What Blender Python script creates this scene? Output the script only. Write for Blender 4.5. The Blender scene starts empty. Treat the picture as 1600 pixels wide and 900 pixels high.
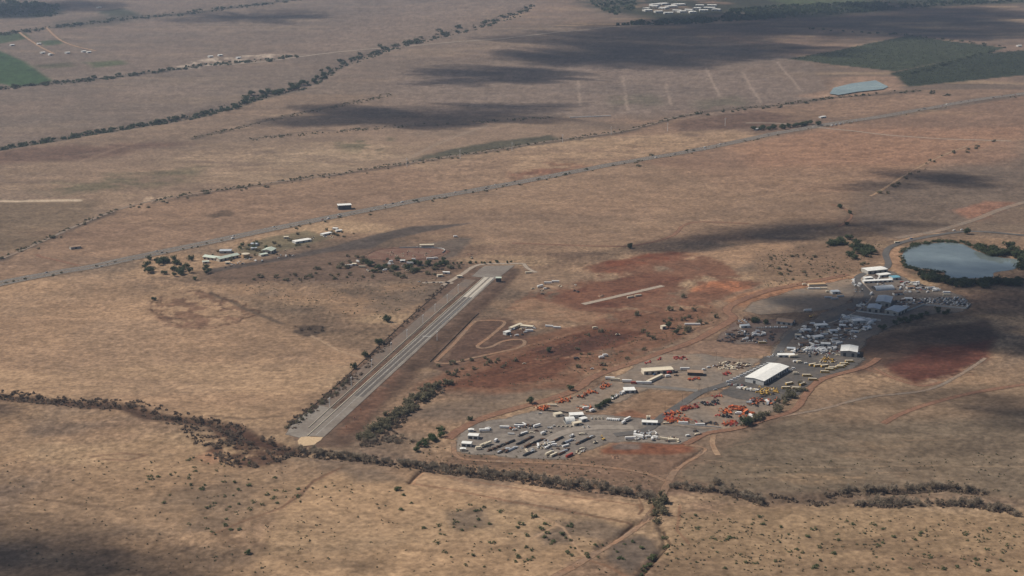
import bpy, math, random
import numpy as np
from mathutils import Vector

random.seed(11)
SC = bpy.context.scene
COLL = SC.collection

# ---------------------------------------------------------------- camera
F_PX, PX_W, PX_H, CAM_H = 2300.0, 1600.0, 900.0, 650.0
HORIZON = -170.0
PITCH = math.atan((PX_H / 2 - HORIZON) / F_PX)
cam = bpy.data.cameras.new("camera")
cam.sensor_width = 36.0
cam.lens = 36.0 * F_PX / PX_W
cam.clip_start, cam.clip_end = 1.0, 120000.0
cam_ob = bpy.data.objects.new("camera", cam)
COLL.objects.link(cam_ob)
cam_ob.location = (0, 0, CAM_H)
cam_ob.rotation_euler = (math.pi / 2 - PITCH, 0, 0)
SC.camera = cam_ob

# ---------------------------------------------------------------- sky, sun, exposure
SUN_EL = math.radians(47)
SUN_TO = Vector((-0.95, 0.22, 0)).normalized()          # horizontal direction towards the sun
SUN_AZ = math.atan2(SUN_TO.x, SUN_TO.y)                 # clockwise from +Y
world = bpy.data.worlds.new("World")
SC.world = world
world.use_nodes = True
wn = world.node_tree
sky = wn.nodes.new("ShaderNodeTexSky")
sky.sky_type = 'NISHITA'
sky.sun_disc = False
sky.sun_elevation = SUN_EL
sky.sun_rotation = SUN_AZ
sky.altitude = 300
sky.dust_density = 1.5
wn.nodes["Background"].inputs[1].default_value = 0.055
wn.links.new(sky.outputs[0], wn.nodes["Background"].inputs[0])
sun = bpy.data.lights.new("sun", 'SUN')
sun.energy = 4.1
sun.angle = math.radians(0.53)
sun.color = (1.0, 0.93, 0.83)
sun_ob = bpy.data.objects.new("sun", sun)
COLL.objects.link(sun_ob)
SUN_DIR = Vector((SUN_TO.x * math.cos(SUN_EL), SUN_TO.y * math.cos(SUN_EL), math.sin(SUN_EL)))
sun_ob.rotation_euler = SUN_DIR.to_track_quat('Z', 'Y').to_euler()
vs = SC.view_settings
vs.view_transform = 'Standard'
vs.look = 'None'
vs.exposure = 0.18
vs.gamma = 1.0
vs.use_curve_mapping = False
SC.cycles.transparent_max_bounces = 24
SC.cycles.max_bounces = 5
SC.cycles.volume_bounces = 0

# ---------------------------------------------------------------- numeric helpers
_R = np.random.RandomState(5).rand(256, 256)

def vnoise(x, y):
    xi = np.floor(x).astype(np.int64); yi = np.floor(y).astype(np.int64)
    fx = x - xi; fy = y - yi
    fx = fx * fx * (3 - 2 * fx); fy = fy * fy * (3 - 2 * fy)
    a = _R[xi & 255, yi & 255]; b = _R[(xi + 1) & 255, yi & 255]
    c = _R[xi & 255, (yi + 1) & 255]; d = _R[(xi + 1) & 255, (yi + 1) & 255]
    return (a * (1 - fx) + b * fx) * (1 - fy) + (c * (1 - fx) + d * fx) * fy

def fbm(x, y, octaves=4, gain=0.5):
    s = 0.0; amp = 1.0; tot = 0.0
    for i in range(octaves):
        s = s + amp * vnoise(x + 17.3 * i, y - 9.1 * i)
        tot += amp; amp *= gain; x = x * 2.03; y = y * 2.03
    return s / tot

def sstep(a, b, v):
    t = np.clip((v - a) / (b - a), 0, 1)
    return t * t * (3 - 2 * t)

def seg_dist(x, y, pts, closed=False):
    d = np.full(np.shape(x), 1e9)
    n = len(pts)
    for i in range(n if closed else n - 1):
        ax, ay = pts[i][0], pts[i][1]; bx, by = pts[(i + 1) % n][0], pts[(i + 1) % n][1]
        vx, vy = bx - ax, by - ay
        L = vx * vx + vy * vy + 1e-9
        t = np.clip(((x - ax) * vx + (y - ay) * vy) / L, 0, 1)
        d = np.minimum(d, np.hypot(x - ax - t * vx, y - ay - t * vy))
    return d

def in_poly(x, y, pts):
    ins = np.zeros(np.shape(x), bool)
    n = len(pts)
    for i in range(n):
        ax, ay = pts[i][0], pts[i][1]; bx, by = pts[(i + 1) % n][0], pts[(i + 1) % n][1]
        c = ((ay > y) != (by > y)) & (x < (bx - ax) * (y - ay) / (by - ay + 1e-12) + ax)
        ins ^= c
    return ins

SP, CP = math.sin(PITCH), math.cos(PITCH)

def flat(px, py, z=0.0):
    """photograph position -> place on level ground at height z"""
    u = (px - PX_W / 2) / F_PX; v = -(py - PX_H / 2) / F_PX
    dx, dy, dz = u, CP + v * SP, -SP + v * CP
    t = (CAM_H - z) / -dz
    return dx * t, dy * t

def mpp(py):
    """metres across one photograph pixel on the ground"""
    v = -(py - PX_H / 2) / F_PX
    return CAM_H / (SP - v * CP) / F_PX

def F(pts):
    return [flat(*p) for p in pts]

# gulches carved into the plain
GULCHES = [
    (F([(-60, 612), (0, 617), (100, 628), (200, 634), (240, 650), (300, 657), (350, 664), (385, 682), (425, 692), (470, 706)]), 9, 3.5),
    (F([(463, 708), (560, 718), (650, 728), (720, 739), (800, 746), (860, 756), (940, 766), (1020, 776), (1060, 760), (1140, 768), (1200, 783)]), 9, 3.0),
    (F([(1200, 783), (1290, 776), (1330, 764), (1400, 765), (1480, 759), (1530, 768), (1640, 790)]), 10, 3.0),
    (F([(1033, 778), (1022, 806), (989, 820), (953, 847), (935, 858)]), 4, 3.0),
    (F([(1100, 703), (1056, 728)]), 3, 2.5),
    (F([(1030, 815), (1042, 850), (1020, 878), (1000, 900)]), 4, 3.0),
    (F([(658, 735), (640, 754)]), 3, 2.5),
    (F([(-40, 238), (0, 232), (90, 217), (200, 198), (300, 180), (375, 160), (430, 145), (480, 135), (505, 120), (560, 90), (640, 65), (740, 45), (830, 10)]), 30, 7),
]
DEV = F([(420, 700), (470, 640), (660, 440), (520, 440), (280, 440), (280, 370), (560, 330), (760, 350), (1000, 390), (1320, 410), (1360, 365),
         (1660, 360), (1660, 470), (1530, 490), (1400, 530), (1340, 590), (1240, 650), (1100, 705), (980, 725), (700, 725), (560, 690)])

def terrain(x, y):
    x = np.asarray(x, float); y = np.asarray(y, float)
    z = (fbm(x / 420 + 31, y / 420 + 7, 3) - 0.5) * 9 + (fbm(x / 90 + 3, y / 90 + 71, 2) - 0.5) * 1.6
    ins = in_poly(x, y, DEV); d = seg_dist(x, y, DEV, True)
    z = z * np.where(ins, 0.0, sstep(0, 160, d))
    z = z * sstep(900, 1300, y) * (1 - sstep(9000, 14000, y))
    for pts, w, dep in GULCHES:
        dd = seg_dist(x, y, pts)
        z = z - dep * np.exp(-(dd / w) ** 2)
    return z

def W(px, py):
    """photograph position -> 3-D place on the terrain"""
    z = 0.0
    for _ in range(3):
        x, y = flat(px, py, z)
        z = float(terrain(x, y))
    return Vector((x, y, z))

def yaw(p, q):
    a = flat(*p); b = flat(*q)
    return math.atan2(b[1] - a[1], b[0] - a[0])

# ---------------------------------------------------------------- materials
MATS = {}

def nodes_of(name):
    m = bpy.data.materials.new(name)
    m.use_nodes = True
    nt = m.node_tree
    return m, nt, nt.nodes["Principled BSDF"]

def N(nt, kind, **kw):
    n = nt.nodes.new(kind)
    for k, v in kw.items():
        setattr(n, k, v)
    return n

def grain(nt, bsdf, col, scale=1.0, amount=0.25, second=None, coord='Object'):
    """base colour broken by two sizes of noise"""
    tc = N(nt, "ShaderNodeNewGeometry") if coord == 'World' else N(nt, "ShaderNodeTexCoord")
    out = tc.outputs["Position"] if coord == 'World' else tc.outputs["Object"]
    n1 = N(nt, "ShaderNodeTexNoise"); n1.inputs["Scale"].default_value = scale; n1.inputs["Detail"].default_value = 6
    n1.inputs["Roughness"].default_value = 0.65
    nt.links.new(out, n1.inputs["Vector"])
    r = N(nt, "ShaderNodeMapRange")
    r.inputs["From Min"].default_value = 0.28; r.inputs["From Max"].default_value = 0.72
    r.inputs["To Min"].default_value = 1 - amount; r.inputs["To Max"].default_value = 1 + amount
    nt.links.new(n1.outputs["Fac"], r.inputs["Value"])
    mix = N(nt, "ShaderNodeMix", data_type='RGBA', blend_type='MULTIPLY')
    mix.inputs["Factor"].default_value = 1
    if isinstance(col, (tuple, list)):
        mix.inputs["A"].default_value = (*col, 1)
    else:
        nt.links.new(col, mix.inputs["A"])
    nt.links.new(r.outputs["Result"], mix.inputs["B"])
    nt.links.new(mix.outputs["Result"], bsdf.inputs["Base Color"])
    return n1, mix

def paint(name, col, rough=0.55, metal=0.0, scale=0.8, amount=0.12, vary=0.0):
    if name in MATS:
        return MATS[name]
    m, nt, b = nodes_of(name)
    n1, mix = grain(nt, b, col, scale, amount)
    if vary:
        oi = N(nt, "ShaderNodeObjectInfo")
        r = N(nt, "ShaderNodeMapRange")
        r.inputs["To Min"].default_value = 1 - vary; r.inputs["To Max"].default_value = 1 + vary
        nt.links.new(oi.outputs["Random"], r.inputs["Value"])
        mm = N(nt, "ShaderNodeMix", data_type='RGBA', blend_type='MULTIPLY')
        mm.inputs["Factor"].default_value = 1
        nt.links.new(mix.outputs["Result"], mm.inputs["A"])
        nt.links.new(r.outputs["Result"], mm.inputs["B"])
        nt.links.new(mm.outputs["Result"], b.inputs["Base Color"])
    b.inputs["Roughness"].default_value = rough
    b.inputs["Metallic"].default_value = metal
    b.inputs["Specular IOR Level"].default_value = 0.3
    MATS[name] = m
    return m

def sheet(name, col, scale=0.05, amount=0.3, col2=None, rough=0.95, gloss=0.15):
    """ground sheet with feathered edges, colour mottled in world space"""
    m, nt, b = nodes_of(name)
    n1, mix = grain(nt, b, col, scale * 6, amount, coord='World')
    if col2:
        geo = N(nt, "ShaderNodeNewGeometry")
        n2 = N(nt, "ShaderNodeTexNoise"); n2.inputs["Scale"].default_value = scale; n2.inputs["Detail"].default_value = 5
        nt.links.new(geo.outputs["Position"], n2.inputs["Vector"])
        rr = N(nt, "ShaderNodeMapRange"); rr.inputs["From Min"].default_value = 0.4; rr.inputs["From Max"].default_value = 0.62
        nt.links.new(n2.outputs["Fac"], rr.inputs["Value"])
        cm = N(nt, "ShaderNodeMix", data_type='RGBA')
        cm.inputs["A"].default_value = (*col, 1); cm.inputs["B"].default_value = (*col2, 1)
        nt.links.new(rr.outputs["Result"], cm.inputs["Factor"])
        nt.links.new(cm.outputs["Result"], mix.inputs["A"])
    b.inputs["Roughness"].default_value = rough
    b.inputs["Specular IOR Level"].default_value = gloss
    att = N(nt, "ShaderNodeAttribute", attribute_name="edge")
    geo2 = N(nt, "ShaderNodeNewGeometry")
    n3 = N(nt, "ShaderNodeTexNoise"); n3.inputs["Scale"].default_value = 0.16; n3.inputs["Detail"].default_value = 4
    nt.links.new(geo2.outputs["Position"], n3.inputs["Vector"])
    add = N(nt, "ShaderNodeMath", operation='ADD')
    nt.links.new(att.outputs["Fac"], add.inputs[0]); nt.links.new(n3.outputs["Fac"], add.inputs[1])
    r3 = N(nt, "ShaderNodeMapRange"); r3.inputs["From Min"].default_value = 0.72; r3.inputs["From Max"].default_value = 1.32
    nt.links.new(add.outputs[0], r3.inputs["Value"])
    nt.links.new(r3.outputs["Result"], b.inputs["Alpha"])
    MATS[name] = m
    return m

def leaf(name, col, col2, trans=0.25):
    m, nt, b = nodes_of(name)
    oi = N(nt, "ShaderNodeObjectInfo")
    att = N(nt, "ShaderNodeAttribute", attribute_name="tone")
    add = N(nt, "ShaderNodeMath", operation='MULTIPLY_ADD')
    add.inputs[1].default_value = 0.5
    nt.links.new(oi.outputs["Random"], add.inputs[0])
    half = N(nt, "ShaderNodeMath", operation='MULTIPLY'); half.inputs[1].default_value = 0.5
    nt.links.new(att.outputs["Fac"], half.inputs[0]); nt.links.new(half.outputs[0], add.inputs[2])
    mix = N(nt, "ShaderNodeMix", data_type='RGBA')
    mix.inputs["A"].default_value = (*col, 1); mix.inputs["B"].default_value = (*col2, 1)
    nt.links.new(add.outputs[0], mix.inputs["Factor"])
    nt.links.new(mix.outputs["Result"], b.inputs["Base Color"])
    b.inputs["Roughness"].default_value = 0.8
    b.inputs["Specular IOR Level"].default_value = 0.15
    tr = N(nt, "ShaderNodeBsdfTranslucent"); nt.links.new(mix.outputs["Result"], tr.inputs["Color"])
    ms = N(nt, "ShaderNodeMixShader"); ms.inputs[0].default_value = 0.4
    nt.links.new(b.outputs[0], ms.inputs[1]); nt.links.new(tr.outputs[0], ms.inputs[2])
    nt.links.new(ms.outputs[0], nt.nodes["Material Output"].inputs["Surface"])
    MATS[name] = m
    return m

def ground_mat():
    m, nt, b = nodes_of("dry_ground")
    att = N(nt, "ShaderNodeAttribute", attribute_name="cover")
    n1, mix = grain(nt, b, att.outputs["Color"], 0.14, 0.42, coord='World')
    geo = N(nt, "ShaderNodeNewGeometry")
    n2 = N(nt, "ShaderNodeTexNoise"); n2.inputs["Scale"].default_value = 0.012; n2.inputs["Detail"].default_value = 9
    n2.inputs["Roughness"].default_value = 0.7
    nt.links.new(geo.outputs["Position"], n2.inputs["Vector"])
    r = N(nt, "ShaderNodeMapRange"); r.inputs["From Min"].default_value = 0.3; r.inputs["From Max"].default_value = 0.7
    r.inputs["To Min"].default_value = 0.90; r.inputs["To Max"].default_value = 1.10
    nt.links.new(n2.outputs["Fac"], r.inputs["Value"])
    mm = N(nt, "ShaderNodeMix", data_type='RGBA', blend_type='MULTIPLY'); mm.inputs["Factor"].default_value = 1
    nt.links.new(mix.outputs["Result"], mm.inputs["A"]); nt.links.new(r.outputs["Result"], mm.inputs["B"])
    nt.links.new(mm.outputs["Result"], b.inputs["Base Color"])
    bump = N(nt, "ShaderNodeBump"); bump.inputs["Strength"].default_value = 0.35; bump.inputs["Distance"].default_value = 0.6
    nt.links.new(n1.outputs["Fac"], bump.inputs["Height"])
    nt.links.new(bump.outputs["Normal"], b.inputs["Normal"])
    b.inputs["Roughness"].default_value = 1.0
    b.inputs["Specular IOR Level"].default_value = 0.05
    return m

# ---------------------------------------------------------------- mesh builder
class MB:
    def __init__(self):
        self.v = []; self.f = []; self.m = []
    def quad(self, a, b, c, d, mi=0):
        i = len(self.v); self.v += [a, b, c, d]; self.f.append((i, i + 1, i + 2, i + 3)); self.m.append(mi)
        return self
    def tri(self, a, b, c, mi=0):
        i = len(self.v); self.v += [a, b, c]; self.f.append((i, i + 1, i + 2)); self.m.append(mi)
    def box(self, x0, x1, y0, y1, z0, z1, mi=0, taper=0.0):
        i = len(self.v); t = taper
        self.v += [(x0, y0, z0), (x1, y0, z0), (x1, y1, z0), (x0, y1, z0),
                   (x0 + t, y0 + t, z1), (x1 - t, y0 + t, z1), (x1 - t, y1 - t, z1), (x0 + t, y1 - t, z1)]
        for q in ((3, 2, 1, 0), (4, 5, 6, 7), (0, 1, 5, 4), (1, 2, 6, 5), (2, 3, 7, 6), (3, 0, 4, 7)):
            self.f.append(tuple(i + k for k in q)); self.m.append(mi)
        return self
    def prism(self, prof, y0, y1, mi=0, inset=None):
        """profile in x,z extruded along y; inset narrows points above a height"""
        n = len(prof); i = len(self.v)
        for s, yy in ((1, y0), (-1, y1)):
            for (x, z) in prof:
                k = inset[1] * s if inset and z > inset[0] else 0
                self.v.append((x, yy + k, z))
        self.f.append(tuple(i + k for k in range(n))); self.m.append(mi)
        self.f.append(tuple(i + n + k for k in reversed(range(n)))); self.m.append(mi)
        for k in range(n):
            l = (k + 1) % n
            self.f.append((i + l, i + k, i + n + k, i + n + l)); self.m.append(mi)
        return self
    def tube(self, p, q, r0, r1=None, n=6, mi=0):
        r1 = r0 if r1 is None else r1
        p = Vector(p); q = Vector(q); d = (q - p).normalized()
        a = d.orthogonal().normalized(); b = d.cross(a)
        i = len(self.v)
        for c, r in ((p, r0), (q, r1)):
            for k in range(n):
                t = 2 * math.pi * k / n
                self.v.append(tuple(c + a * (r * math.cos(t)) + b * (r * math.sin(t))))
        for k in range(n):
            l = (k + 1) % n
            self.f.append((i + k, i + l, i + n + l, i + n + k)); self.m.append(mi)
        self.f.append(tuple(i + k for k in reversed(range(n)))); self.m.append(mi)
        self.f.append(tuple(i + n + k for k in range(n))); self.m.append(mi)
        return self
    def bar(self, p, q, w, h, mi=0):
        p = Vector(p); q = Vector(q); d = (q - p).normalized()
        up = Vector((0, 0, 1)) if abs(d.z) < 0.95 else Vector((1, 0, 0))
        s = d.cross(up).normalized(); u = s.cross(d)
        c = [(s * (w / 2 * a) + u * (h / 2 * b)) for a, b in ((-1, -1), (1, -1), (1, 1), (-1, 1))]
        i = len(self.v)
        self.v += [tuple(p + k) for k in c] + [tuple(q + k) for k in c]
        for qd in ((3, 2, 1, 0), (4, 5, 6, 7), (0, 1, 5, 4), (1, 2, 6, 5), (2, 3, 7, 6), (3, 0, 4, 7)):
            self.f.append(tuple(i + k for k in qd)); self.m.append(mi)
        return self
    def wheel(self, x, y, r, w, mi=0, n=10):
        return self.tube((x, y - w / 2, r), (x, y + w / 2, r), r, n=n, mi=mi)
    def mesh(self, name, mats):
        me = bpy.data.meshes.new(name)
        me.from_pydata([tuple(p) for p in self.v], [], self.f)
        mats = mats if isinstance(mats, (list, tuple)) else [mats]
        for mm in mats:
            me.materials.append(mm)
        me.polygons.foreach_set("material_index", self.m)
        me.update()
        return me

def link(name, me, parent=None):
    o = bpy.data.objects.new(name, me)
    COLL.objects.link(o)
    if parent:
        o.parent = parent
    return o

def tag(o, label=None, cat=None, group=None, kind=None):
    if label: o["label"] = label
    if cat: o["category"] = cat
    if group: o["group"] = group
    if kind: o["kind"] = kind
    return o

def place(o, px, py, rz=0.0, s=1.0, dz=0.0):
    p = W(px, py); p.z += dz
    o.location = p; o.rotation_euler = (0, 0, rz)
    if s != 1.0:
        o.scale = (s, s, s) if not isinstance(s, tuple) else s
    return o

class Kit:
    """a kind of thing: list of (part name, mesh). With one mesh it is that mesh, else an Empty with children"""
    def __init__(self, name, parts):
        self.name, self.parts = name, parts
    def put(self, px, py, rz, label, cat, group=None, s=1.0, dz=0.0):
        if len(self.parts) == 1:
            o = link(self.name, self.parts[0][1])
        else:
            o = link(self.name, None); o.empty_display_size = 1.0
            last = None
            for pn, me, *sub in self.parts:
                c = link(pn, me, last if sub and last else o)
                if not sub: last = c
        place(o, px, py, rz, s, dz)
        return tag(o, label, cat, group)

# ---------------------------------------------------------------- ground
TAN = (0.328, 0.226, 0.138); BROWN = (0.215, 0.145, 0.099); GREYB = (0.178, 0.142, 0.110)
RED = (0.220, 0.085, 0.048); DKRED = (0.125, 0.062, 0.045); ORANGE = (0.42, 0.160, 0.070)
DARKG = (0.120, 0.100, 0.086); OLIVE = (0.125, 0.125, 0.070); GREEN = (0.060, 0.120, 0.050); PALE = (0.420, 0.320, 0.220)

rows = list(np.linspace(925, -25, 560)) + list(np.linspace(-32, -165.5, 40)) + [-167.6]
rows = [2600, 1900, 1500, 1200, 1040, 960] + rows
Yr = np.array([flat(800, r)[1] for r in rows])
side = np.array([0.39, 0.46, 0.56, 0.7, 0.95, 1.4, 2.2, 4.0])
K = np.concatenate([-side[::-1], np.linspace(-0.372, 0.372, 1010), side])
GX = (Yr[:, None] * K[None, :]).ravel(); GY = np.repeat(Yr, len(K))
GZ = terrain(GX, GY)
nR, nC = len(rows), len(K)

def base_cover(x, y):
    big = fbm(x / 700 + 5, y / 900 + 2, 4)
    mid = fbm(x / 200 + 50, y / 190 + 20, 3, 0.5)
    streak = fbm(x / 620 + 9, y / 48 + 3, 4, 0.55)
    fine = fbm(x / 26 + 1, y / 26 + 4, 4, 0.65)
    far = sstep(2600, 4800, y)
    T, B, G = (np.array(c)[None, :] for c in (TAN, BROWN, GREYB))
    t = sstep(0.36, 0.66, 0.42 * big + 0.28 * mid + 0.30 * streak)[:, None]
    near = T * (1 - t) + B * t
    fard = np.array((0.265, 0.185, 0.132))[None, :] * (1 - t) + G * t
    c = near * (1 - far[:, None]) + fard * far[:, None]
    g = (sstep(0.50, 0.68, fbm(x / 190 + 77, y / 150 + 12, 4)) * 0.55)[:, None]
    c = c * (1 - g) + G * g
    near_w = 1 - sstep(2200, 3800, y)
    st2 = fbm(x / 150 + 19, y / 16 + 33, 4, 0.65)
    tus = fbm(x / 5.5 + 21, y / 7.5 + 14, 3, 0.7)
    dk = sstep(0.56, 0.70, fbm(x / 300 + 7, y / 130 + 57, 5, 0.54))[:, None]      # dry stubble gone dark
    c = c * (1 - dk * 0.6) + np.array((0.150, 0.112, 0.080))[None, :] * dk * 0.6
    lt = sstep(0.58, 0.72, fbm(x / 340 + 90, y / 130 + 11, 5, 0.54))[:, None]     # bleached grass
    c = c * (1 - lt * 0.5) + np.array((0.385, 0.280, 0.165))[None, :] * lt * 0.5
    c = c * (0.89 + 0.22 * fine[:, None]) * (0.93 + 0.14 * st2[:, None])
    c = c * (1 + (tus[:, None] - 0.5) * (0.35 + 0.55 * near_w[:, None]))
    return c

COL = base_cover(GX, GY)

def paint_poly(px, col, a=1.0, feather=10.0, warp=10.0, ws=55.0, patch=None):
    pts = F(px)
    xs = [p[0] for p in pts]; ys = [p[1] for p in pts]; pad = feather + warp + 5
    s = np.nonzero((GX > min(xs) - pad) & (GX < max(xs) + pad) & (GY > min(ys) - pad) & (GY < max(ys) + pad))[0]
    if not len(s): return
    x0, y0 = GX[s], GY[s]
    x = x0 + (fbm(x0 / ws + 3, y0 / ws + 9, 4, 0.6) - 0.5) * 2 * warp
    y = y0 + (fbm(x0 / ws + 43, y0 / ws + 29, 4, 0.6) - 0.5) * 2 * warp
    d = seg_dist(x, y, pts, True); sd = np.where(in_poly(x, y, pts), d, -d)
    t = sstep(-feather, feather, sd) * a
    if patch:
        t = t * sstep(patch[1], patch[2], fbm(x0 / patch[0] + 13, y0 / (patch[0] * (patch[3] if len(patch) > 3 else 1)) + 3, 5, 0.6))
    tex = ((0.62 + 0.76 * fbm(x0 / 14, y0 / 11, 4, 0.65)) * (0.8 + 0.4 * fbm(x0 / 60 + 4, y0 / 22 + 8, 4, 0.6)))[:, None]
    COL[s] = COL[s] * (1 - t[:, None]) + np.array(col)[None, :] * tex * t[:, None]

def paint_line(px, col, w, a=1.0, feather=2.0, warp=3.0, ws=40.0, patch=None):
    pts = F(px)
    xs = [p[0] for p in pts]; ys = [p[1] for p in pts]; pad = w + feather + warp + 5
    s = np.nonzero((GX > min(xs) - pad) & (GX < max(xs) + pad) & (GY > min(ys) - pad) & (GY < max(ys) + pad))[0]
    if not len(s): return
    x0, y0 = GX[s], GY[s]
    x = x0 + (fbm(x0 / ws + 3, y0 / ws + 9, 3) - 0.5) * 2 * warp
    y = y0 + (fbm(x0 / ws + 43, y0 / ws + 29, 3) - 0.5) * 2 * warp
    d = seg_dist(x, y, pts)
    t = (1 - sstep(w / 2 - feather, w / 2 + feather, d)) * a
    if patch:
        t = t * sstep(patch[1], patch[2], fbm(x0 / patch[0] + 13, y0 / patch[0] + 3, 4, 0.6))
    COL[s] = COL[s] * (1 - t[:, None]) + np.array(col)[None, :] * t[:, None]

# broad covers: fields with edges of their own
CANAL = [(-60, 412), (0, 404), (60, 378), (120, 350), (190, 324), (250, 311), (340, 297), (410, 287), (500, 275), (560, 265), (640, 254), (720, 242), (800, 230), (880, 217), (970, 204), (1050, 184), (1100, 174), (1230, 161), (1300, 151), (1435, 141)]
GUL = [(-60, 242), (0, 232), (90, 217), (200, 198), (300, 180), (375, 160), (430, 145), (480, 135), (505, 120), (560, 90), (640, 65), (740, 45), (830, 10), (850, -20)]
HW_ = [(-70, 464), (0, 446), (100, 427), (240, 397), (430, 357), (640, 316), (900, 268), (1100, 231), (1300, 194), (1450, 169), (1660, 137)]
paint_poly(GUL + [(-60, -20)], (0.205, 0.168, 0.138), 0.70, 12, 10, 60)
paint_poly(GUL[:8] + [(620, 150), (860, 185), (970, 204)] + CANAL[::-1][6:], (0.255, 0.190, 0.135), 0.60, 10, 10, 60)
paint_poly(GUL[6:12] + [(1000, 40), (1260, 90), (1300, 150), (1100, 172), (860, 184), (620, 150)], (0.215, 0.172, 0.138), 0.70, 16, 10, 60)
paint_poly(CANAL + HW_[::-1], (0.270, 0.180, 0.120), 0.65, 8, 8, 60)
paint_poly([(640, 254), (720, 242), (880, 217), (1130, 205), (1190, 210), (900, 264), (700, 300)], (0.325, 0.235, 0.150), 0.6, 20, 30, 90)
paint_poly([(1000, 252), (1300, 198), (1480, 170), (1660, 140), (1660, 215), (1570, 218), (1430, 265), (1370, 302), (1150, 300)], (0.290, 0.180, 0.118), 0.65, 12, 12, 60)
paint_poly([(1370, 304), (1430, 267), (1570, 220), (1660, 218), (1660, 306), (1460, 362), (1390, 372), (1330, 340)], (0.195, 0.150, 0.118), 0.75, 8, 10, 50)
paint_poly([(520, 345), (760, 296), (1000, 252), (1200, 290), (1330, 320), (1300, 352), (1000, 378), (760, 380), (720, 350)], (0.275, 0.190, 0.124), 0.55, 20, 20, 90)
paint_poly([(1060, 200), (1340, 182), (1230, 208), (1100, 228)], (0.20, 0.145, 0.110), 0.7, 10, 10)
paint_poly([(440, 800), (530, 735), (640, 755), (860, 795), (985, 820), (940, 858), (850, 905), (560, 910), (400, 890)], (0.350, 0.246, 0.142), 0.65, 12, 14, 50)
paint_poly([(230, 690), (440, 735), (520, 735), (440, 795), (330, 838), (200, 800), (100, 740)], (0.245, 0.172, 0.108), 0.55, 20, 18, 60)
paint_poly([(-80, 455), (150, 432), (330, 470), (480, 520), (560, 560), (440, 670), (380, 660), (240, 640), (-80, 612)], (0.375, 0.250, 0.148), 0.55, 40, 30, 150)
paint_poly([(-80, 640), (240, 668), (330, 700), (470, 722), (660, 740), (1000, 800), (860, 900), (700, 960), (-80, 960)], (0.355, 0.238, 0.135), 0.45, 30, 25, 120, (110, 0.35, 0.6))
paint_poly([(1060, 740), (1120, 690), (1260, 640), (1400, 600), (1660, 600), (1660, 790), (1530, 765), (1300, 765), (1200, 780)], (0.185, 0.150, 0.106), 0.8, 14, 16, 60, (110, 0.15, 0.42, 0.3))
paint_poly([(1060, 800), (1250, 790), (1400, 795), (1660, 810), (1660, 960), (1000, 960)], (0.275, 0.195, 0.112), 0.6, 12, 14, 60)
paint_poly([(620, 650), (800, 600), (905, 605), (720, 660)], GREYB, 0.7, 20, 14)
paint_poly([(1180, 620), (1280, 600), (1450, 590), (1660, 560), (1660, 640), (1380, 660), (1200, 650)], (0.27, 0.185, 0.115), 0.55, 25, 20)
# middle distance
paint_poly([(-60, 405), (200, 330), (640, 262), (1130, 205), (1200, 213), (900, 270), (640, 318), (240, 398)], (0.270, 0.180, 0.118), 0.55, 40, 40, 200)
paint_poly([(800, 225), (1130, 200), (1200, 212), (1000, 250), (800, 275)], (0.36, 0.255, 0.155), 0.55, 30, 40, 150, (160, 0.35, 0.6, 0.4))
paint_poly([(1140, 225), (1320, 200), (1600, 200), (1600, 260), (1200, 265)], (0.33, 0.190, 0.115), 0.55, 60, 50, 200)
paint_poly([(560, 350), (1000, 262), (1500, 260), (1300, 330), (1000, 380), (760, 380)], (0.29, 0.195, 0.125), 0.45, 60, 60, 200)
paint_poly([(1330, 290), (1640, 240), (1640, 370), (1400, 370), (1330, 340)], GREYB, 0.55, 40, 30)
paint_poly([(640, 252), (700, 233), (780, 222), (860, 212), (880, 217), (800, 230), (720, 242)], (0.10, 0.105, 0.070), 0.85, 14, 20, 60)
paint_poly([(780, 270), (900, 255), (930, 262), (820, 285)], RED, 0.6, 30, 60, 90, (60, 0.42, 0.6))
paint_poly([(30, 295), (200, 265), (330, 255), (300, 285), (120, 305)], OLIVE, 0.65, 40, 60, 150, (110, 0.42, 0.6))
paint_poly([(250, 240), (480, 222), (640, 225), (560, 262), (420, 285), (300, 290)], (0.34, 0.255, 0.165), 0.6, 60, 80, 200, (130, 0.38, 0.62, 0.3))
paint_poly([(520, 222), (610, 215), (600, 235), (540, 238)], OLIVE, 0.7, 20, 40, 80, (60, 0.4, 0.55))
paint_poly([(-60, 242), (120, 224), (300, 222), (180, 245), (-60, 262)], (0.15, 0.085, 0.065), 0.6, 50, 40, 160, (140, 0.35, 0.6))
paint_poly([(-60, 312), (160, 313), (120, 350), (40, 390), (-60, 400)], (0.20, 0.150, 0.098), 0.8, 20, 15)
paint_line([(-40, 313), (0, 313), (122, 313)], (0.50, 0.42, 0.31), 22, 0.8, 6, 5)
paint_poly([(218, 318), (232, 308), (270, 306), (262, 315)], PALE, 0.8, 6, 10, 20, (15, 0.42, 0.55))
paint_poly([(320, 338), (345, 330), (370, 332), (362, 338), (335, 342)], (0.10, 0.075, 0.055), 0.85, 8, 10, 20)
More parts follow.
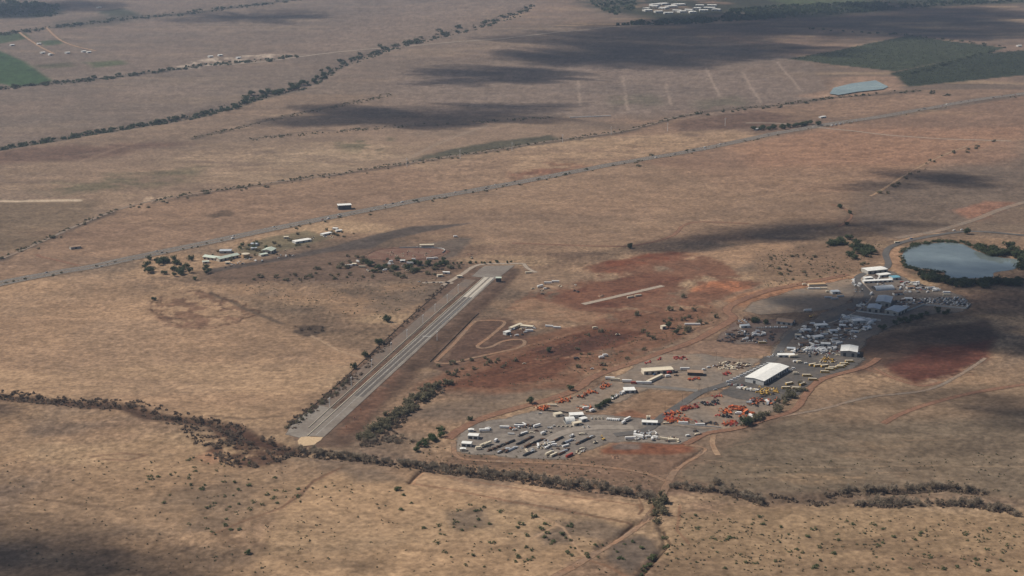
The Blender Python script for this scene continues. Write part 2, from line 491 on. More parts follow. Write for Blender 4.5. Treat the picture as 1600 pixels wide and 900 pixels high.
# far fields
paint_poly([(-60, 80), (0, 80), (38, 97), (82, 126), (70, 132), (20, 135), (-60, 118)], (0.050, 0.125, 0.045), 0.9, 15, 6)
paint_poly([(-60, 55), (40, 52), (46, 60), (0, 68), (-60, 70)], GREEN, 0.8, 20, 10)
paint_poly([(60, 64), (95, 62), (98, 69), (70, 72)], GREEN, 0.75, 15, 10)
paint_poly([(130, 97), (190, 94), (200, 100), (150, 106)], (0.10, 0.145, 0.055), 0.75, 25, 20)
paint_poly([(50, 103), (110, 97), (120, 104), (70, 108)], OLIVE, 0.8, 25, 20)
paint_poly([(-60, 0), (100, 8), (95, 22), (60, 28), (-60, 30)], (0.052, 0.070, 0.052), 0.85, 60, 60, 200)
paint_poly([(150, 18), (190, 13), (225, 24), (180, 30)], (0.06, 0.085, 0.055), 0.8, 40, 30)
paint_poly([(80, 34), (180, 24), (260, 22), (180, 40), (90, 46)], (0.12, 0.11, 0.085), 0.6, 60, 40, 200)
paint_poly([(260, 110), (320, 92), (420, 84), (470, 86), (380, 98), (300, 108)], (0.42, 0.36, 0.29), 0.8, 25, 40, 70, (60, 0.42, 0.6))
paint_poly([(560, 170), (640, 110), (900, 95), (1230, 120), (1290, 150), (1150, 180), (900, 185)], (0.225, 0.180, 0.150), 0.6, 100, 60, 250)
paint_poly([(1080, 160), (1160, 150), (1170, 165), (1100, 172)], (0.15, 0.145, 0.10), 0.6, 40, 40, 100, (90, 0.35, 0.55))
paint_poly([(950, 150), (1020, 145), (1040, 165), (960, 172)], (0.15, 0.145, 0.10), 0.6, 40, 40, 100, (90, 0.35, 0.55))
for xa, ya, xb, yb in ((903, 125, 906, 165), (973, 118, 981, 173), (1103, 105, 1124, 150), (1040, 130, 1048, 165), (1160, 112, 1188, 160), (1215, 97, 1250, 140)):
    paint_line([(xa, ya), (xb, yb)], (0.36, 0.29, 0.23), 9, 0.55, 5, 6)
paint_poly([(640, 5), (900, 0), (1000, 0), (960, 30), (700, 52), (560, 80), (420, 84)], (0.245, 0.190, 0.150), 0.5, 120, 80, 300)
paint_poly([(880, 0), (1700, -12), (1700, 2), (1480, 10), (1290, 26), (1060, 34), (960, 20)], (0.060, 0.075, 0.048), 0.9, 90, 80, 220, (300, 0.25, 0.5))
paint_poly([(1200, 0), (1330, -8), (1360, 3), (1230, 8)], (0.11, 0.15, 0.065), 0.8, 60, 40)
paint_poly([(1230, 92), (1300, 80), (1420, 55), (1570, 74), (1540, 85), (1400, 112), (1290, 100)], (0.070, 0.092, 0.052), 0.97, 8, 6)
paint_poly([(1390, 115), (1545, 83), (1660, 72), (1660, 112), (1420, 135)], (0.055, 0.076, 0.046), 0.97, 8, 6)
paint_poly([(1240, 150), (1296, 140), (1300, 128), (1330, 120), (1400, 120), (1410, 140), (1310, 155)], (0.33, 0.22, 0.15), 0.7, 25, 15)
paint_poly([(1050, 190), (1180, 172), (1240, 182), (1210, 198), (1060, 203)], (0.165, 0.108, 0.082), 0.8, 30, 15)
paint_poly([(1245, 168), (1440, 146), (1510, 152), (1400, 172), (1330, 182)], (0.30, 0.20, 0.135), 0.6, 30, 15)
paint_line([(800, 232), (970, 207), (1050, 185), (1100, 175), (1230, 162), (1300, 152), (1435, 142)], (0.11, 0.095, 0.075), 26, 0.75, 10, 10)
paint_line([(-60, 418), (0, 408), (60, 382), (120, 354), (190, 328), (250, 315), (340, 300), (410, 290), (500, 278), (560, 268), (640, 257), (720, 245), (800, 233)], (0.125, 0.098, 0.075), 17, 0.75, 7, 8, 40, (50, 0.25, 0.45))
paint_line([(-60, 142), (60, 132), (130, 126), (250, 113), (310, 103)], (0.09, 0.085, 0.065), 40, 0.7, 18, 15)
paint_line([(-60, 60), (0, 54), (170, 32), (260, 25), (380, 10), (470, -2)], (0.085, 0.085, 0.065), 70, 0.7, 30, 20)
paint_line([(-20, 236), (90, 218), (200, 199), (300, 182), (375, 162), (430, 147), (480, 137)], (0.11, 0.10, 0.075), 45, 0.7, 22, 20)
paint_line([(300, 215), (350, 205), (430, 185), (520, 165), (610, 148)], (0.12, 0.10, 0.075), 24, 0.65, 10, 20, 70, (60, 0.3, 0.5))
paint_line([(390, 217), (480, 206), (600, 200), (760, 192), (860, 184)], (0.12, 0.10, 0.078), 14, 0.6, 6, 10, 70, (60, 0.3, 0.5))
paint_line([(620, 255), (690, 222), (760, 196)], (0.30, 0.24, 0.18), 14, 0.6, 6, 6)
paint_line([(240, 212), (30, 285)], (0.31, 0.23, 0.16), 12, 0.4, 6, 10)
# left plain: disturbed ring, hummocks, ditch
paint_poly([(232, 480), (262, 460), (300, 452), (345, 465), (405, 490), (370, 502), (330, 512), (280, 510), (245, 498)], (0.20, 0.115, 0.075), 0.75, 10, 14, 25, (22, 0.42, 0.56))
paint_poly([(455, 518), (470, 508), (505, 508), (512, 518), (480, 526)], (0.105, 0.078, 0.058), 0.85, 5, 8, 14)
paint_line([(328, 456), (380, 480), (440, 505)], (0.13, 0.10, 0.075), 9, 0.75, 3, 5)
paint_line([(145, 712), (190, 706), (228, 709), (200, 718), (160, 716)], (0.20, 0.115, 0.075), 4, 0.75, 2, 3)
paint_line([(486, 523), (530, 548), (590, 565)], (0.40, 0.30, 0.20), 3.5, 0.7, 1.5, 2)
paint_poly([(330, 445), (420, 438), (560, 440), (700, 445), (640, 470), (560, 500), (470, 470), (380, 470)], (0.30, 0.195, 0.115), 0.6, 20, 25, 60, (45, 0.35, 0.6))
paint_poly([(620, 455), (700, 440), (712, 448), (660, 478), (600, 488), (560, 480)], GREYB, 0.6, 15, 15)
paint_poly([(455, 396), (560, 384), (700, 400), (735, 418), (700, 436), (560, 440), (420, 440), (330, 440), (320, 428)], (0.175, 0.120, 0.088), 0.8, 15, 15, 40)
# left gulch soil
paint_line([(-60, 612), (0, 618), (100, 629), (200, 635), (240, 652), (300, 658), (350, 666), (385, 684), (425, 696), (455, 704)], (0.115, 0.070, 0.050), 24, 0.9, 7, 8, 25)
paint_poly([(335, 668), (370, 662), (425, 690), (460, 702), (440, 722), (385, 732), (330, 716), (318, 706)], (0.115, 0.064, 0.045), 0.85, 8, 12, 22, (26, 0.3, 0.5))
paint_poly([(300, 715), (330, 704), (345, 716), (330, 726)], (0.34, 0.185, 0.11), 0.7, 8, 8)
paint_poly([(330, 830), (350, 826), (385, 830), (420, 850), (500, 875), (480, 885), (400, 862), (340, 842)], (0.165, 0.110, 0.070), 0.7, 10, 14, 30, (40, 0.3, 0.55))
paint_poly([(520, 730), (600, 732), (640, 752), (560, 752)], GREYB, 0.6, 12, 10)
paint_poly([(660, 738), (760, 748), (860, 765), (990, 790), (1000, 812), (860, 790), (700, 768), (645, 756)], (0.40, 0.275, 0.165), 0.75, 8, 10, 30)
paint_poly([(700, 740), (800, 752), (800, 765), (720, 755)], (0.20, 0.150, 0.11), 0.6, 8, 8)
paint_poly([(700, 800), (760, 795), (770, 822), (720, 828), (704, 815)], GREYB, 0.7, 10, 8)
paint_poly([(955, 850), (1000, 835), (1025, 845), (1030, 862), (1005, 880), (985, 895), (950, 875)], (0.160, 0.130, 0.105), 0.85, 6, 6)
paint_poly([(870, 815), (930, 812), (985, 828), (950, 842), (880, 838)], (0.185, 0.145, 0.112), 0.7, 8, 8)
paint_poly([(840, 835), (880, 825), (900, 850), (850, 852)], (0.185, 0.145, 0.112), 0.7, 8, 8)
for pl, w in (([(840, 805), (880, 825), (905, 862), (916, 872)], 2.5), ([(905, 872), (950, 885), (985, 905)], 3.5), ([(1062, 790), (1060, 830), (1075, 850)], 3.0),
              ([(1065, 783), (1110, 795), (1140, 806)], 2.5), ([(830, 845), (870, 820)], 2.0), ([(445, 790), (485, 755), (530, 732)], 3.0), ([(445, 792), (380, 815), (330, 835)], 3.0),
              ([(640, 755), (720, 768), (860, 795), (985, 818)], 4.0), ([(700, 745), (850, 770), (1000, 790), (1003, 800)], 3.0)):
    paint_line(pl, (0.265, 0.150, 0.088) if w > 2.6 else (0.40, 0.27, 0.17), w, 0.8, 1.2, 2)
for pl, c_, w, a in (([(1058, 729), (1085, 714), (1101, 703)], (0.12, 0.058, 0.036), 2.6, .9), ([(990, 819), (970, 836), (950, 850), (935, 860)], (0.085, 0.052, 0.036), 3.4, .9), ([(1038, 828), (1045, 850), (1030, 868), (1012, 886), (1000, 900)], (0.085, 0.055, 0.036), 2.6, .9),
                     ([(659, 735), (648, 745), (640, 754)], (0.10, 0.058, 0.040), 2.8, .9), ([(662, 737), (652, 748), (646, 756)], (0.36, 0.21, 0.12), 2.4, .8), ([(800, 783), (880, 798), (985, 818)], (0.15, 0.095, 0.062), 2.2, .8), ([(1000, 778), (1006, 795), (998, 805)], (0.17, 0.10, 0.065), 2.5, .8),
                     ([(440, 792), (470, 775), (488, 752), (515, 738), (535, 730)], (0.19, 0.115, 0.072), 3.2, .85), ([(330, 836), (390, 812), (440, 792)], (0.19, 0.125, 0.08), 2.4, .7), ([(60, 745), (110, 752), (160, 770)], (0.19, 0.13, 0.085), 2.4, .6), ([(0, 790), (60, 778), (160, 790), (210, 800)], (0.17, 0.118, 0.078), 5, .55),
                     ([(400, 535), (300, 548), (180, 552)], (0.22, 0.15, 0.10), 4, .4), ([(20, 610), (120, 603), (420, 610)], (0.20, 0.14, 0.095), 3.5, .5), ([(330, 650), (380, 655), (440, 650)], (0.15, 0.105, 0.072), 7, .6), ([(1100, 718), (1200, 728), (1400, 724), (1600, 727)], (0.33, 0.24, 0.15), 2.4, .6),
                     ([(1250, 740), (1330, 733), (1420, 735)], (0.31, 0.22, 0.14), 2.4, .5), ([(1130, 700), (1180, 690), (1300, 688), (1500, 684)], (0.26, 0.185, 0.12), 3, .5), ([(1150, 748), (1260, 745), (1300, 765)], (0.15, 0.11, 0.078), 3, .5)):
    paint_line(pl, c_, w, a, 1.3, 2.2)
for x, y, rx_, ry_, c_, a in ((540, 880, 60, 12, (0.20, 0.142, 0.09), .6), (720, 860, 70, 10, (0.24, 0.165, 0.10), .6), (300, 780, 80, 14, (0.19, 0.14, 0.095), .5), (420, 560, 60, 20, (0.235, 0.165, 0.112), .5), (120, 560, 120, 20, (0.30, 0.205, 0.13), .5), (240, 600, 100, 12, (0.36, 0.25, 0.155), .5),
                              (1380, 850, 120, 14, (0.22, 0.152, 0.092), .6), (1200, 875, 90, 10, (0.30, 0.215, 0.125), .6), (1500, 880, 90, 12, (0.24, 0.16, 0.10), .6), (1450, 700, 160, 10, (0.165, 0.128, 0.09), .6), (1250, 680, 90, 8, (0.175, 0.135, 0.095), .6), (1480, 820, 100, 8, (0.29, 0.20, 0.12), .5),
                              (140, 270, 140, 14, (0.29, 0.21, 0.14), .5), (560, 240, 100, 8, (0.33, 0.25, 0.165), .6), (430, 250, 70, 6, (0.33, 0.25, 0.165), .6), (780, 340, 140, 12, (0.225, 0.158, 0.108), .5), (1000, 320, 140, 14, (0.30, 0.20, 0.128), .5), (1200, 320, 120, 10, (0.225, 0.16, 0.112), .5), (1330, 240, 120, 12, (0.32, 0.19, 0.118), .5),
                              (420, 330, 120, 12, (0.30, 0.20, 0.13), .5), (140, 365, 80, 10, (0.235, 0.155, 0.105), .5), (100, 190, 140, 12, (0.185, 0.152, 0.125), .6), (300, 140, 120, 8, (0.245, 0.195, 0.155), .5), (1000, 140, 120, 10, (0.20, 0.165, 0.138), .5)):
    paint_poly([(x + rx_ * math.cos(k * .785) * random.uniform(.7, 1.3), y + ry_ * math.sin(k * .785) * random.uniform(.7, 1.3)) for k in range(8)], c_, a, 18 * (1 if y > 430 else 2.5), 26 * (1 if y > 430 else 2), 60, (60 if y > 430 else 130, 0.25, 0.55, 0.5))
# red earth around the raceway and yards
paint_poly([(925, 415), (990, 400), (1050, 392), (1092, 396), (1060, 408), (1000, 415), (970, 428), (930, 425)], (0.25, 0.088, 0.045), 0.95, 10, 16, 35)
paint_poly([(860, 463), (935, 441), (1010, 426), (1082, 433), (1040, 452), (965, 482), (905, 482)], (0.185, 0.076, 0.046), 0.95, 8, 12)
paint_poly([(1075, 455), (1110, 440), (1165, 440), (1180, 450), (1120, 462)], ORANGE, 0.85, 10, 14, 35)
paint_poly([(1060, 400), (1150, 385), (1230, 375), (1240, 390), (1140, 420), (1080, 412)], (0.36, 0.235, 0.14), 0.75, 14, 20)
paint_poly([(1130, 470), (1200, 450), (1330, 430), (1330, 436), (1240, 458), (1150, 482)], (0.33, 0.170, 0.092), 0.9, 12, 14)
paint_poly([(880, 440), (930, 412), (1090, 392), (1180, 440), (1130, 470), (1060, 500), (960, 510), (860, 500), (800, 480), (830, 455)], (0.225, 0.108, 0.064), 0.85, 10, 26, 40, (38, 0.40, 0.54))
paint_poly([(640, 610), (740, 560), (840, 520), (960, 500), (1090, 480), (1140, 480), (1130, 505), (1000, 555), (920, 585), (890, 605), (760, 615)], (0.220, 0.112, 0.066), 0.85, 10, 14, 50, (45, 0.15, 0.4))
paint_poly([(692, 603), (746, 580), (860, 532), (950, 511), (1012, 519), (966, 541), (895, 560), (866, 592), (770, 607)], (0.185, 0.082, 0.048), 0.95, 8, 14)
paint_poly([(830, 548), (900, 530), (960, 520), (990, 525), (930, 545), (860, 562)], DKRED, 0.8, 8, 12, 30)
paint_poly([(680, 575), (745, 500), (790, 497), (830, 520), (820, 535), (740, 565), (700, 580)], (0.150, 0.090, 0.065), 0.85, 6, 8)
paint_poly([(770, 480), (830, 465), (900, 485), (960, 492), (930, 505), (880, 510), (840, 505), (800, 492)], (0.30, 0.195, 0.118), 0.7, 8, 14, 30, (30, 0.35, 0.55))
paint_poly([(805, 425), (860, 420), (920, 430), (870, 450), (820, 455), (790, 450)], (0.27, 0.190, 0.125), 0.8, 8, 10)
paint_poly([(780, 455), (800, 440), (815, 420), (800, 420), (770, 445), (700, 520), (650, 575), (680, 575), (740, 500)], (0.155, 0.108, 0.080), 0.8, 6, 6)
paint_poly([(445, 668), (470, 650), (560, 572), (690, 450), (735, 418), (806, 414), (790, 440), (700, 520), (640, 585), (590, 640), (540, 700), (470, 700)], (0.172, 0.116, 0.084), 0.95, 6, 5)
paint_poly([(520, 690), (560, 645), (640, 568), (740, 478), (800, 425), (808, 430), (770, 470), (700, 535), (640, 600), (590, 650), (545, 698)], (0.135, 0.088, 0.062), 0.8, 8, 6)
paint_poly([(540, 620), (600, 570), (625, 580), (600, 625), (560, 670), (530, 680)], (0.20, 0.108, 0.070), 0.7, 8, 8, 25, (25, 0.3, 0.5))
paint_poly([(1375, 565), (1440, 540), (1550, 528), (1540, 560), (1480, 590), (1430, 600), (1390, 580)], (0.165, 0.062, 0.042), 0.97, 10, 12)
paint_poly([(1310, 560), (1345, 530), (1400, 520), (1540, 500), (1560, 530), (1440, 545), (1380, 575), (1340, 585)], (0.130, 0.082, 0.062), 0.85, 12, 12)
paint_poly([(1490, 330), (1540, 315), (1590, 318), (1560, 332), (1520, 345)], (0.30, 0.150, 0.095), 0.75, 12, 14)
paint_poly([(1385, 392), (1410, 385), (1408, 420), (1440, 438), (1410, 432), (1392, 420)], (0.36, 0.225, 0.135), 0.85, 6, 5)
paint_poly([(1180, 395), (1300, 378), (1375, 400), (1350, 425), (1240, 440), (1180, 440)], (0.23, 0.155, 0.10), 0.7, 12, 14)
paint_poly([(940, 702), (960, 692), (1085, 694), (1090, 706), (1040, 712), (945, 708)], (0.255, 0.102, 0.054), 0.92, 5, 6)
paint_poly([(955, 696), (970, 692), (1000, 694), (1000, 702), (960, 702)], (0.19, 0.165, 0.145), 0.85, 4, 4)
paint_poly([(715, 712), (760, 712), (880, 720), (950, 712), (1080, 712), (1050, 740), (960, 750), (800, 735), (700, 725)], (0.215, 0.140, 0.095), 0.8, 8, 8)
paint_poly([(985, 640), (1010, 612), (1080, 613), (1085, 620), (1030, 655), (960, 648)], (0.26, 0.170, 0.105), 0.85, 6, 6)
paint_poly([(955, 650), (985, 640), (1035, 655), (1000, 660)], (0.29, 0.140, 0.080), 0.8, 5, 5)
paint_poly([(990, 566), (1080, 536), (1140, 530), (1190, 540), (1205, 552), (1150, 560), (1050, 556)], (0.26, 0.175, 0.125), 0.8, 8, 8)
paint_poly([(1085, 678), (1140, 668), (1170, 680), (1110, 715), (1080, 705)], (0.225, 0.160, 0.11), 0.7, 6, 8)
paint_poly([(1060, 530), (1130, 470), (1160, 480), (1150, 500), (1120, 525), (1070, 545)], (0.26, 0.175, 0.115), 0.6, 8, 10)
paint_line([(238, 480), (250, 466), (275, 457), (305, 454), (340, 462), (378, 474), (405, 489), (375, 500), (335, 511), (290, 510), (255, 500), (238, 484)], (0.125, 0.070, 0.046), 6, .8, 3, 12, 16, (12, .36, .55))
paint_line([(255, 478), (290, 474), (340, 477), (365, 484)], (0.120, 0.072, 0.05), 5, .75, 3, 12, 16, (12, .36, .55))
paint_line([(258, 494), (275, 497), (300, 496)], (0.11, 0.068, 0.048), 5, .8, 3, 8, 16)
for k in range(60):     # wheel tracks over the bare red ground
    xx = random.uniform(700, 1120); yy = 612 - (xx - 700) * 0.27 + random.uniform(-45, 12); ln = random.uniform(20, 90)
    paint_line([(xx, yy), (xx + ln * .5, yy - ln * .13 + random.uniform(-2, 2)), (xx + ln, yy - ln * .27)], random.choice([(0.30, 0.18, 0.11), (0.115, 0.065, 0.044), (0.26, 0.13, 0.075)]), random.uniform(1.5, 3.5), random.uniform(.3, .65), 1.5, 6, 30)
for k in range(14):     # scrapes in the dark red plot right of the yards
    xx = random.uniform(1370, 1500); yy = random.uniform(545, 590)
    paint_line([(xx, yy), (xx + random.uniform(20, 60), yy + random.uniform(-8, 4))], random.choice([(0.22, 0.115, 0.075), (0.09, 0.042, 0.032)]), random.uniform(1.5, 3), .6, 1.5, 5, 25)
paint_line([(1350, 575), (1395, 590), (1440, 603), (1475, 596)], (0.25, 0.135, 0.082), 5, .8, 2, 4)
paint_poly([(1450, 592), (1500, 582), (1490, 590), (1460, 600)], (0.33, 0.23, 0.16), .7, 5, 8, 20, (14, .35, .55))
# old airfield pavement left of the arena, and its stub on the hill
paint_poly([(320, 428), (512, 394), (580, 388), (606, 375), (738, 348), (640, 354), (580, 368), (524, 384), (420, 405), (332, 419)], (0.115, 0.098, 0.088), 0.9, 5, 5)
paint_poly([(640, 386), (720, 370), (740, 372), (715, 400), (690, 405), (700, 392)], (0.15, 0.128, 0.108), 0.8, 8, 6)
paint_poly([(360, 392), (420, 370), (480, 360), (520, 372), (470, 385), (400, 398)], (0.16, 0.155, 0.095), 0.7, 10, 8)
for k in range(34):     # wheel and mower tracks over the plain
    xx = random.uniform(0, 1600); yy = random.uniform(440, 900) if k % 2 else random.uniform(230, 420)
    ln = random.uniform(60, 260); sl = random.uniform(-0.12, 0.05)
    paint_line([(xx, yy), (xx + ln * 0.5, yy + ln * 0.5 * sl + random.uniform(-3, 3)), (xx + ln, yy + ln * sl)],
               random.choice([(0.38, 0.27, 0.175), (0.17, 0.12, 0.088)]), random.uniform(1.5, 4) * (1 if yy > 440 else 2.5), random.uniform(0.2, 0.5), 2, 8, 80, (40, 0.35, 0.6))

def add_sheet_mesh(name, verts, faces, mat, edge=None, parent=None):
    me = bpy.data.meshes.new(name)
    me.from_pydata(verts, [], faces)
    me.materials.append(mat)
    if edge is not None:
        a = me.attributes.new("edge", 'FLOAT', 'POINT')
        a.data.foreach_set("value", np.asarray(edge, dtype=np.float32))
    o = link(name, me, parent)
    if parent is None:
        o["kind"] = "structure"
    return o

COL = np.maximum(COL, 0.01)
_lum = (COL @ np.array((0.3, 0.55, 0.15)))[:, None]
COL = COL * (_lum / 0.172) ** 0.42                                   # more spread between pale grass and dark stubble
COL = (COL * 0.90 + 0.10 * (COL @ np.array((0.3, 0.55, 0.15)))[:, None]) * np.array((0.785, 0.720, 0.672))[None, :]
gm = bpy.data.meshes.new("ground")
idx = np.arange(nR * nC).reshape(nR, nC)
quads = np.stack([idx[:-1, :-1], idx[:-1, 1:], idx[1:, 1:], idx[1:, :-1]], -1).reshape(-1, 4)
gm.vertices.add(nR * nC)
gm.vertices.foreach_set("co", np.stack([GX, GY, GZ], -1).astype(np.float32).ravel())
nq = len(quads)
gm.loops.add(nq * 4); gm.loops.foreach_set("vertex_index", quads.astype(np.int32).ravel())
gm.polygons.add(nq)
gm.polygons.foreach_set("loop_start", np.arange(0, nq * 4, 4, dtype=np.int32))
gm.polygons.foreach_set("use_smooth", np.ones(nq, dtype=bool))
gm.update(calc_edges=True)
ca = gm.attributes.new("cover", 'FLOAT_COLOR', 'POINT')
ca.data.foreach_set("color", np.concatenate([np.clip(COL, 0.01, 0.9), np.ones((len(COL), 1))], 1).astype(np.float32).ravel())
gm.materials.append(ground_mat())
ground = link("ground", gm); ground["kind"] = "structure"

# ---------------------------------------------------------------- roads, strips and yards (sheets on the ground)
def spline(pts, step):
    out = []
    n = len(pts)
    for i in range(n - 1):
        p0 = np.array(pts[max(i - 1, 0)]); p1 = np.array(pts[i]); p2 = np.array(pts[i + 1]); p3 = np.array(pts[min(i + 2, n - 1)])
        k = max(2, int(np.linalg.norm(p2 - p1) / step))
        for t in np.linspace(0, 1, k, endpoint=False):
            out.append(0.5 * ((2 * p1) + (-p0 + p2) * t + (2 * p0 - 5 * p1 + 4 * p2 - p3) * t * t + (-p0 + 3 * p1 - 3 * p2 + p3) * t ** 3))
    out.append(np.array(pts[-1]))
    return np.array(out)

def path_frames(px, step=9.0, smooth=True):
    c = spline(F(px), step) if smooth else np.array(F(px))
    if not smooth:
        c = np.concatenate([np.linspace(c[i], c[i + 1], max(2, int(np.linalg.norm(c[i + 1] - c[i]) / step)), endpoint=False) for i in range(len(c) - 1)] + [c[-1:]])
    t = np.gradient(c, axis=0); t /= np.linalg.norm(t, axis=1)[:, None] + 1e-9
    nrm = np.stack([-t[:, 1], t[:, 0]], -1)
    return c, nrm

def ribbon(name, px, width, mat, zoff=0.12, feather=1.5, wob=0.0, offset=0.0, smooth=True, parent=None, step=9.0):
    c, nrm = path_frames(px, step, smooth)
    h = width / 2
    offs = [-h - feather, -h, 0, h, h + feather]; ed = [0, 1, 1, 1, 0]
    V = []; E = []
    for j, o in enumerate(offs):
        w = (fbm(c[:, 0] / 22 + j * 9, c[:, 1] / 22 + 5, 3) - 0.5) * 2 * wob
        p = c + nrm * (offset + o + w)[:, None] if np.ndim(w) else c + nrm * (offset + o)
        V.append(np.concatenate([p, (terrain(p[:, 0], p[:, 1]) + zoff)[:, None]], 1)); E.append(np.full(len(c), float(ed[j])))
    n = len(c); V = np.concatenate(V); E = np.concatenate(E)
    faces = [(j * n + i, j * n + i + 1, (j + 1) * n + i + 1, (j + 1) * n + i) for j in range(4) for i in range(n - 1)]
    faces = [tuple(reversed(f)) for f in faces]
    return add_sheet_mesh(name, V.tolist(), [tuple(int(k) for k in f[::-1]) for f in faces], mat, E, parent)

def yard(name, px, mat, zoff=0.08, feather=9.0, wob=6.0, step=7.0):
    import bmesh
    pts = F(px + px[:1])
    c = np.concatenate([np.linspace(pts[i], pts[i + 1], max(2, int(math.dist(pts[i], pts[i + 1]) / step)), endpoint=False) for i in range(len(pts) - 1)])
    area = sum(pts[i][0] * pts[i + 1][1] - pts[i + 1][0] * pts[i][1] for i in range(len(pts) - 1))
    t = np.roll(c, -1, 0) - np.roll(c, 1, 0); t /= np.linalg.norm(t, axis=1)[:, None] + 1e-9
    out = np.stack([t[:, 1], -t[:, 0]], -1) * (1 if area > 0 else -1)
    w = (fbm(c[:, 0] / 25 + 8, c[:, 1] / 25 + 5, 3) - 0.5) * 2 * wob
    inner = c + out * w[:, None]; outer = inner + out * feather
    n = len(c)
    bm = bmesh.new()
    vi = [bm.verts.new((p[0], p[1], zoff)) for p in inner]; vo = [bm.verts.new((p[0], p[1], zoff - 0.03)) for p in outer]
    f = bm.faces.new(vi if area > 0 else vi[::-1])
    for i in range(n):
        l = (i + 1) % n
        q = (vi[i], vo[i], vo[l], vi[l])
        bm.faces.new(q if area > 0 else q[::-1])
    bmesh.ops.triangulate(bm, faces=[f])
    me = bpy.data.meshes.new(name); bm.to_mesh(me); bm.free()
    me.materials.append(mat)
    a = me.attributes.new("edge", 'FLOAT', 'POINT'); a.data.foreach_set("value", np.array([1.0] * n + [0.0] * n, dtype=np.float32))
    o = link(name, me); o["kind"] = "structure"
    return o

M_ASPH = sheet("worn_asphalt", (0.185, 0.165, 0.145), 0.02, 0.2, (0.150, 0.130, 0.112))
M_DARKASPH = sheet("dark_asphalt", (0.082, 0.075, 0.069), 0.03, 0.3, (0.125, 0.105, 0.088))
M_HWY = sheet("highway_asphalt", (0.138, 0.120, 0.104), 0.01, 0.16, (0.155, 0.134, 0.115))
M_STRIP = sheet("strip_asphalt", (0.230, 0.198, 0.165), 0.03, 0.22, (0.185, 0.154, 0.126))
M_RETURN = sheet("return_lane_asphalt", (0.150, 0.118, 0.094), 0.03, 0.28, (0.185, 0.130, 0.095))
M_CONC = sheet("launch_pad_concrete", (0.45, 0.40, 0.33), 0.06, 0.25)
M_GRAVEL = sheet("grey_gravel", (0.215, 0.182, 0.150), 0.02, 0.34, (0.165, 0.138, 0.115))
M_GRAVEL2 = sheet("brown_gravel", (0.235, 0.172, 0.122), 0.02, 0.34, (0.180, 0.145, 0.115))
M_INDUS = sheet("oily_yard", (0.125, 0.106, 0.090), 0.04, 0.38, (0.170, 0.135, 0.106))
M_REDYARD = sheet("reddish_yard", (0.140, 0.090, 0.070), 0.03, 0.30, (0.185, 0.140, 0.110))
M_REDROAD = sheet("red_dirt", (0.225, 0.122, 0.075), 0.03, 0.35, (0.185, 0.098, 0.062))
M_TANROAD = sheet("tan_dirt", (0.320, 0.212, 0.132), 0.03, 0.35, (0.250, 0.155, 0.095))
M_GREYROAD = sheet("grey_dirt", (0.205, 0.160, 0.122), 0.03, 0.35, (0.240, 0.168, 0.118))
M_BROWNROAD = sheet("brown_dirt", (0.225, 0.148, 0.098), 0.03, 0.35, (0.255, 0.145, 0.085))
M_PALEROAD = sheet("pale_gravel_road", (0.33, 0.265, 0.205), 0.03, 0.3)
M_SAND = sheet("sand", (0.50, 0.36, 0.22), 0.06, 0.2)
M_TYRE = sheet("tyre_rubber_marks", (0.115, 0.100, 0.088), 0.05, 0.3)
M_APRON = sheet("apron_asphalt", (0.215, 0.185, 0.155), 0.03, 0.25, (0.175, 0.145, 0.120))
M_LANE = sheet("worn_gravel_lane", (0.265, 0.225, 0.185), 0.02, 0.25)
M_ROAD = sheet("access_asphalt", (0.095, 0.088, 0.082), 0.02, 0.2, (0.120, 0.108, 0.098))
M_MARK = sheet("road_paint", (0.70, 0.68, 0.62), 0.1, 0.15)
M_ARENA = sheet("arena_red_soil", (0.150, 0.078, 0.054), 0.05, 0.4, (0.190, 0.118, 0.082))
M_MEDIAN = sheet("median_dry_grass", (0.185, 0.132, 0.088), 0.03, 0.3)

HWY = [(-70, 464), (0, 446), (100, 427), (150, 418), (240, 397), (330, 378), (430, 357), (530, 337), (640, 316), (760, 293), (900, 268),
       (1000, 249), (1100, 231), (1200, 211), (1300, 194), (1360, 185), (1450, 169), (1540, 154), (1660, 137)]
med = ribbon("highway_verge", HWY, 31, M_MEDIAN, 0.45, 6, 2)
for off in (-8.3, 8.3):
    r = ribbon("highway", HWY, 10.5, M_HWY, 0.60, 0.8, 0, off)
    for lo in (-4.6, 0.0, 4.6):
        if lo:
            ribbon("edge_line", HWY, 0.22, M_MARK, 0.66, 0.05, 0, off + lo, parent=r)
        else:
            c, nrm = path_frames(HWY, 12.0)
            V = []; Fc = []
            for i in range(0, len(c) - 1):
                a = c[i] + nrm[i] * off; b = a + (c[i + 1] - c[i]) * 0.3
                s = nrm[i] * 0.12; z = float(terrain(a[0], a[1])) + 0.66
                k = len(V); V += [(*(a - s), z), (*(b - s), z), (*(b + s), z), (*(a + s), z)]; Fc.append((k, k + 1, k + 2, k + 3))
            add_sheet_mesh("lane_dashes", V, Fc, M_MARK, [1.0] * len(V), r)
ribbon("side_road", [(1165, 192), (1210, 193), (1250, 197), (1330, 205), (1420, 214), (1580, 220)], 7, M_PALEROAD, 0.5, 3, 1.5)
ribbon("far_road", [(305, 105), (400, 98), (500, 85), (600, 75), (700, 67), (800, 59), (880, 50), (960, 42), (1065, 36)], 10, M_PALEROAD, 0.9, 7, 2, step=25)
ribbon("farm_lane", [(30, 51), (60, 72), (85, 85)], 8, M_TANROAD, 0.8, 6, 2, step=20)
ribbon("farm_lane", [(70, 42), (100, 66), (150, 80)], 8, M_TANROAD, 0.8, 6, 2, step=20)
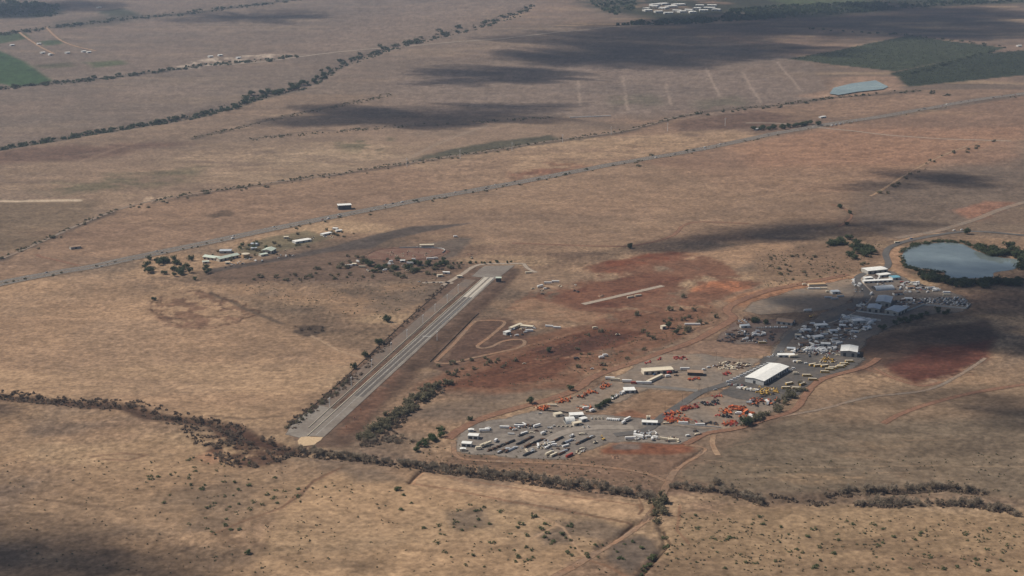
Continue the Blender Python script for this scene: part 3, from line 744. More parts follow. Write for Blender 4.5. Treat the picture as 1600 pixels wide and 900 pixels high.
ribbon("canal_road", [(-50, 416), (0, 406), (60, 380), (120, 352), (190, 325), (250, 312), (340, 298), (410, 288), (500, 276), (560, 266), (640, 255), (720, 243), (800, 231), (880, 218), (970, 205), (1050, 184), (1100, 174)], 6, M_GREYROAD, 0.45, 3, 2)
ribbon("dirt_track", [(58, 398), (64, 402), (90, 408), (122, 417)], 5, M_REDROAD, 0.4, 2.5, 1.5)
ribbon("dirt_track", [(1310, 355), (1330, 340), (1322, 328), (1300, 320)], 4, M_REDROAD, 0.4, 2, 1)
ribbon("dirt_track", [(800, 380), (960, 385), (1010, 380), (1050, 368), (1070, 350), (1100, 345), (1170, 348)], 5, M_REDROAD, 0.35, 3, 2)
ribbon("dirt_track", [(1360, 308), (1375, 300), (1430, 265), (1470, 245), (1520, 225), (1570, 216)], 5, M_TANROAD, 0.4, 3, 1.5)
ribbon("dirt_track", [(1400, 372), (1460, 362), (1520, 344), (1570, 326), (1640, 308)], 13, M_GREYROAD, 0.4, 3, 1.5)
ribbon("dirt_track", [(1600, 365), (1530, 363), (1450, 366), (1400, 378)], 5, M_TANROAD, 0.2, 3, 1.5)
ribbon("dirt_track", [(1380, 660), (1420, 640), (1480, 622), (1540, 610), (1640, 597)], 6, M_REDROAD, 0.35, 3, 1.5)
ribbon("dirt_track", [(1200, 655), (1280, 640), (1360, 620), (1450, 608), (1500, 585), (1540, 560)], 3.5, M_GREYROAD, 0.35, 2.5, 1.5)
ribbon("dirt_track", [(1365, 575), (1400, 592), (1440, 602), (1470, 596)], 4, M_REDROAD, 0.2, 2, 1)
ribbon("red_dirt_road", [(700, 686), (712, 676), (740, 660), (775, 647), (830, 632), (869, 621), (905, 606), (921, 593), (945, 582), (992, 566), (1030, 552), (1080, 535),
                         (1117, 516), (1140, 503), (1146, 496), (1136, 486), (1146, 475), (1195, 456), (1241, 446), (1325, 429)], 10, M_REDROAD, 0.55, 4, 2)
ribbon("red_dirt_road", [(1372, 560), (1350, 574), (1287, 592), (1262, 612), (1248, 634), (1232, 645), (1194, 656), (1151, 670), (1110, 676), (1092, 683), (1070, 695)], 7, M_REDROAD, 0.66, 3, 1.5)
ribbon("dirt_road", [(1115, 680), (1113, 694), (1122, 712)], 5, M_TANROAD, 0.40, 2.5, 1)
ribbon("dirt_road", [(1070, 695), (1100, 702), (1060, 730), (1040, 760), (1020, 800), (990, 828), (942, 858), (907, 880), (850, 910)], 6, M_BROWNROAD, 0.25, 3, 1)
ribbon("ditch_road", [(708, 690), (720, 716), (800, 722), (900, 726), (1000, 738), (1040, 752)], 4, M_BROWNROAD, 0.40, 3, 1.5)

# yards and pavements
yard("gravel_yard", [(711, 704), (728, 675), (747, 664), (784, 656), (839, 642), (880, 645), (944, 651), (1000, 654), (1040, 661), (1130, 669), (1090, 676),
                     (1060, 692), (975, 688), (950, 690), (925, 699), (880, 716), (831, 714), (756, 709)], M_GRAVEL, 0.15)
yard("rental_yard", [(848, 641), (900, 622), (950, 602), (985, 582), (1012, 561), (1040, 556), (1100, 555), (1130, 560), (1185, 562), (1150, 596), (1100, 612),
                     (1010, 606), (985, 615), (940, 638), (900, 647)], M_GRAVEL2, 0.28)
yard("machine_yard", [(1030, 661), (1090, 626), (1140, 614), (1200, 622), (1222, 634), (1185, 654), (1140, 668), (1100, 669)], M_GRAVEL2, 0.40)
yard("depot_yard", [(1130, 615), (1168, 585), (1200, 560), (1240, 556), (1300, 556), (1345, 560), (1332, 576), (1290, 588), (1255, 604), (1232, 624), (1190, 626), (1150, 622)], M_DARKASPH, 0.52)
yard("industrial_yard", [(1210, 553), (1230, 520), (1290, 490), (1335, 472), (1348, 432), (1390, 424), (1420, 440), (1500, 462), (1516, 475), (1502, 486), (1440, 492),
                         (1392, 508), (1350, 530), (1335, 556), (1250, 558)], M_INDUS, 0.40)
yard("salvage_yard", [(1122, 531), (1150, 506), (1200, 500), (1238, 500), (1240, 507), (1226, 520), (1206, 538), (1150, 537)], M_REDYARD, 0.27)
yard("dirt_lot", [(1162, 486), (1180, 474), (1240, 455), (1332, 436), (1340, 460), (1312, 479), (1262, 487), (1190, 490)], M_GRAVEL2, 0.14)

ACCESS = [(1640, 372), (1520, 362), (1440, 372), (1396, 384), (1384, 396), (1388, 412), (1380, 421), (1350, 428), (1339, 436), (1345, 446), (1354, 456), (1354, 466), (1337, 482), (1308, 497),
          (1270, 510), (1240, 522), (1224, 538), (1213, 556), (1196, 569), (1160, 588), (1130, 602), (1095, 613), (1065, 632), (1035, 652), (1010, 672), (960, 680)]
ribbon("access_road", ACCESS, 11, M_ROAD, 0.66, 1.2, 0.4)
ribbon("footpath", ACCESS[7:15], 2.2, M_PALEROAD, 0.70, 0.6, 0.3, 7.5)
ribbon("yard_lane", [(975, 602), (1030, 605), (1090, 611)], 9, M_ASPH, 0.54, 2, 0.5)
ribbon("yard_lane", [(840, 700), (880, 676), (930, 668), (990, 668)], 11, M_LANE, 0.30, 5, 2)

S_NEAR, S_FAR = (492, 682), (765, 434)
strip = ribbon("drag_strip", [S_NEAR, S_FAR], 23, M_STRIP, 0.46, 0.6, 0, smooth=False)
ribbon("launch_pad", [(731, 465), (765, 434)], 7.0, M_CONC, 0.72, 0.3, 0, 5.2, smooth=False, parent=strip)
ribbon("launch_pad", [(731, 465), (765, 434)], 7.0, M_CONC, 0.72, 0.3, 0, -5.2, smooth=False, parent=strip)
ribbon("centre_line", [(494, 680), (731, 465)], 0.2, M_MARK, 0.66, 0.05, 0, 0, smooth=False, parent=strip)
ribbon("edge_line", [(600, 584), (731, 465)], 0.15, M_MARK, 0.66, 0.05, 0, 7.6, smooth=False, parent=strip)
ribbon("edge_line", [(600, 584), (731, 465)], 0.15, M_MARK, 0.66, 0.05, 0, -7.6, smooth=False, parent=strip)
ribbon("tyre_mark", [(560, 620), (731, 465)], 2.4, M_TYRE, 0.56, 2.0, 0, 4.0, smooth=False, parent=strip)
ribbon("tyre_mark", [(560, 620), (731, 465)], 2.4, M_TYRE, 0.56, 2.0, 0, -4.0, smooth=False, parent=strip)
ribbon("finish_line", [(660, 526), (674, 526.2)], 1.2, M_MARK, 0.80, 0.2, 0, smooth=False, parent=strip, step=3)
ret = ribbon("return_lane", [(463, 676), (470, 668), (520, 626), (600, 553), (700, 466), (735, 437)], 18, M_RETURN, 0.22, 4, 0.5, smooth=False)
yard("run_off_pad", [(447, 679), (470, 652), (500, 634), (520, 640), (489, 680), (470, 684)], M_STRIP, 0.34, 3, 2)
yard("staging_apron", [(737, 432), (757, 416), (804, 415), (776, 436)], M_APRON, 0.58, 2, 1)
ribbon("pit_road", [(690, 447), (720, 430), (748, 414), (800, 412), (818, 412)], 6, M_PALEROAD, 0.34, 3, 1)
ribbon("pit_road", [(818, 412), (825, 420), (838, 426)], 5, M_PALEROAD, 0.46, 3, 1)
ribbon("pit_road", [(660, 442), (690, 441), (708, 443)], 6, M_PALEROAD, 0.34, 3, 1)
yard("sand_trap", [(466, 690), (472, 684), (504, 684), (490, 695), (470, 697)], M_SAND, 0.56, 2.5, 2)
def z4(x, y): return (620 + x / 3.3333, 400 + y / 3.3333)
ribbon("kart_track", [z4(*p) for p in ((200, 552), (300, 455), (390, 355), (430, 338), (535, 336), (562, 350), (530, 382), (470, 432), (420, 468), (440, 481), (490, 474), (560, 442), (640, 435),
                                       (668, 450), (640, 476), (540, 500), (400, 530), (300, 556), (230, 560), (200, 552))], 4, M_BROWNROAD, 0.3, 2.5, 0.8)
ribbon("model_airstrip", [(911, 475.5), (1036, 446.5)], 9, M_PALEROAD, 0.3, 2, 0.5, smooth=False)
yard("arena_floor", [(574, 400), (588, 392), (600, 389), (624, 387), (688, 389), (695, 393), (688, 399), (670, 403), (644, 407), (610, 407), (580, 405)], M_ARENA, 0.2, 12, 7)
#MARK_OBJECTS
# ---------------------------------------------------------------- water
def water_mat(name, col):
    m, nt, b = nodes_of(name)
    n1, mix = grain(nt, b, col, 0.009, 0.42, coord='World')
    b.inputs["Roughness"].default_value = 0.06
    b.inputs["IOR"].default_value = 1.33
    b.inputs["Specular IOR Level"].default_value = 0.6
    geo = N(nt, "ShaderNodeNewGeometry")
    n = N(nt, "ShaderNodeTexNoise"); n.inputs["Scale"].default_value = 0.35; n.inputs["Detail"].default_value = 3
    nt.links.new(geo.outputs["Position"], n.inputs["Vector"])
    bp = N(nt, "ShaderNodeBump"); bp.inputs["Strength"].default_value = 0.12; bp.inputs["Distance"].default_value = 0.3
    nt.links.new(n.outputs["Fac"], bp.inputs["Height"]); nt.links.new(bp.outputs["Normal"], b.inputs["Normal"])
    return m

def water(name, px, mat, zoff, smooth=True):
    pts = spline(F(px + px[:1]), 8)[:-1] if smooth else np.array(F(px))
    z = float(np.median(terrain(pts[:, 0], pts[:, 1]))) + zoff
    me = bpy.data.meshes.new(name)
    me.from_pydata([(p[0], p[1], z) for p in pts], [], [tuple(range(len(pts)))])
    if me.polygons[0].normal.z < 0:
        me.flip_normals()
    me.materials.append(mat)
    o = link(name, me); o["kind"] = "structure"
    return o

POND = [(1409, 400), (1420, 386), (1450, 381), (1478, 379), (1505, 382), (1525, 392), (1560, 402), (1590, 406), (1586, 420), (1554, 426), (1550, 433), (1515, 435), (1480, 434), (1474, 425), (1450, 421), (1420, 416)]
water("pond_water", POND, water_mat("pond_water", (0.150, 0.180, 0.178)), 0.25)
RES = [(1296, 147), (1302, 138), (1330, 131), (1368, 126), (1388, 136), (1380, 140), (1340, 144), (1310, 149)]
water("reservoir_water", RES, water_mat("reservoir_water", (0.25, 0.29, 0.255)), 2.2, False)

# ---------------------------------------------------------------- clouds overhead (their shade lies on the plain) and the air
def cloud_mat():
    m = bpy.data.materials.new("cloud_vapour"); m.use_nodes = True
    nt = m.node_tree; nt.nodes.remove(nt.nodes["Principled BSDF"])
    v = N(nt, "ShaderNodeVolumeScatter"); v.inputs["Color"].default_value = (1, 1, 1, 1)
    v.inputs["Density"].default_value = 0.0088; v.inputs["Anisotropy"].default_value = 0.3
    nt.links.new(v.outputs[0], nt.nodes["Material Output"].inputs["Volume"])
    return m
M_CLOUD = cloud_mat()

def cloud(px, py, rx, ry, thick, ang=0.0, alt=1450.0, seed=0):
    """a lumpy closed cloud whose shadow falls around the given place"""
    import bmesh
    gx, gy = flat(px, py)
    back = alt / math.tan(SUN_EL)
    bm = bmesh.new(); bmesh.ops.create_icosphere(bm, subdivisions=5, radius=1.0)
    P = np.array([v.co[:] for v in bm.verts])
    o = seed * 13.7
    th = np.arctan2(P[:, 1], P[:, 0])
    n = fbm(P[:, 0] * 1.6 + o, P[:, 1] * 1.6 + P[:, 2] * 1.1 + o, 5, 0.62)
    n2 = fbm(P[:, 0] * 5 + o + 4, P[:, 1] * 5 + P[:, 2] * 3 + 8, 4, 0.65)
    r = 0.28 + 1.35 * sstep(0.25, 0.75, n) + 0.85 * (n2 - 0.5)
    r = np.maximum(r, 0.12)
    Q = P * r[:, None]
    Q[:, 2] *= np.where(Q[:, 2] < 0, 0.45, 1.0)
    ca, sa = math.cos(ang), math.sin(ang)
    for v, q in zip(bm.verts, Q):
        x, y, z = q[0] * rx, q[1] * ry, q[2] * thick
        v.co = (x * ca - y * sa, x * sa + y * ca, z)
    me = bpy.data.meshes.new("cloud"); bm.to_mesh(me); bm.free()
    me.polygons.foreach_set("use_smooth", [True] * len(me.polygons))
    me.materials.append(M_CLOUD)
    c = link("cloud", me); c["kind"] = "structure"
    c.location = (gx + SUN_TO.x * back, gy + SUN_TO.y * back, alt)

CLOUDS = [(40, 872, 62, 56, 150, 0.2), (-30, 850, 70, 56, 150, 0.6), (85, 905, 46, 44, 120, 0.1), (120, 832, 45, 16, 45, 0.1),
          (640, 177, 330, 210, 150, 0.15), (500, 187, 240, 90, 80, 0.2), (770, 165, 200, 80, 80, 0.1), (765, 117, 190, 260, 130, 1.0), (700, 130, 130, 90, 80, 0.4),
          (990, 86, 420, 400, 150, 0.2), (1130, 74, 330, 420, 150, 0.9), (880, 92, 230, 260, 110, 0.3), (1280, 40, 640, 620, 190, 0.5), (1100, 44, 520, 500, 160, 0.2), (1420, 22, 520, 600, 150, 0.2), (960, 60, 380, 420, 120, 0.4), (385, 26, 330, 380, 120, 0.1), (20, 14, 420, 500, 110, 0.3),
          (1240, 356, 150, 60, 110, 0.35), (1120, 372, 190, 48, 90, 0.5), (960, 392, 150, 36, 70, 0.5), (1345, 352, 90, 34, 80, 0.1), (1450, 280, 110, 90, 90, 0.4), (1360, 292, 90, 40, 60, 0.2),
          (1330, 508, 150, 90, 150, 0.75), (1420, 480, 120, 95, 150, 0.6), (1280, 485, 100, 60, 110, 0.6), (1250, 515, 105, 66, 120, 0.7), (1500, 520, 120, 100, 130, 0.4), (1570, 446, 110, 120, 150, 0.9), (1500, 448, 80, 50, 120, 0.2), (1625, 650, 60, 70, 110, 0.5),
          (1590, 500, 110, 130, 140, 0.2), (1240, 470, 70, 30, 70, 0.5), (-40, 640, 60, 40, 70, 0.2), (1480, 610, 90, 26, 50, 0.3)]
for i, c in enumerate(CLOUDS):
    cloud(*c, seed=i)

hz = MB().box(-30000, 30000, -3000, 45000, -14, CAM_H + 60)
hm = bpy.data.materials.new("thin_haze"); hm.use_nodes = True
hm.node_tree.nodes.remove(hm.node_tree.nodes["Principled BSDF"])
hv = N(hm.node_tree, "ShaderNodeVolumePrincipled")
hv.inputs["Color"].default_value = (0.58, 0.74, 1.0, 1); hv.inputs["Density"].default_value = 3.3e-5; hv.inputs["Anisotropy"].default_value = 0.2
hm.node_tree.links.new(hv.outputs[0], hm.node_tree.nodes["Material Output"].inputs["Volume"])
haze = link("haze", hz.mesh("haze", hm)); haze["kind"] = "stuff"

# ---------------------------------------------------------------- vegetation
leaf("dark_leaf", (0.055, 0.074, 0.036), (0.110, 0.130, 0.062))
leaf("green_leaf", (0.070, 0.100, 0.036), (0.135, 0.170, 0.068))
leaf("dry_twig", (0.26, 0.21, 0.155), (0.42, 0.345, 0.255))
leaf("brown_twig", (0.140, 0.100, 0.072), (0.245, 0.185, 0.135))
leaf("olive_twig", (0.15, 0.135, 0.078), (0.25, 0.215, 0.135))
leaf("far_leaf", (0.070, 0.085, 0.048), (0.125, 0.135, 0.075))
leaf("shrub_leaf", (0.095, 0.120, 0.050), (0.190, 0.200, 0.100))
M_BARK = paint("bark", (0.085, 0.062, 0.046), 0.9, scale=3, amount=0.3)

def crown_mesh(name, mat, seed, lobes, cards, size, low=0.12, twig=False, spread=0.62):
    rg = random.Random(seed)
    L = []
    for k in range(lobes):
        a = rg.uniform(0, 6.283); d = rg.uniform(0.1, spread)
        L.append((Vector((math.cos(a) * d, math.sin(a) * d, rg.uniform(low + 0.2, 0.82))), rg.uniform(0.16, 0.42)))
    V = []; Fc = []; tone = []
    for k in range(cards):
        c, r = rg.choice(L)
        d = Vector((rg.gauss(0, 1), rg.gauss(0, 1), rg.gauss(0, 1))).normalized()
        p = c + d * r * rg.uniform(0.45, 1.0) ** 0.5 * rg.uniform(0.75, 1.12)
        p.z = max(p.z, 0.03 + low * rg.random())
        s = size * rg.uniform(0.55, 1.35)
        nrm = (d + Vector((rg.gauss(0, .6), rg.gauss(0, .6), rg.gauss(0, .6)))).normalized()
        a = nrm.orthogonal().normalized(); b = nrm.cross(a)
        t = rg.random(); i = len(V)
        if twig:
            ax = (d + Vector((0, 0, 0.6))).normalized(); sd = ax.orthogonal().normalized() * s * 0.16
            V += [tuple(p - ax * s - sd), tuple(p - ax * s + sd), tuple(p + ax * s)]; Fc.append((i, i + 1, i + 2)); tone += [t] * 3
        else:
            V += [tuple(p + a * s), tuple(p + b * s * 0.7), tuple(p - a * s), tuple(p - b * s * 0.7)]; Fc.append((i, i + 1, i + 2, i + 3)); tone += [t] * 4
    me = bpy.data.meshes.new(name); me.from_pydata(V, [], Fc); me.materials.append(mat)
    at = me.attributes.new("tone", 'FLOAT', 'POINT'); at.data.foreach_set("value", np.array(tone, dtype=np.float32))
    return me

def trunk_mesh(seed, stems=1):
    rg = random.Random(seed); b = MB()
    for s in range(stems):
        a0 = rg.uniform(0, 6.28); lean = 0.08 if stems == 1 else 0.3
        p = Vector((0.04 * math.cos(a0) * (stems > 1), 0.04 * math.sin(a0) * (stems > 1), -0.04))
        q = p + Vector((math.cos(a0) * lean, math.sin(a0) * lean, 0.38))
        b.tube(p, q, 0.055 / math.sqrt(stems), 0.034 / math.sqrt(stems), 6)
        for k in range(4 if stems == 1 else 3):
            a = rg.uniform(0, 6.28); l = rg.uniform(0.25, 0.45)
            e = q + Vector((math.cos(a) * l, math.sin(a) * l, rg.uniform(0.1, 0.38)))
            b.tube(q, e, 0.026 / math.sqrt(stems), 0.008, 5)
    return b.mesh("trunk", M_BARK)

def veg_kit(kind, name, mat, n, stems, **kw):
    return [Kit(name, [("trunk", trunk_mesh(31 * n + k, stems)), ("crown", crown_mesh("crown", MATS[mat], 100 * n + k, **kw))]) for k in range(4)]

V_TREE = veg_kit(0, "tree", "dark_leaf", 1, 1, lobes=9, cards=620, size=0.085, low=0.2)
V_GTREE = veg_kit(0, "tree", "green_leaf", 2, 1, lobes=8, cards=560, size=0.085, low=0.15)
V_BARE = veg_kit(0, "leafless_bush", "dry_twig", 3, 3, lobes=9, cards=520, size=0.17, low=0.05, twig=True, spread=0.7)
V_BROWN = veg_kit(0, "brown_bush", "brown_twig", 4, 3, lobes=9, cards=520, size=0.17, low=0.03, twig=True, spread=0.75)
V_OLIVE = veg_kit(0, "scrub_bush", "olive_twig", 5, 3, lobes=9, cards=420, size=0.10, low=0.03, spread=0.75)
V_SHRUB = [Kit("green_shrub", [("crown", crown_mesh("green_shrub", MATS["shrub_leaf"], 600 + k, 6, 170, 0.13, 0.0, spread=0.7))]) for k in range(4)]
V_REED = [Kit("reed_clump", [("crown", crown_mesh("reed_clump", MATS["dark_leaf"], 800 + k, 8, 200, 0.12, 0.0, spread=0.8))]) for k in range(3)]
V_FAR = [Kit("far_tree", [("crown", crown_mesh("far_tree", MATS["far_leaf"], 700 + k, 9, 170, 0.16, 0.0, spread=0.95))]) for k in range(4)]

def along(px, t):
    P = [np.array(p, float) for p in px]
    L = [np.linalg.norm(P[i + 1] - P[i]) for i in range(len(P) - 1)]
    d = t * sum(L)
    for i, l in enumerate(L):
        if d <= l or i == len(L) - 1:
            return P[i] + (P[i + 1] - P[i]) * min(1, d / l)
        d -= l

LINE = []

def extremes(obs, label):
    if len(obs) <= 20 or len(label.split()) > 15:
        return
    for word, key in (("tallest", lambda o: -o.scale.z), ("leftmost", lambda o: W2PX(o.location)), ("rightmost", lambda o: -W2PX(o.location)), ("nearest", lambda o: o.location.y), ("farthest", lambda o: -o.location.y)):
        o = min((o for o in obs if o["label"] == label), key=key)
        o["label"] = word + " " + label
ORD = ["first", "second", "third", "fourth", "fifth", "sixth", "seventh", "eighth", "ninth", "tenth", "eleventh", "twelfth", "thirteenth", "fourteenth", "fifteenth", "sixteenth",
       "seventeenth", "eighteenth", "nineteenth", "twentieth"]

def W2PX(p):
    return p.x / p.y

def veg_line(kits, px, n, h, wide, jx, jy, label, cat, group):
    for i in range(n):
        p = along(px, (i + random.random()) / n)
        hh = random.uniform(*h)
        o = random.choice(kits).put(p[0] + random.gauss(0, jx), p[1] + random.gauss(0, jy), random.uniform(0, 6.28), label, cat, group, dz=-0.2)
        LINE.append((p[0], o)) if i else LINE.__setitem__(slice(None), [(p[0], o)])
        if n <= 20 and i == n - 1:
            for k, (_, q) in enumerate(sorted(LINE, key=lambda e: W2PX(e[1].location))):
                q["label"] = f"{ORD[k]} from left, " + label
        w = hh * random.uniform(*wide)
        o.scale = (w, w, hh)
    extremes([o for _, o in LINE], label)

def veg_area(kits, poly, n, h, wide, label, cat, group):
    xs = [p[0] for p in poly]; ys = [p[1] for p in poly]; k = 0; obs = []
    while k < n:
        x, y = random.uniform(min(xs), max(xs)), random.uniform(min(ys), max(ys))
        if not in_poly(np.array([x]), np.array([y]), poly)[0]:
            continue
        hh = random.uniform(*h); w = hh * random.uniform(*wide)
        o = random.choice(kits).put(x, y, random.uniform(0, 6.28), label, cat, group, dz=-0.15)
        o.scale = (w, w, hh); k += 1; obs.append(o)
    extremes(obs, label)

# leafless thickets
veg_line(V_BARE, [(468, 706), (560, 716), (650, 727), (720, 738), (800, 744), (860, 754), (940, 764), (1020, 775)], 74, (6, 9.5), (0.75, 1.1), 3, 2.2,
         "leafless grey-brown bush in the long thicket below the gravel yard", "bush", "bushes of the thicket below the gravel yard")
veg_line(V_OLIVE, [(1040, 778), (1030, 790), (1028, 808), (1022, 812)], 12, (6, 10), (0.8, 1.1), 5, 4,
         "dark bush in the clump beside the eroded dirt road junction", "bush", "bushes of the clump at the dirt road junction")
veg_line(V_BARE, [(1050, 760), (1090, 762), (1140, 768), (1200, 782)], 26, (4.5, 8), (0.8, 1.2), 6, 4,
         "leafless bush in the short thicket right of the dirt road junction", "bush", "bushes of the thicket right of the junction")
veg_line(V_BARE, [(1295, 772), (1330, 764), (1400, 766), (1480, 760), (1535, 767)], 26, (5, 9), (0.75, 1.1), 3, 2,
         "leafless bush in the upper row of the curved gully at lower right", "bush", "bushes of the upper gully row")
veg_line(V_BARE, [(1340, 787), (1440, 788), (1510, 787), (1560, 795), (1595, 803)], 34, (5, 8.5), (0.75, 1.1), 4, 2.5,
         "leafless bush in the lower row of the curved gully at lower right", "bush", "bushes of the lower gully row")
veg_line(V_BROWN, [(-5, 616), (100, 628), (200, 634), (240, 651), (300, 657), (350, 665)], 44, (2.5, 5.5), (0.9, 1.5), 3, 2.5,
         "low dark brown bush lining the dry gulch on the left plain", "bush", "bushes of the left gulch")
veg_area(V_BROWN, [(340, 668), (380, 670), (430, 692), (462, 702), (430, 722), (385, 732), (330, 716)], 30, (2, 6), (0.9, 1.4),
         "dark brown bush in the burnt-looking scrub below the strip's end", "bush", "bushes of the scrub below the strip")
veg_line(V_OLIVE, [(452, 668), (500, 632), (545, 595)], 26, (2.5, 4.5), (0.9, 1.3), 3, 2.5,
         "scrubby bush on the fence line left of the drag strip", "bush", "bushes on the fence line left of the strip")
veg_line(V_OLIVE, [(565, 690), (600, 664), (640, 634), (665, 615), (690, 602)], 64, (5, 9), (0.9, 1.4), 6, 4,
         "olive-brown bush in the dense diagonal hedge right of the drag strip", "bush", "bushes of the diagonal hedge")
veg_line(V_BARE, [(560, 690), (600, 690), (640, 690)], 12, (4, 6), (0.9, 1.2), 6, 4,
         "leafless bush at the foot of the diagonal hedge", "bush", "bushes at the foot of the diagonal hedge")
veg_line(V_GTREE, [(650, 705), (668, 694), (690, 675)], 10, (6, 9), (0.8, 1.0), 4, 4,
         "green tree in the clump left of the white sheds' yard", "tree", "trees of the clump left of the sheds")
veg_line(V_OLIVE, [(1160, 663), (1175, 660), (1190, 650), (1215, 640), (1222, 628), (1252, 606)], 22, (5, 9), (0.8, 1.1), 5, 3,
         "bush on the red bank at the lower right edge of the machine yard", "bush", "bushes on the machine yard bank")
# trees with places of their own
for x, y, h, w, lab in ((553, 576, 9, 0.8, "dark tree nearest the camera of the four left of the drag strip"), (570, 557, 8, 1.0, "second dark tree up of the four left of the drag strip"),
                        (592, 538, 9, 1.1, "third dark tree up of the four left of the drag strip"), (606, 503, 11, 0.95, "largest and farthest dark tree of the four left of the drag strip"),
                        (828, 631, 9, 1.0, "round dark bush above the orange machines at the yard corner"), (735, 657, 6, 0.9, "small dark bush above the white sheds beside the tan road"),
                        (891, 610, 8, 1.0, "bare dark tree above the red dirt bend by the rental yard"), (1166, 664, 11, 1.1, "big round green tree at the corner of the machine yard"),
                        (858, 550, 8, 0.9, "dark tree alone in the middle of the red motocross ground"), (1044, 513, 11, 0.8, "tall dark green tree beside the cream hut above the red road"),
                        (1056, 522, 8, 1.0, "green bush just right of the tall tree by the cream hut"), (1512, 366, 13, 0.85, "round green tree standing alone above the pond"),
                        (1313, 325, 9, 1.1, "dark tree at the upper bend of the red track"), (1327, 334, 8, 1.0, "dark tree at the right side of the red track bend"),
                        (985, 388, 10, 1.0, "lone dark tree in the cloud shadow above the red earth"), (1574, 388, 14, 1.3, "large dark tree on the far shore of the pond"),
                        (1322, 352, 8, 1.0, "dark tree at the lower end of the red track"), (387, 866, 5, 1.2, "largest green shrub near the bottom left of the plain"),
                        (241, 469, 6, 1.1, "dark bush on the rim of the disturbed ring on the left plain"), (621, 766, 4.5, 1.5, "broad green shrub below the small trench on the tan slope")):
    o = random.choice(V_TREE if h > 5 else V_GTREE).put(x, y, random.uniform(0, 6.28), lab, "tree" if h > 5 else "shrub", None, dz=-0.2)
    o.scale = (h * w, h * w, h)
veg_area(V_TREE, [(198, 420), (230, 404), (300, 404), (334, 424), (300, 440), (250, 430)], 34, (6, 11), (0.8, 1.3),
         "dark green tree in the grove left of the green-roofed buildings", "tree", "grove left of the green-roofed buildings")
veg_area(V_GTREE, [(360, 386), (400, 378), (430, 382), (400, 394)], 9, (5, 8), (0.8, 1.1), "tree in the garden behind the green-roofed buildings", "tree", "garden trees behind the green roofs")
veg_area(V_OLIVE, [(455, 418), (540, 400), (720, 408), (735, 418), (690, 436), (560, 436), (470, 440), (380, 440)], 64, (3, 7), (0.9, 1.4),
         "olive bush scattered over the brown ground below the arena", "bush", "bushes below the arena")
veg_line(V_TREE, [(572, 420), (640, 418), (705, 416)], 19, (6, 11), (1.0, 1.5), 8, 5, "dark tree in the scrub just below the red arena", "tree", "trees just below the arena")
veg_line(V_TREE, [(706, 413), (800, 411)], 13, (4, 5.5), (0.8, 1.0), 1.5, 0.4, "small round tree in the row along the pale pit road", "tree", "row of trees along the pit road")
veg_area(V_TREE, [(1295, 378), (1325, 372), (1365, 392), (1372, 402), (1330, 405), (1298, 388)], 26, (7, 12), (1.1, 1.6), "dark green tree in the clump left of the pond road", "tree", "clump left of the pond road")
veg_area(V_OLIVE, [(1190, 400), (1300, 385), (1370, 405), (1340, 428), (1220, 440)], 46, (2, 5), (0.9, 1.4), "low bush on the dry ground above the white containers", "bush", "bushes above the white containers")
veg_line(V_TREE, [(1440, 434), (1460, 437), (1480, 443), (1530, 445), (1580, 444), (1600, 443)], 64, (7, 12), (0.9, 1.4), 5, 2.0, "dark tree crowding the near shore of the pond", "tree", "trees on the near shore of the pond")
veg_line(V_TREE, [(1530, 394), (1560, 398), (1595, 398), (1600, 425)], 40, (7, 14), (0.9, 1.4), 4, 2, "dark tree on the right shore of the pond", "tree", "trees on the right shore of the pond")
veg_line(V_REED, [(1410, 396), (1425, 383), (1470, 377), (1508, 380), (1530, 391)], 44, (3, 5.5), (1.2, 1.8), 2, 0.7, "low green reed clump on the far bank of the pond", "reeds", "reed clumps on the far bank")
veg_line(V_REED, [(1408, 402), (1414, 417), (1440, 424), (1470, 426)], 34, (3, 5.5), (1.2, 1.8), 2, 1, "low green reed clump on the left bank of the pond", "reeds", "reed clumps on the left bank")
veg_area(V_OLIVE, [(680, 570), (740, 560), (800, 555), (830, 560), (760, 585), (690, 590)], 20, (3, 6), (0.9, 1.3), "bush between the kart track and the red motocross ground", "bush", "bushes below the kart track")
veg_area(V_OLIVE, [(980, 480), (1050, 460), (1110, 470), (1120, 500), (1060, 525), (1000, 500)], 14, (4, 8), (0.9, 1.2), "bush on the grey slope above the red road", "bush", "bushes above the red road")
veg_area(V_OLIVE, [(890, 520), (1060, 500), (1090, 520), (960, 575), (900, 600)], 18, (3, 6), (0.9, 1.3), "bush between the motocross ground and the red road", "bush", "bushes beside the red road")
veg_area(V_TREE, [(1175, 500), (1205, 500), (1205, 506), (1175, 506)], 4, (6, 8), (0.9, 1.2), "dark tree behind the row of cars at the brown-roofed house", "tree", "trees behind the brown-roofed house's cars")
veg_line(V_TREE, [(1385, 512), (1420, 500), (1450, 495)], 9, (6, 9), (0.9, 1.2), 4, 2, "dark bush under the perimeter wall of the industrial yard", "bush", "bushes below the perimeter wall")
veg_area(V_TREE, [(1458, 486), (1480, 484), (1482, 492), (1460, 492)], 4, (6, 8), (0.9, 1.1), "dark bush in the bare plot below the parked car lot", "bush", "bushes below the car lot")
veg_line(V_TREE, [(932, 640), (945, 632), (958, 624)], 9, (5, 7), (0.8, 1.0), 1, 1, "dark tree in the rental yard's short row beside white trucks", "tree", "short tree row in the rental yard")
veg_line(V_TREE, [(1180, 204), (1230, 200), (1280, 194)], 20, (9, 13), (1.0, 1.5), 4, 1.2, "dark tree in the windbreak beside the highway junction", "tree", "windbreak at the highway junction")
veg_line(V_TREE, [(520, 107), (500, 122), (480, 135), (430, 147), (395, 152), (370, 168)], 40, (10, 17), (0.9, 1.4), 6, 2.5, "dark green tree in the winding wooded gulch far left", "tree", "trees of the winding gulch")
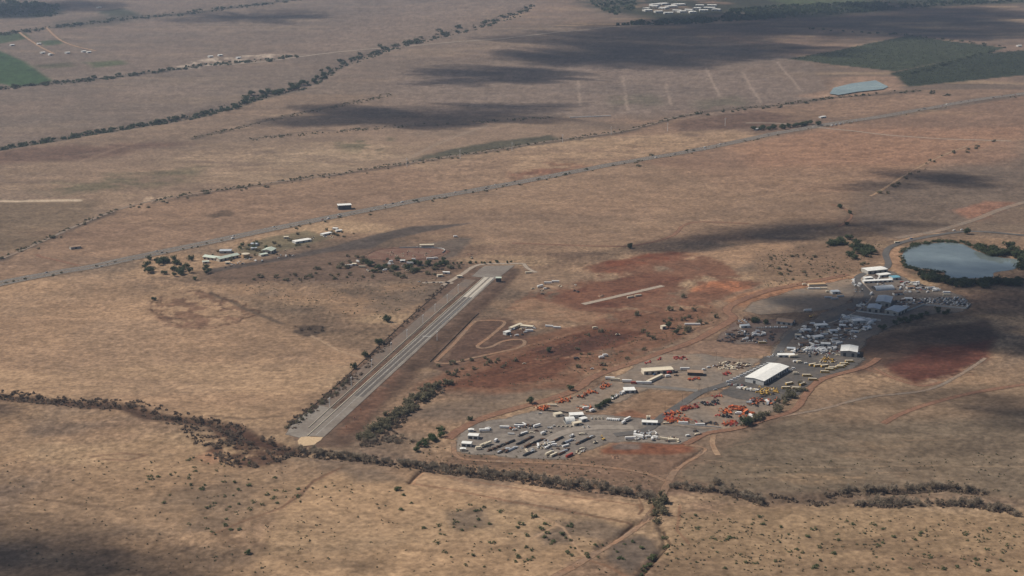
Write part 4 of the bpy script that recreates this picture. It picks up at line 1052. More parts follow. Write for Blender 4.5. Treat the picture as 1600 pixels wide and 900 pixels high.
veg_line(V_FAR, [(-5, 233), (90, 218), (200, 199), (300, 182), (360, 170)], 30, (7, 13), (0.9, 1.5), 4, 1.5, "dark tree on the lower stretch of the far wooded gulch", "tree", "trees on the gulch's lower stretch")
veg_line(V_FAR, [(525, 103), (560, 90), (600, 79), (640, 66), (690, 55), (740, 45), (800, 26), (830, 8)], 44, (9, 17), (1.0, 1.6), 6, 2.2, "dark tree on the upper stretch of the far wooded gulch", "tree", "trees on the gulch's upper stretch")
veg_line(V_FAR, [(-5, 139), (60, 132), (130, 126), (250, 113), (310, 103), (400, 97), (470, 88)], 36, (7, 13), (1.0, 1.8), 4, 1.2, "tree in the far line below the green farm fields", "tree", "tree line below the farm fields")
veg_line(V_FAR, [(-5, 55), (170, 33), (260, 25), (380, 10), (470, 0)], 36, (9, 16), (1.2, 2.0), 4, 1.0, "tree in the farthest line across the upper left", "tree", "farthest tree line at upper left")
veg_line(V_OLIVE, [(0, 408), (60, 383), (120, 355), (190, 328), (260, 316), (410, 291), (560, 269), (700, 248), (800, 234)], 36, (2, 5.5), (1.0, 2.0), 9, 2.0, "low bush along the old canal road", "bush", "bushes along the canal road")
veg_line(V_FAR, [(440, 362), (520, 344), (640, 320), (760, 296), (900, 271), (1040, 246), (1160, 222)], 19, (2.5, 5.5), (1.0, 1.5), 14, 2.5, "small bush on the verge of the highway", "bush", "bushes on the highway verge")
veg_line(V_FAR, [(1425, 116), (1470, 102), (1555, 80)], 26, (6, 10), (1.0, 1.6), 3, 0.6, "tree in the hedge dividing the two green orchards", "tree", "hedge between the orchards")
veg_line(V_FAR, [(1265, 45), (1330, 50), (1410, 55), (1480, 62), (1575, 76)], 26, (6, 10), (1.0, 1.8), 4, 0.6, "tree on the far edge of the green orchards", "tree", "trees on the orchards' far edge")
veg_line(V_FAR, [(1060, 183), (1240, 163), (1300, 153), (1440, 143), (1500, 150)], 30, (4, 8), (1.0, 1.8), 5, 1.0, "bush along the ditch below the reservoir", "bush", "bushes along the reservoir ditch")
veg_line(V_OLIVE, [(1370, 306), (1400, 290), (1450, 256), (1500, 236), (1560, 218)], 22, (3, 7), (0.9, 1.5), 5, 2, "bush along the tan track across the right plain", "bush", "bushes along the right plain's track")
veg_line(V_BROWN, [(460, 518), (480, 515), (508, 517)], 9, (2.5, 4), (1.0, 1.4), 2, 2, "brown bush on the dark hummock left of the strip", "bush", "bushes on the dark hummock")
veg_area(V_OLIVE, [(318, 398), (400, 376), (520, 358), (560, 366), (460, 392), (350, 420)], 34, (2.5, 6), (0.9, 1.5), "bush growing loosely among the community halls and sheds", "bush", "bushes among the community halls")
# scattered green shrubs of the foreground
veg_area(V_SHRUB, [(230, 740), (330, 705), (480, 735), (480, 790), (330, 845), (270, 820)], 60, (1.5, 3.2), (1.2, 2.0), "small green shrub scattered on the tan slope at lower left", "shrub", "shrubs of the lower left slope")
veg_area(V_SHRUB, [(500, 760), (800, 790), (850, 880), (700, 890), (620, 800)], 40, (1.5, 3.2), (1.2, 2.0), "small green shrub scattered on the tan slope at bottom centre", "shrub", "shrubs of the bottom centre slope")
veg_area(V_SHRUB, [(800, 790), (900, 820), (1000, 850), (1040, 880), (900, 880), (800, 850)], 34, (1.8, 3.6), (1.2, 2.0), "green shrub in the patchwork beside the eroded dirt road", "shrub", "shrubs beside the eroded dirt road")
veg_line(V_SHRUB, [(1038, 835), (1045, 856), (1020, 878), (1000, 900)], 12, (2.5, 4), (1.1, 1.6), 5, 3, "green shrub along the small ravine at the bottom", "shrub", "shrubs along the bottom ravine")
veg_area(V_SHRUB, [(1070, 800), (1240, 810), (1400, 815), (1600, 830), (1600, 895), (1060, 895)], 90, (1.2, 2.8), (1.2, 2.2), "small green shrub scattered on the tan plain at lower right", "shrub", "shrubs of the lower right plain")

# uncountable low scrub and grass tussocks, one mass
def tufts(name, mat, polys, size, cards, seed, cut=0.62):
    rg = random.Random(seed); V = []; Fc = []; tone = []
    for poly, n in polys:
        xs = [p[0] for p in poly]; ys = [p[1] for p in poly]
        nr = np.random.RandomState(seed + n)
        q = np.stack([nr.uniform(min(xs), max(xs), n * 60), nr.uniform(min(ys), max(ys), n * 60)], -1)
        q = q[in_poly(q[:, 0], q[:, 1], poly)]
        dens = fbm(q[:, 0] / 40, q[:, 1] / 16, 3) + nr.rand(len(q)) * 0.35
        q = q[dens > cut][:n]
        gx, gy = flat(q[:, 0], q[:, 1]); gz = terrain(gx, gy)
        for x, y, z in zip(gx, gy, gz):
            s = size * rg.uniform(0.5, 1.6); t0 = rg.random()
            for k in range(cards):
                a = rg.uniform(0, 6.283); d = rg.uniform(0, 0.7) * s
                cx, cy = x + math.cos(a) * d, y + math.sin(a) * d
                b = rg.uniform(0, 6.283); ux, uy = math.cos(b) * s * 0.5, math.sin(b) * s * 0.5
                h = s * rg.uniform(0.4, 0.9); i = len(V)
                V += [(cx - ux, cy - uy, z - 0.1), (cx + ux, cy + uy, z - 0.1), (cx + ux * 0.5 + uy * 0.5, cy + uy * 0.5 - ux * 0.5, z + h), (cx - ux * 0.6 + uy * 0.3, cy - uy * 0.6 - ux * 0.3, z + h * 0.8)]
                Fc.append((i, i + 1, i + 2, i + 3)); tone += [t0] * 4
    me = bpy.data.meshes.new(name); me.from_pydata(V, [], Fc); me.materials.append(mat)
    at = me.attributes.new("tone", 'FLOAT', 'POINT'); at.data.foreach_set("value", np.array(tone, dtype=np.float32))
    o = link(name, me); o["kind"] = "stuff"
    return o

tag(tufts("scrub_cover", MATS["olive_twig"], [([(0, 700), (480, 730), (900, 800), (1000, 895), (0, 895)], 420), ([(1060, 800), (1600, 810), (1600, 895), (1020, 895)], 520),
    ([(560, 690), (720, 690), (1050, 740), (1000, 765), (700, 730)], 250), ([(1180, 390), (1380, 380), (1340, 440), (1180, 450)], 350), ([(350, 440), (720, 420), (600, 500), (450, 480)], 350),
    ([(680, 590), (860, 530), (1100, 470), (1130, 500), (960, 580), (760, 610)], 350), ([(1060, 720), (1600, 700), (1600, 800), (1060, 790)], 250)], 1.35, 5, 3),
    "low olive scrub dotted over the dry plain", "scrub")
tag(tufts("thicket_undergrowth", MATS["brown_twig"], [([(0, 608), (100, 620), (220, 626), (300, 648), (370, 658), (430, 685), (470, 705), (430, 728), (370, 732), (320, 712), (280, 668), (200, 645), (0, 625)], 520),
    ([(466, 700), (650, 720), (800, 738), (1020, 768), (1020, 782), (800, 754), (640, 734), (466, 712)], 500), ([(1050, 755), (1200, 772), (1300, 782), (1300, 790), (1200, 790)], 200), ([(1290, 768), (1330, 760), (1480, 755), (1540, 764), (1540, 770), (1480, 764), (1400, 769), (1300, 776)], 180), ([(1330, 784), (1510, 783), (1600, 798), (1600, 808), (1510, 791), (1340, 792)], 220),
    ([(560, 700), (600, 655), (690, 598), (695, 610), (640, 650), (610, 695)], 250), ([(445, 665), (550, 580), (690, 445), (696, 450), (560, 592), (460, 672)], 250)], 2.6, 6, 4),
    "brown undergrowth of the thickets and gulches", "undergrowth")
tag(tufts("far_wood", MATS["dark_leaf"], [([(1140, 16), (1240, 8), (1600, -2), (1600, 4), (1480, 9), (1300, 24), (1120, 36), (960, 40), (1000, 32), (1130, 28)], 1300), ([(900, 0), (1000, -2), (985, 20), (960, 24)], 120), ([(0, 0), (95, 8), (90, 26), (0, 28)], 300)], 12, 6, 5),
    "dark far-off wood along the top of the view", "woodland")
tag(tufts("orchard_rows", MATS["far_leaf"], [([(1235, 92), (1420, 56), (1570, 74), (1540, 85), (1400, 110), (1290, 100)], 2600), ([(1392, 115), (1545, 84), (1600, 76), (1600, 116), (1420, 134)], 2200)], 2.6, 3, 6, 0.2),
    "low green orchard planting right of the far reservoir", "orchard")
tag(tufts("far_gulch_growth", MATS["far_leaf"], [([(0, 229), (90, 214), (200, 195), (300, 178), (375, 155), (430, 142), (480, 132), (505, 116), (525, 100), (535, 104), (512, 122), (485, 138), (430, 150), (378, 166), (300, 186), (200, 202), (90, 221), (0, 236)], 330),
    ([(525, 100), (600, 76), (690, 51), (800, 22), (830, 4), (838, 8), (810, 28), (700, 57), (605, 82), (535, 104)], 220), ([(0, 136), (130, 124), (310, 101), (470, 86), (470, 90), (310, 106), (130, 129), (0, 141)], 170),
    ([(0, 52), (170, 30), (380, 8), (470, -2), (474, 1), (380, 13), (170, 35), (0, 58)], 170)], 5.5, 6, 9, 0.55), "green growth filling the far wooded gulches and tree lines", "undergrowth")
tag(tufts("canal_brush", MATS["olive_twig"], [([(x, y - 1.6) for x, y in CANAL] + [(x, y + 2.6) for x, y in CANAL[::-1]], 900), ([(x, y + 1) for x, y in HW_] + [(x, y + 4.5) for x, y in HW_[::-1]], 260),
    ([(300, 213), (430, 183), (610, 146), (612, 150), (430, 188), (300, 218)], 160), ([(390, 215), (600, 198), (860, 182), (860, 186), (600, 202), (390, 219)], 200)], 3.2, 6, 12, 0.55), "low brush along the old canal road, ditches and verges", "brush")
# ---------------------------------------------------------------- built things: materials
WHITE = paint("white_paint", (0.74, 0.72, 0.68), 0.5, vary=0.10)
CREAM = paint("cream_paint", (0.66, 0.57, 0.42), 0.55, vary=0.12)
SILVER = paint("silver_paint", (0.48, 0.49, 0.50), 0.4, vary=0.2)
DARKP = paint("dark_paint", (0.045, 0.047, 0.052), 0.4, vary=0.5)
REDP = paint("red_paint", (0.36, 0.058, 0.042), 0.6, amount=0.3, vary=0.35)
ORANGEP = paint("orange_paint", (0.58, 0.165, 0.060), 0.6, amount=0.3, vary=0.3)
YELLOWP = paint("yellow_paint", (0.60, 0.375, 0.095), 0.6, amount=0.25, vary=0.2)
BLUEP = paint("blue_paint", (0.10, 0.19, 0.33), 0.45, vary=0.2)
TEALP = paint("teal_roof", (0.14, 0.33, 0.40), 0.5)
PALEGREEN = paint("pale_green_roof", (0.52, 0.57, 0.47), 0.6, scale=0.2)
GREYROOF = paint("grey_roof", (0.44, 0.47, 0.49), 0.5, scale=0.2)
WHITEROOF = paint("white_roof", (0.78, 0.76, 0.70), 0.5, scale=0.25, amount=0.14)
BROWNROOF = paint("brown_roof", (0.33, 0.215, 0.14), 0.8, scale=0.3, amount=0.25)
WALLGREY = paint("wall_grey", (0.36, 0.34, 0.30), 0.7, scale=0.2)
WALLCREAM = paint("wall_cream", (0.55, 0.48, 0.38), 0.7, scale=0.2)
WALLPALE = paint("wall_pale", (0.50, 0.49, 0.46), 0.8, scale=0.3, amount=0.2)
GLASS = paint("dark_glass", (0.025, 0.030, 0.036), 0.15)
DOOR_OR_SHADE = paint("dark_door_or_shade", (0.055, 0.055, 0.058), 0.6)  # doors, and shade painted on where buildings stand open
RUBBER = paint("rubber", (0.022, 0.022, 0.022), 0.85)
STEEL = paint("galvanised_steel", (0.42, 0.42, 0.41), 0.45)
WOOD = paint("weathered_wood", (0.17, 0.125, 0.088), 0.85, scale=1.5, amount=0.3)
RUST = paint("rusty_steel", (0.135, 0.078, 0.050), 0.8, scale=1.2, amount=0.35, vary=0.35)
DARKSTEEL = paint("dark_steel", (0.070, 0.065, 0.062), 0.6, scale=1.0, amount=0.3, vary=0.4)
TAN_TANK = paint("tan_tank", (0.52, 0.345, 0.19), 0.6)
SOILPILE = paint("soil_pile", (0.215, 0.125, 0.080), 0.95, scale=0.6, amount=0.35, vary=0.25)
COLS = dict(white=WHITE, cream=CREAM, silver=SILVER, dark=DARKP, red=REDP, orange=ORANGEP, yellow=YELLOWP, blue=BLUEP, rusty=RUST)
_kits = {}

def kit(kind, col="white"):
    key = (kind, col)
    if key not in _kits:
        _kits[key] = globals()["k_" + kind](COLS[col])
    return _kits[key]

def one(name, mb, mats):
    return Kit(name, [(name, mb.mesh(name, mats))])

def wheels(mb, xs, half, r, w, mi):
    for x in xs:
        for s in (-1, 1):
            mb.wheel(x, s * half, r, w, mi, 8)

def k_car(m):
    b = MB()
    b.prism([(-2.2, .35), (2.2, .35), (2.25, .75), (1.2, .95), (-1.9, .98), (-2.25, .8)], -.88, .88, 0)
    b.prism([(1.1, .93), (.35, 1.42), (-1.2, 1.45), (-1.85, .96)], -.80, .80, 1, (1.2, .12))
    b.box(-1.15, .3, -.62, .62, 1.44, 1.50, 0)
    wheels(b, (-1.35, 1.4), .78, .33, .24, 2)
    return one("parked_car", b, [m, GLASS, RUBBER])

def k_pickup(m):
    b = MB()
    b.prism([(-2.6, .45), (2.6, .45), (2.65, .9), (1.5, 1.1), (-2.6, 1.1)], -.95, .95, 0)
    b.prism([(1.4, 1.08), (.8, 1.72), (-.5, 1.74), (-.7, 1.08)], -.85, .85, 1, (1.3, .1))
    b.box(-.45, .75, -.72, .72, 1.73, 1.80, 0)
    b.box(-2.45, -.8, -.78, .78, 1.09, 1.12, 2)
    wheels(b, (-1.7, 1.7), .86, .4, .28, 2)
    return one("pickup_truck", b, [m, GLASS, RUBBER])

def k_van(m):
    b = MB()
    b.prism([(-2.9, .4), (2.8, .4), (2.9, 1.1), (2.1, 1.35), (1.5, 2.25), (-2.85, 2.3)], -1.0, 1.0, 0, (1.9, .08))
    b.quad((2.13, -.85, 1.36), (2.13, .85, 1.36), (1.56, .8, 2.2), (1.56, -.8, 2.2), 1)
    for s in (-1, 1):
        b.box(.5, 1.5, s * 1.0 - .03, s * 1.0 + .03, 1.35, 1.9, 1)
    wheels(b, (-1.9, 1.8), .9, .4, .28, 2)
    return one("parked_van", b, [m, GLASS, RUBBER])

def k_bus(m):
    b = MB(); b.prism([(-6, .6), (5.9, .6), (6.0, 1.5), (4.7, 1.7), (4.4, 2.95), (-6, 3.0)], -1.25, 1.25, 0)
    r = MB().prism([(-6.02, 2.98), (4.45, 2.93), (4.3, 3.12), (-5.9, 3.2)], -1.2, 1.2, 0)
    parts = [("body", b.mesh("body", m)), ("roof", r.mesh("roof", CREAM))]
    for s in (-1, 1):
        parts.append(("window_band", MB().box(-5.6, 4.2, s * 1.27 - .03, s * 1.27 + .03, 1.75, 2.45).mesh("window_band", GLASS)))
    parts.append(("windscreen", MB().quad((4.72, -1.1, 1.75), (4.72, 1.1, 1.75), (4.47, 1.1, 2.75), (4.47, -1.1, 2.75)).mesh("windscreen", GLASS)))
    for x in (-3.8, 4.2):
        for s in (-1, 1):
            parts.append(("wheel", MB().wheel(x, s * 1.1, .5, .35, 0, 10).mesh("wheel", RUBBER)))
    return Kit("school_bus", parts)

def k_container(m):
    b = MB(); b.box(-6.05, 6.05, -1.2, 1.2, .1, 2.65, 0)
    for k in range(13):
        x = -5.7 + k * .95
        for s in (-1, 1):
            b.box(x, x + .45, s * 1.2 - .05, s * 1.2 + .05, .3, 2.5, 0)
    return Kit("shipping_container", [("body", b.mesh("body", m)), ("door", MB().box(6.05, 6.11, -1.1, 1.1, .25, 2.5).mesh("door", m))])

def k_trailer(m):
    b = MB().box(-6.5, 6.5, -1.25, 1.25, 1.1, 3.9, 0)
    c = MB().box(-6.5, 6.5, -.6, .6, .8, 1.1, 0)
    w = MB(); wheels(w, (-5.2, -4.0), 1.0, .5, .5, 0)
    l = MB().box(4.3, 4.5, -1, -.8, 0, 1.1).box(4.3, 4.5, .8, 1, 0, 1.1)
    return Kit("box_trailer", [("box", b.mesh("box", m)), ("chassis", c.mesh("chassis", DARKSTEEL)), ("axle_wheels", w.mesh("axle_wheels", RUBBER)), ("landing_leg", l.mesh("landing_leg", STEEL))])

def k_boxtruck(m):
    cab = MB().prism([(2.0, .7), (4.0, .7), (4.1, 1.5), (3.6, 2.5), (2.0, 2.5)], -1.1, 1.1, 0)
    g = MB().quad((4.09, -.95, 1.55), (4.09, .95, 1.55), (3.68, .95, 2.4), (3.68, -.95, 2.4))
    bx = MB().box(-4.2, 1.9, -1.25, 1.25, 1.0, 3.5, 0)
    w = MB(); wheels(w, (-2.8, 2.9), 1.0, .5, .4, 0)
    return Kit("box_truck", [("cab", cab.mesh("cab", m)), ("windscreen", g.mesh("windscreen", GLASS), 1), ("cargo_box", bx.mesh("cargo_box", m)), ("axle_wheels", w.mesh("axle_wheels", RUBBER))])

def k_dump(m):
    cab = MB().prism([(1.8, .8), (4.2, .8), (4.3, 1.7), (3.5, 1.8), (3.2, 2.8), (1.9, 2.8)], -1.15, 1.15, 0)
    g = MB().quad((3.53, -1, 1.85), (3.53, 1, 1.85), (3.25, 1, 2.7), (3.25, -1, 2.7))
    bed = MB().prism([(-4.2, 1.6), (-3.6, 1.1), (1.2, 1.1), (1.7, 2.6), (1.4, 2.6), (1.0, 1.35), (-3.5, 1.35), (-4.1, 1.75)], -1.25, 1.25, 0)
    for s in (-1, 1):
        bed.box(-4.1, 1.5, s * 1.25 - .06, s * 1.25 + .06, 1.2, 2.5, 0)
    w = MB(); wheels(w, (-3.0, -1.8, 3.1), 1.0, .55, .45, 0)
    return Kit("dump_truck", [("cab", cab.mesh("cab", m)), ("windscreen", g.mesh("windscreen", GLASS), 1), ("bed", bed.mesh("bed", m)), ("axle_wheels", w.mesh("axle_wheels", RUBBER))])

def k_excavator(m):
    parts = []
    for s in (-1, 1):
        parts.append(("track", MB().prism([(-1.9, .0), (1.9, .0), (2.3, .45), (1.9, .9), (-1.9, .9), (-2.3, .45)], s * 1.3 - .3, s * 1.3 + .3).mesh("track", RUBBER)))
    h = MB().box(-2.2, 1.4, -1.35, 1.35, 1.0, 2.1).box(-2.4, -1.4, -1.3, 1.3, 1.1, 2.4)
    parts += [("house", h.mesh("house", m)), ("cab", MB().box(-.2, 1.5, .4, 1.35, 2.1, 3.2, 0, .1).mesh("cab", GLASS)),
              ("boom", MB().bar((1.2, -.2, 1.8), (3.6, -.2, 4.6), .55, .7).bar((3.5, -.2, 4.55), (5.4, -.2, 4.1), .5, .6).mesh("boom", m)),
              ("arm", MB().bar((5.3, -.2, 4.2), (6.2, -.2, 1.6), .4, .5).mesh("arm", m)),
              ("bucket", MB().prism([(5.7, 1.7), (6.4, 1.6), (6.5, .8), (5.7, .5), (5.3, 1.0)], -.7, .3).mesh("bucket", DARKSTEEL))]
    return Kit("excavator", parts)

def k_loader(m):
    b = MB().box(-3.2, .6, -1.0, 1.0, 1.0, 2.2, 0, .1).box(.5, 2.0, -.8, .8, .9, 1.6)
    c = MB().box(-1.0, .5, -.8, .8, 2.15, 3.4, 0, .12)
    a = MB()
    for s in (-1, 1):
        a.bar((.6, s * .6, 1.9), (3.2, s * .6, 1.0), .2, .35)
    k = MB().prism([(3.0, .3), (4.2, .2), (3.9, .5), (3.3, .7), (3.4, 1.5), (3.0, 1.4)], -1.45, 1.45)
    parts = [("body", b.mesh("body", m)), ("cab", c.mesh("cab", GLASS)), ("lift_arm", a.mesh("lift_arm", m)), ("bucket", k.mesh("bucket", m))]
    for x in (-1.9, 1.5):
        for s in (-1, 1):
            parts.append(("wheel", MB().wheel(x, s * 1.15, .75, .55).mesh("wheel", RUBBER)))
    return Kit("wheel_loader", parts)

def k_boom(m):
    ch = MB().box(-1.9, 1.9, -1.0, 1.0, .6, 1.15).box(-1.7, .8, -.8, .8, 1.15, 2.1, 0, .1)
    bm = MB().bar((-1.4, 0, 2.2), (3.4, 0, 2.5), .4, .55).bar((3.2, 0, 2.45), (5.2, 0, 2.3), .3, .4)
    bk = MB().box(5.2, 6.2, -.9, .9, 1.7, 1.85)
    for x, y in ((5.25, -.85), (6.15, -.85), (5.25, .85), (6.15, .85)):
        bk.box(x - .05, x + .05, y - .05, y + .05, 1.85, 2.9)
    bk.box(5.2, 6.2, -.9, -.8, 2.8, 2.9).box(5.2, 6.2, .8, .9, 2.8, 2.9).box(6.1, 6.2, -.8, .8, 2.8, 2.9)
    parts = [("chassis", ch.mesh("chassis", m)), ("boom", bm.mesh("boom", m)), ("basket", bk.mesh("basket", m))]
    for x in (-1.3, 1.3):
        for s in (-1, 1):
            parts.append(("wheel", MB().wheel(x, s * 1.05, .5, .4).mesh("wheel", RUBBER)))
    return Kit("boom_lift", parts)

def k_scissor(m):
    b = MB().box(-1.3, 1.3, -.7, .7, .25, .9)
    sc = MB()
    for k in range(3):
        z = .95 + k * .28
        for s in (-.5, .5):
            sc.bar((-1.1, s, z), (1.1, s, z + .28), .1, .1).bar((1.1, s, z), (-1.1, s, z + .28), .1, .1)
    p = MB().box(-1.4, 1.4, -.75, .75, 1.85, 2.0)
    for x in (-1.35, 0, 1.35):
        for y in (-.7, .7):
            p.box(x - .04, x + .04, y - .04, y + .04, 2.0, 3.0)
    p.box(-1.4, 1.4, -.75, -.68, 2.92, 3.0).box(-1.4, 1.4, .68, .75, 2.92, 3.0)
    w = MB(); wheels(w, (-.95, .95), .65, .3, .22, 0)
    return Kit("scissor_lift", [("base", b.mesh("base", m)), ("scissor_arm", sc.mesh("scissor_arm", DARKSTEEL)), ("platform", p.mesh("platform", m)), ("axle_wheels", w.mesh("axle_wheels", RUBBER))])

def k_flatbed(m):
    d = MB().box(-5.5, 5.5, -1.2, 1.2, 1.0, 1.25)
    w = MB(); wheels(w, (-4.2, -3.1), 1.0, .45, .45, 0)
    l = MB().box(-4.5, 2.5, -1.0, 1.0, 1.25, 1.9).box(-3, 1, -.8, .8, 1.9, 2.3)
    return Kit("flatbed_trailer", [("deck", d.mesh("deck", DARKSTEEL)), ("axle_wheels", w.mesh("axle_wheels", RUBBER)), ("load", l.mesh("load", m))])

def k_pipes(m):
    b = MB()
    for lay, n in enumerate((5, 4, 3)):
        for k in range(n):
            y = (k - (n - 1) / 2) * .72
            b.tube((-6 - .1 * k, y, .36 + lay * .62), (6 + .15 * (k % 2), y, .36 + lay * .62), .35, n=7)
    s = MB().box(-4, -3.8, -1.9, 1.9, -.02, .06).box(3.8, 4, -1.9, 1.9, -.02, .06)
    return Kit("pipe_stack", [("pipe_bundle", b.mesh("pipe_bundle", m)), ("bearer", s.mesh("bearer", WOOD))])

def k_timber(m):
    b = MB(); rg = random.Random(4)
    for k in range(4):
        for z in range(rg.randint(1, 3)):
            x = -5 + k * 2.6
            b.box(x, x + 2.3, -1.1 + rg.uniform(-.1, .1), 1.1, .15 + z * .75, .8 + z * .75)
    s = MB()
    for k in range(8):
        s.box(-4.7 + k * 1.3, -4.5 + k * 1.3, -1.2, 1.2, 0, .15)
    return Kit("timber_stack", [("bundle", b.mesh("bundle", m)), ("bearer", s.mesh("bearer", WOOD))])

def k_heap(m):
    b = MB(); rg = random.Random(9)
    for k in range(14):
        a = rg.uniform(0, 6.28); d = rg.uniform(0, 2.6); h = max(.4, 2.2 - d * .6) * rg.uniform(.6, 1)
        x, y = math.cos(a) * d * 1.4, math.sin(a) * d
        b.box(x - rg.uniform(.4, 1.3), x + rg.uniform(.4, 1.3), y - rg.uniform(.3, .9), y + rg.uniform(.3, .9), 0, h, rg.choice((0, 0, 1, 2)), rg.uniform(.05, .25))
    return one("scrap_heap", b, [m, RUST, DARKSTEEL])

def k_implement(m):
    b = MB().box(-1.6, 1.2, -.9, .9, .5, .8).bar((1.2, 0, .6), (2.6, 0, .55), .15, .15).box(-1.4, .4, -.7, .7, .8, 1.7, 0, .2)
    w = MB(); wheels(w, (-.6,), .95, .35, .22, 0)
    return Kit("towed_machine", [("body", b.mesh("body", m)), ("axle_wheels", w.mesh("axle_wheels", RUBBER))])

def k_house(m):
    """small flat-roofed hut"""
    w = MB().box(-3.4, 3.4, -2.2, 2.2, 0, 2.6)
    r = MB().prism([(-3.8, 2.6), (3.8, 2.6), (3.8, 2.8), (0, 3.3), (-3.8, 2.8)], -2.5, 2.5)
    d = MB().box(-.5, .5, -2.25, -2.2, 0, 2.05); d2 = MB().box(1.3, 2.5, -2.25, -2.2, .9, 1.9)
    return Kit("site_hut", [("wall", w.mesh("wall", m)), ("roof", r.mesh("roof", WHITEROOF)), ("door", d.mesh("door", DOOR_OR_SHADE)), ("window", d2.mesh("window", GLASS))])

# ---------------------------------------------------------------- rows and clusters
ORD = ["first", "second", "third", "fourth", "fifth", "sixth", "seventh", "eighth", "ninth", "tenth", "eleventh", "twelfth", "thirteenth", "fourteenth", "fifteenth", "sixteenth",
       "seventeenth", "eighteenth", "nineteenth", "twentieth"]
NAMES = dict(car=("car", "car"), pickup=("pickup truck", "pickup"), van=("van", "van"), bus=("school bus", "bus"), container=("shipping container", "container"), trailer=("box trailer", "trailer"),
             boxtruck=("box truck", "truck"), dump=("dump truck", "truck"), excavator=("excavator", "excavator"), loader=("wheel loader", "loader"), boom=("boom lift", "lift"),
             scissor=("scissor lift", "lift"), flatbed=("loaded flatbed trailer", "trailer"), pipes=("stack of pipes", "pipe stack"), timber=("stack of timber", "timber stack"),
             heap=("scrap heap", "scrap heap"), implement=("towed machine", "machine"), house=("flat-roofed hut", "hut"))

def put(kind, col, px, py, rz, label, group=None, s=1.0, dz=0.42):
    return kit(kind, col).put(px, py, rz, label, NAMES[kind][1], group, s, dz)

def row(kind, cols, p, q, n, where, turn=math.pi / 2, s=1.0, jit=0.12):
    y0 = yaw(p, q); kinds = kind if isinstance(kind, (list, tuple)) else [kind]
    for i in range(n):
        t = i / max(1, n - 1)
        k = random.choice(kinds); c = random.choice(cols)
        put(k, c, p[0] + (q[0] - p[0]) * t, p[1] + (q[1] - p[1]) * t, y0 + turn + random.uniform(-jit, jit),
            f"{c} {NAMES[k][0]}, {ORD[i]} from left in row {where}", "vehicles in the row " + where, s)

def cluster(spec, poly, n, where, ang=None, s=(0.95, 1.1), gap=3.0):
    """n things of the kinds in spec [(kind, colour, weight)] standing apart inside a plot"""
    xs = [p[0] for p in poly]; ys = [p[1] for p in poly]; got = []; tries = 0
    tot = sum(w for *_, w in spec); made = {}
    while len(got) < n and tries < n * 60:
        tries += 1
        x, y = random.uniform(min(xs), max(xs)), random.uniform(min(ys), max(ys))
        if not in_poly(np.array([x]), np.array([y]), poly)[0]:
            continue
        g = flat(x, y)
        if any(math.dist(g, h) < gap for h in got):
            continue
        got.append(g); r = random.uniform(0, tot)
        for k, c, w in spec:
            r -= w
            if r <= 0: break
        a = random.uniform(0, 6.28) if ang is None else ang + random.choice((0, math.pi)) + random.gauss(0, .12)
        o = put(k, c, x, y, a, f"{c} {NAMES[k][0]} {where}", f"{c} {NAMES[k][0]}s {where}", random.uniform(*s))
        made.setdefault((k, c), []).append(o)
    for (k, c), obs in made.items():
        obs.sort(key=lambda o: o.location.x / o.location.y)
        if 1 < len(obs) <= 10 and len(f"{c} {NAMES[k][0]} {where}".split()) <= 12:
            for i, o in enumerate(obs):
                o["label"] = f"{ORD[i]} {c} {NAMES[k][0]} from left {where}"

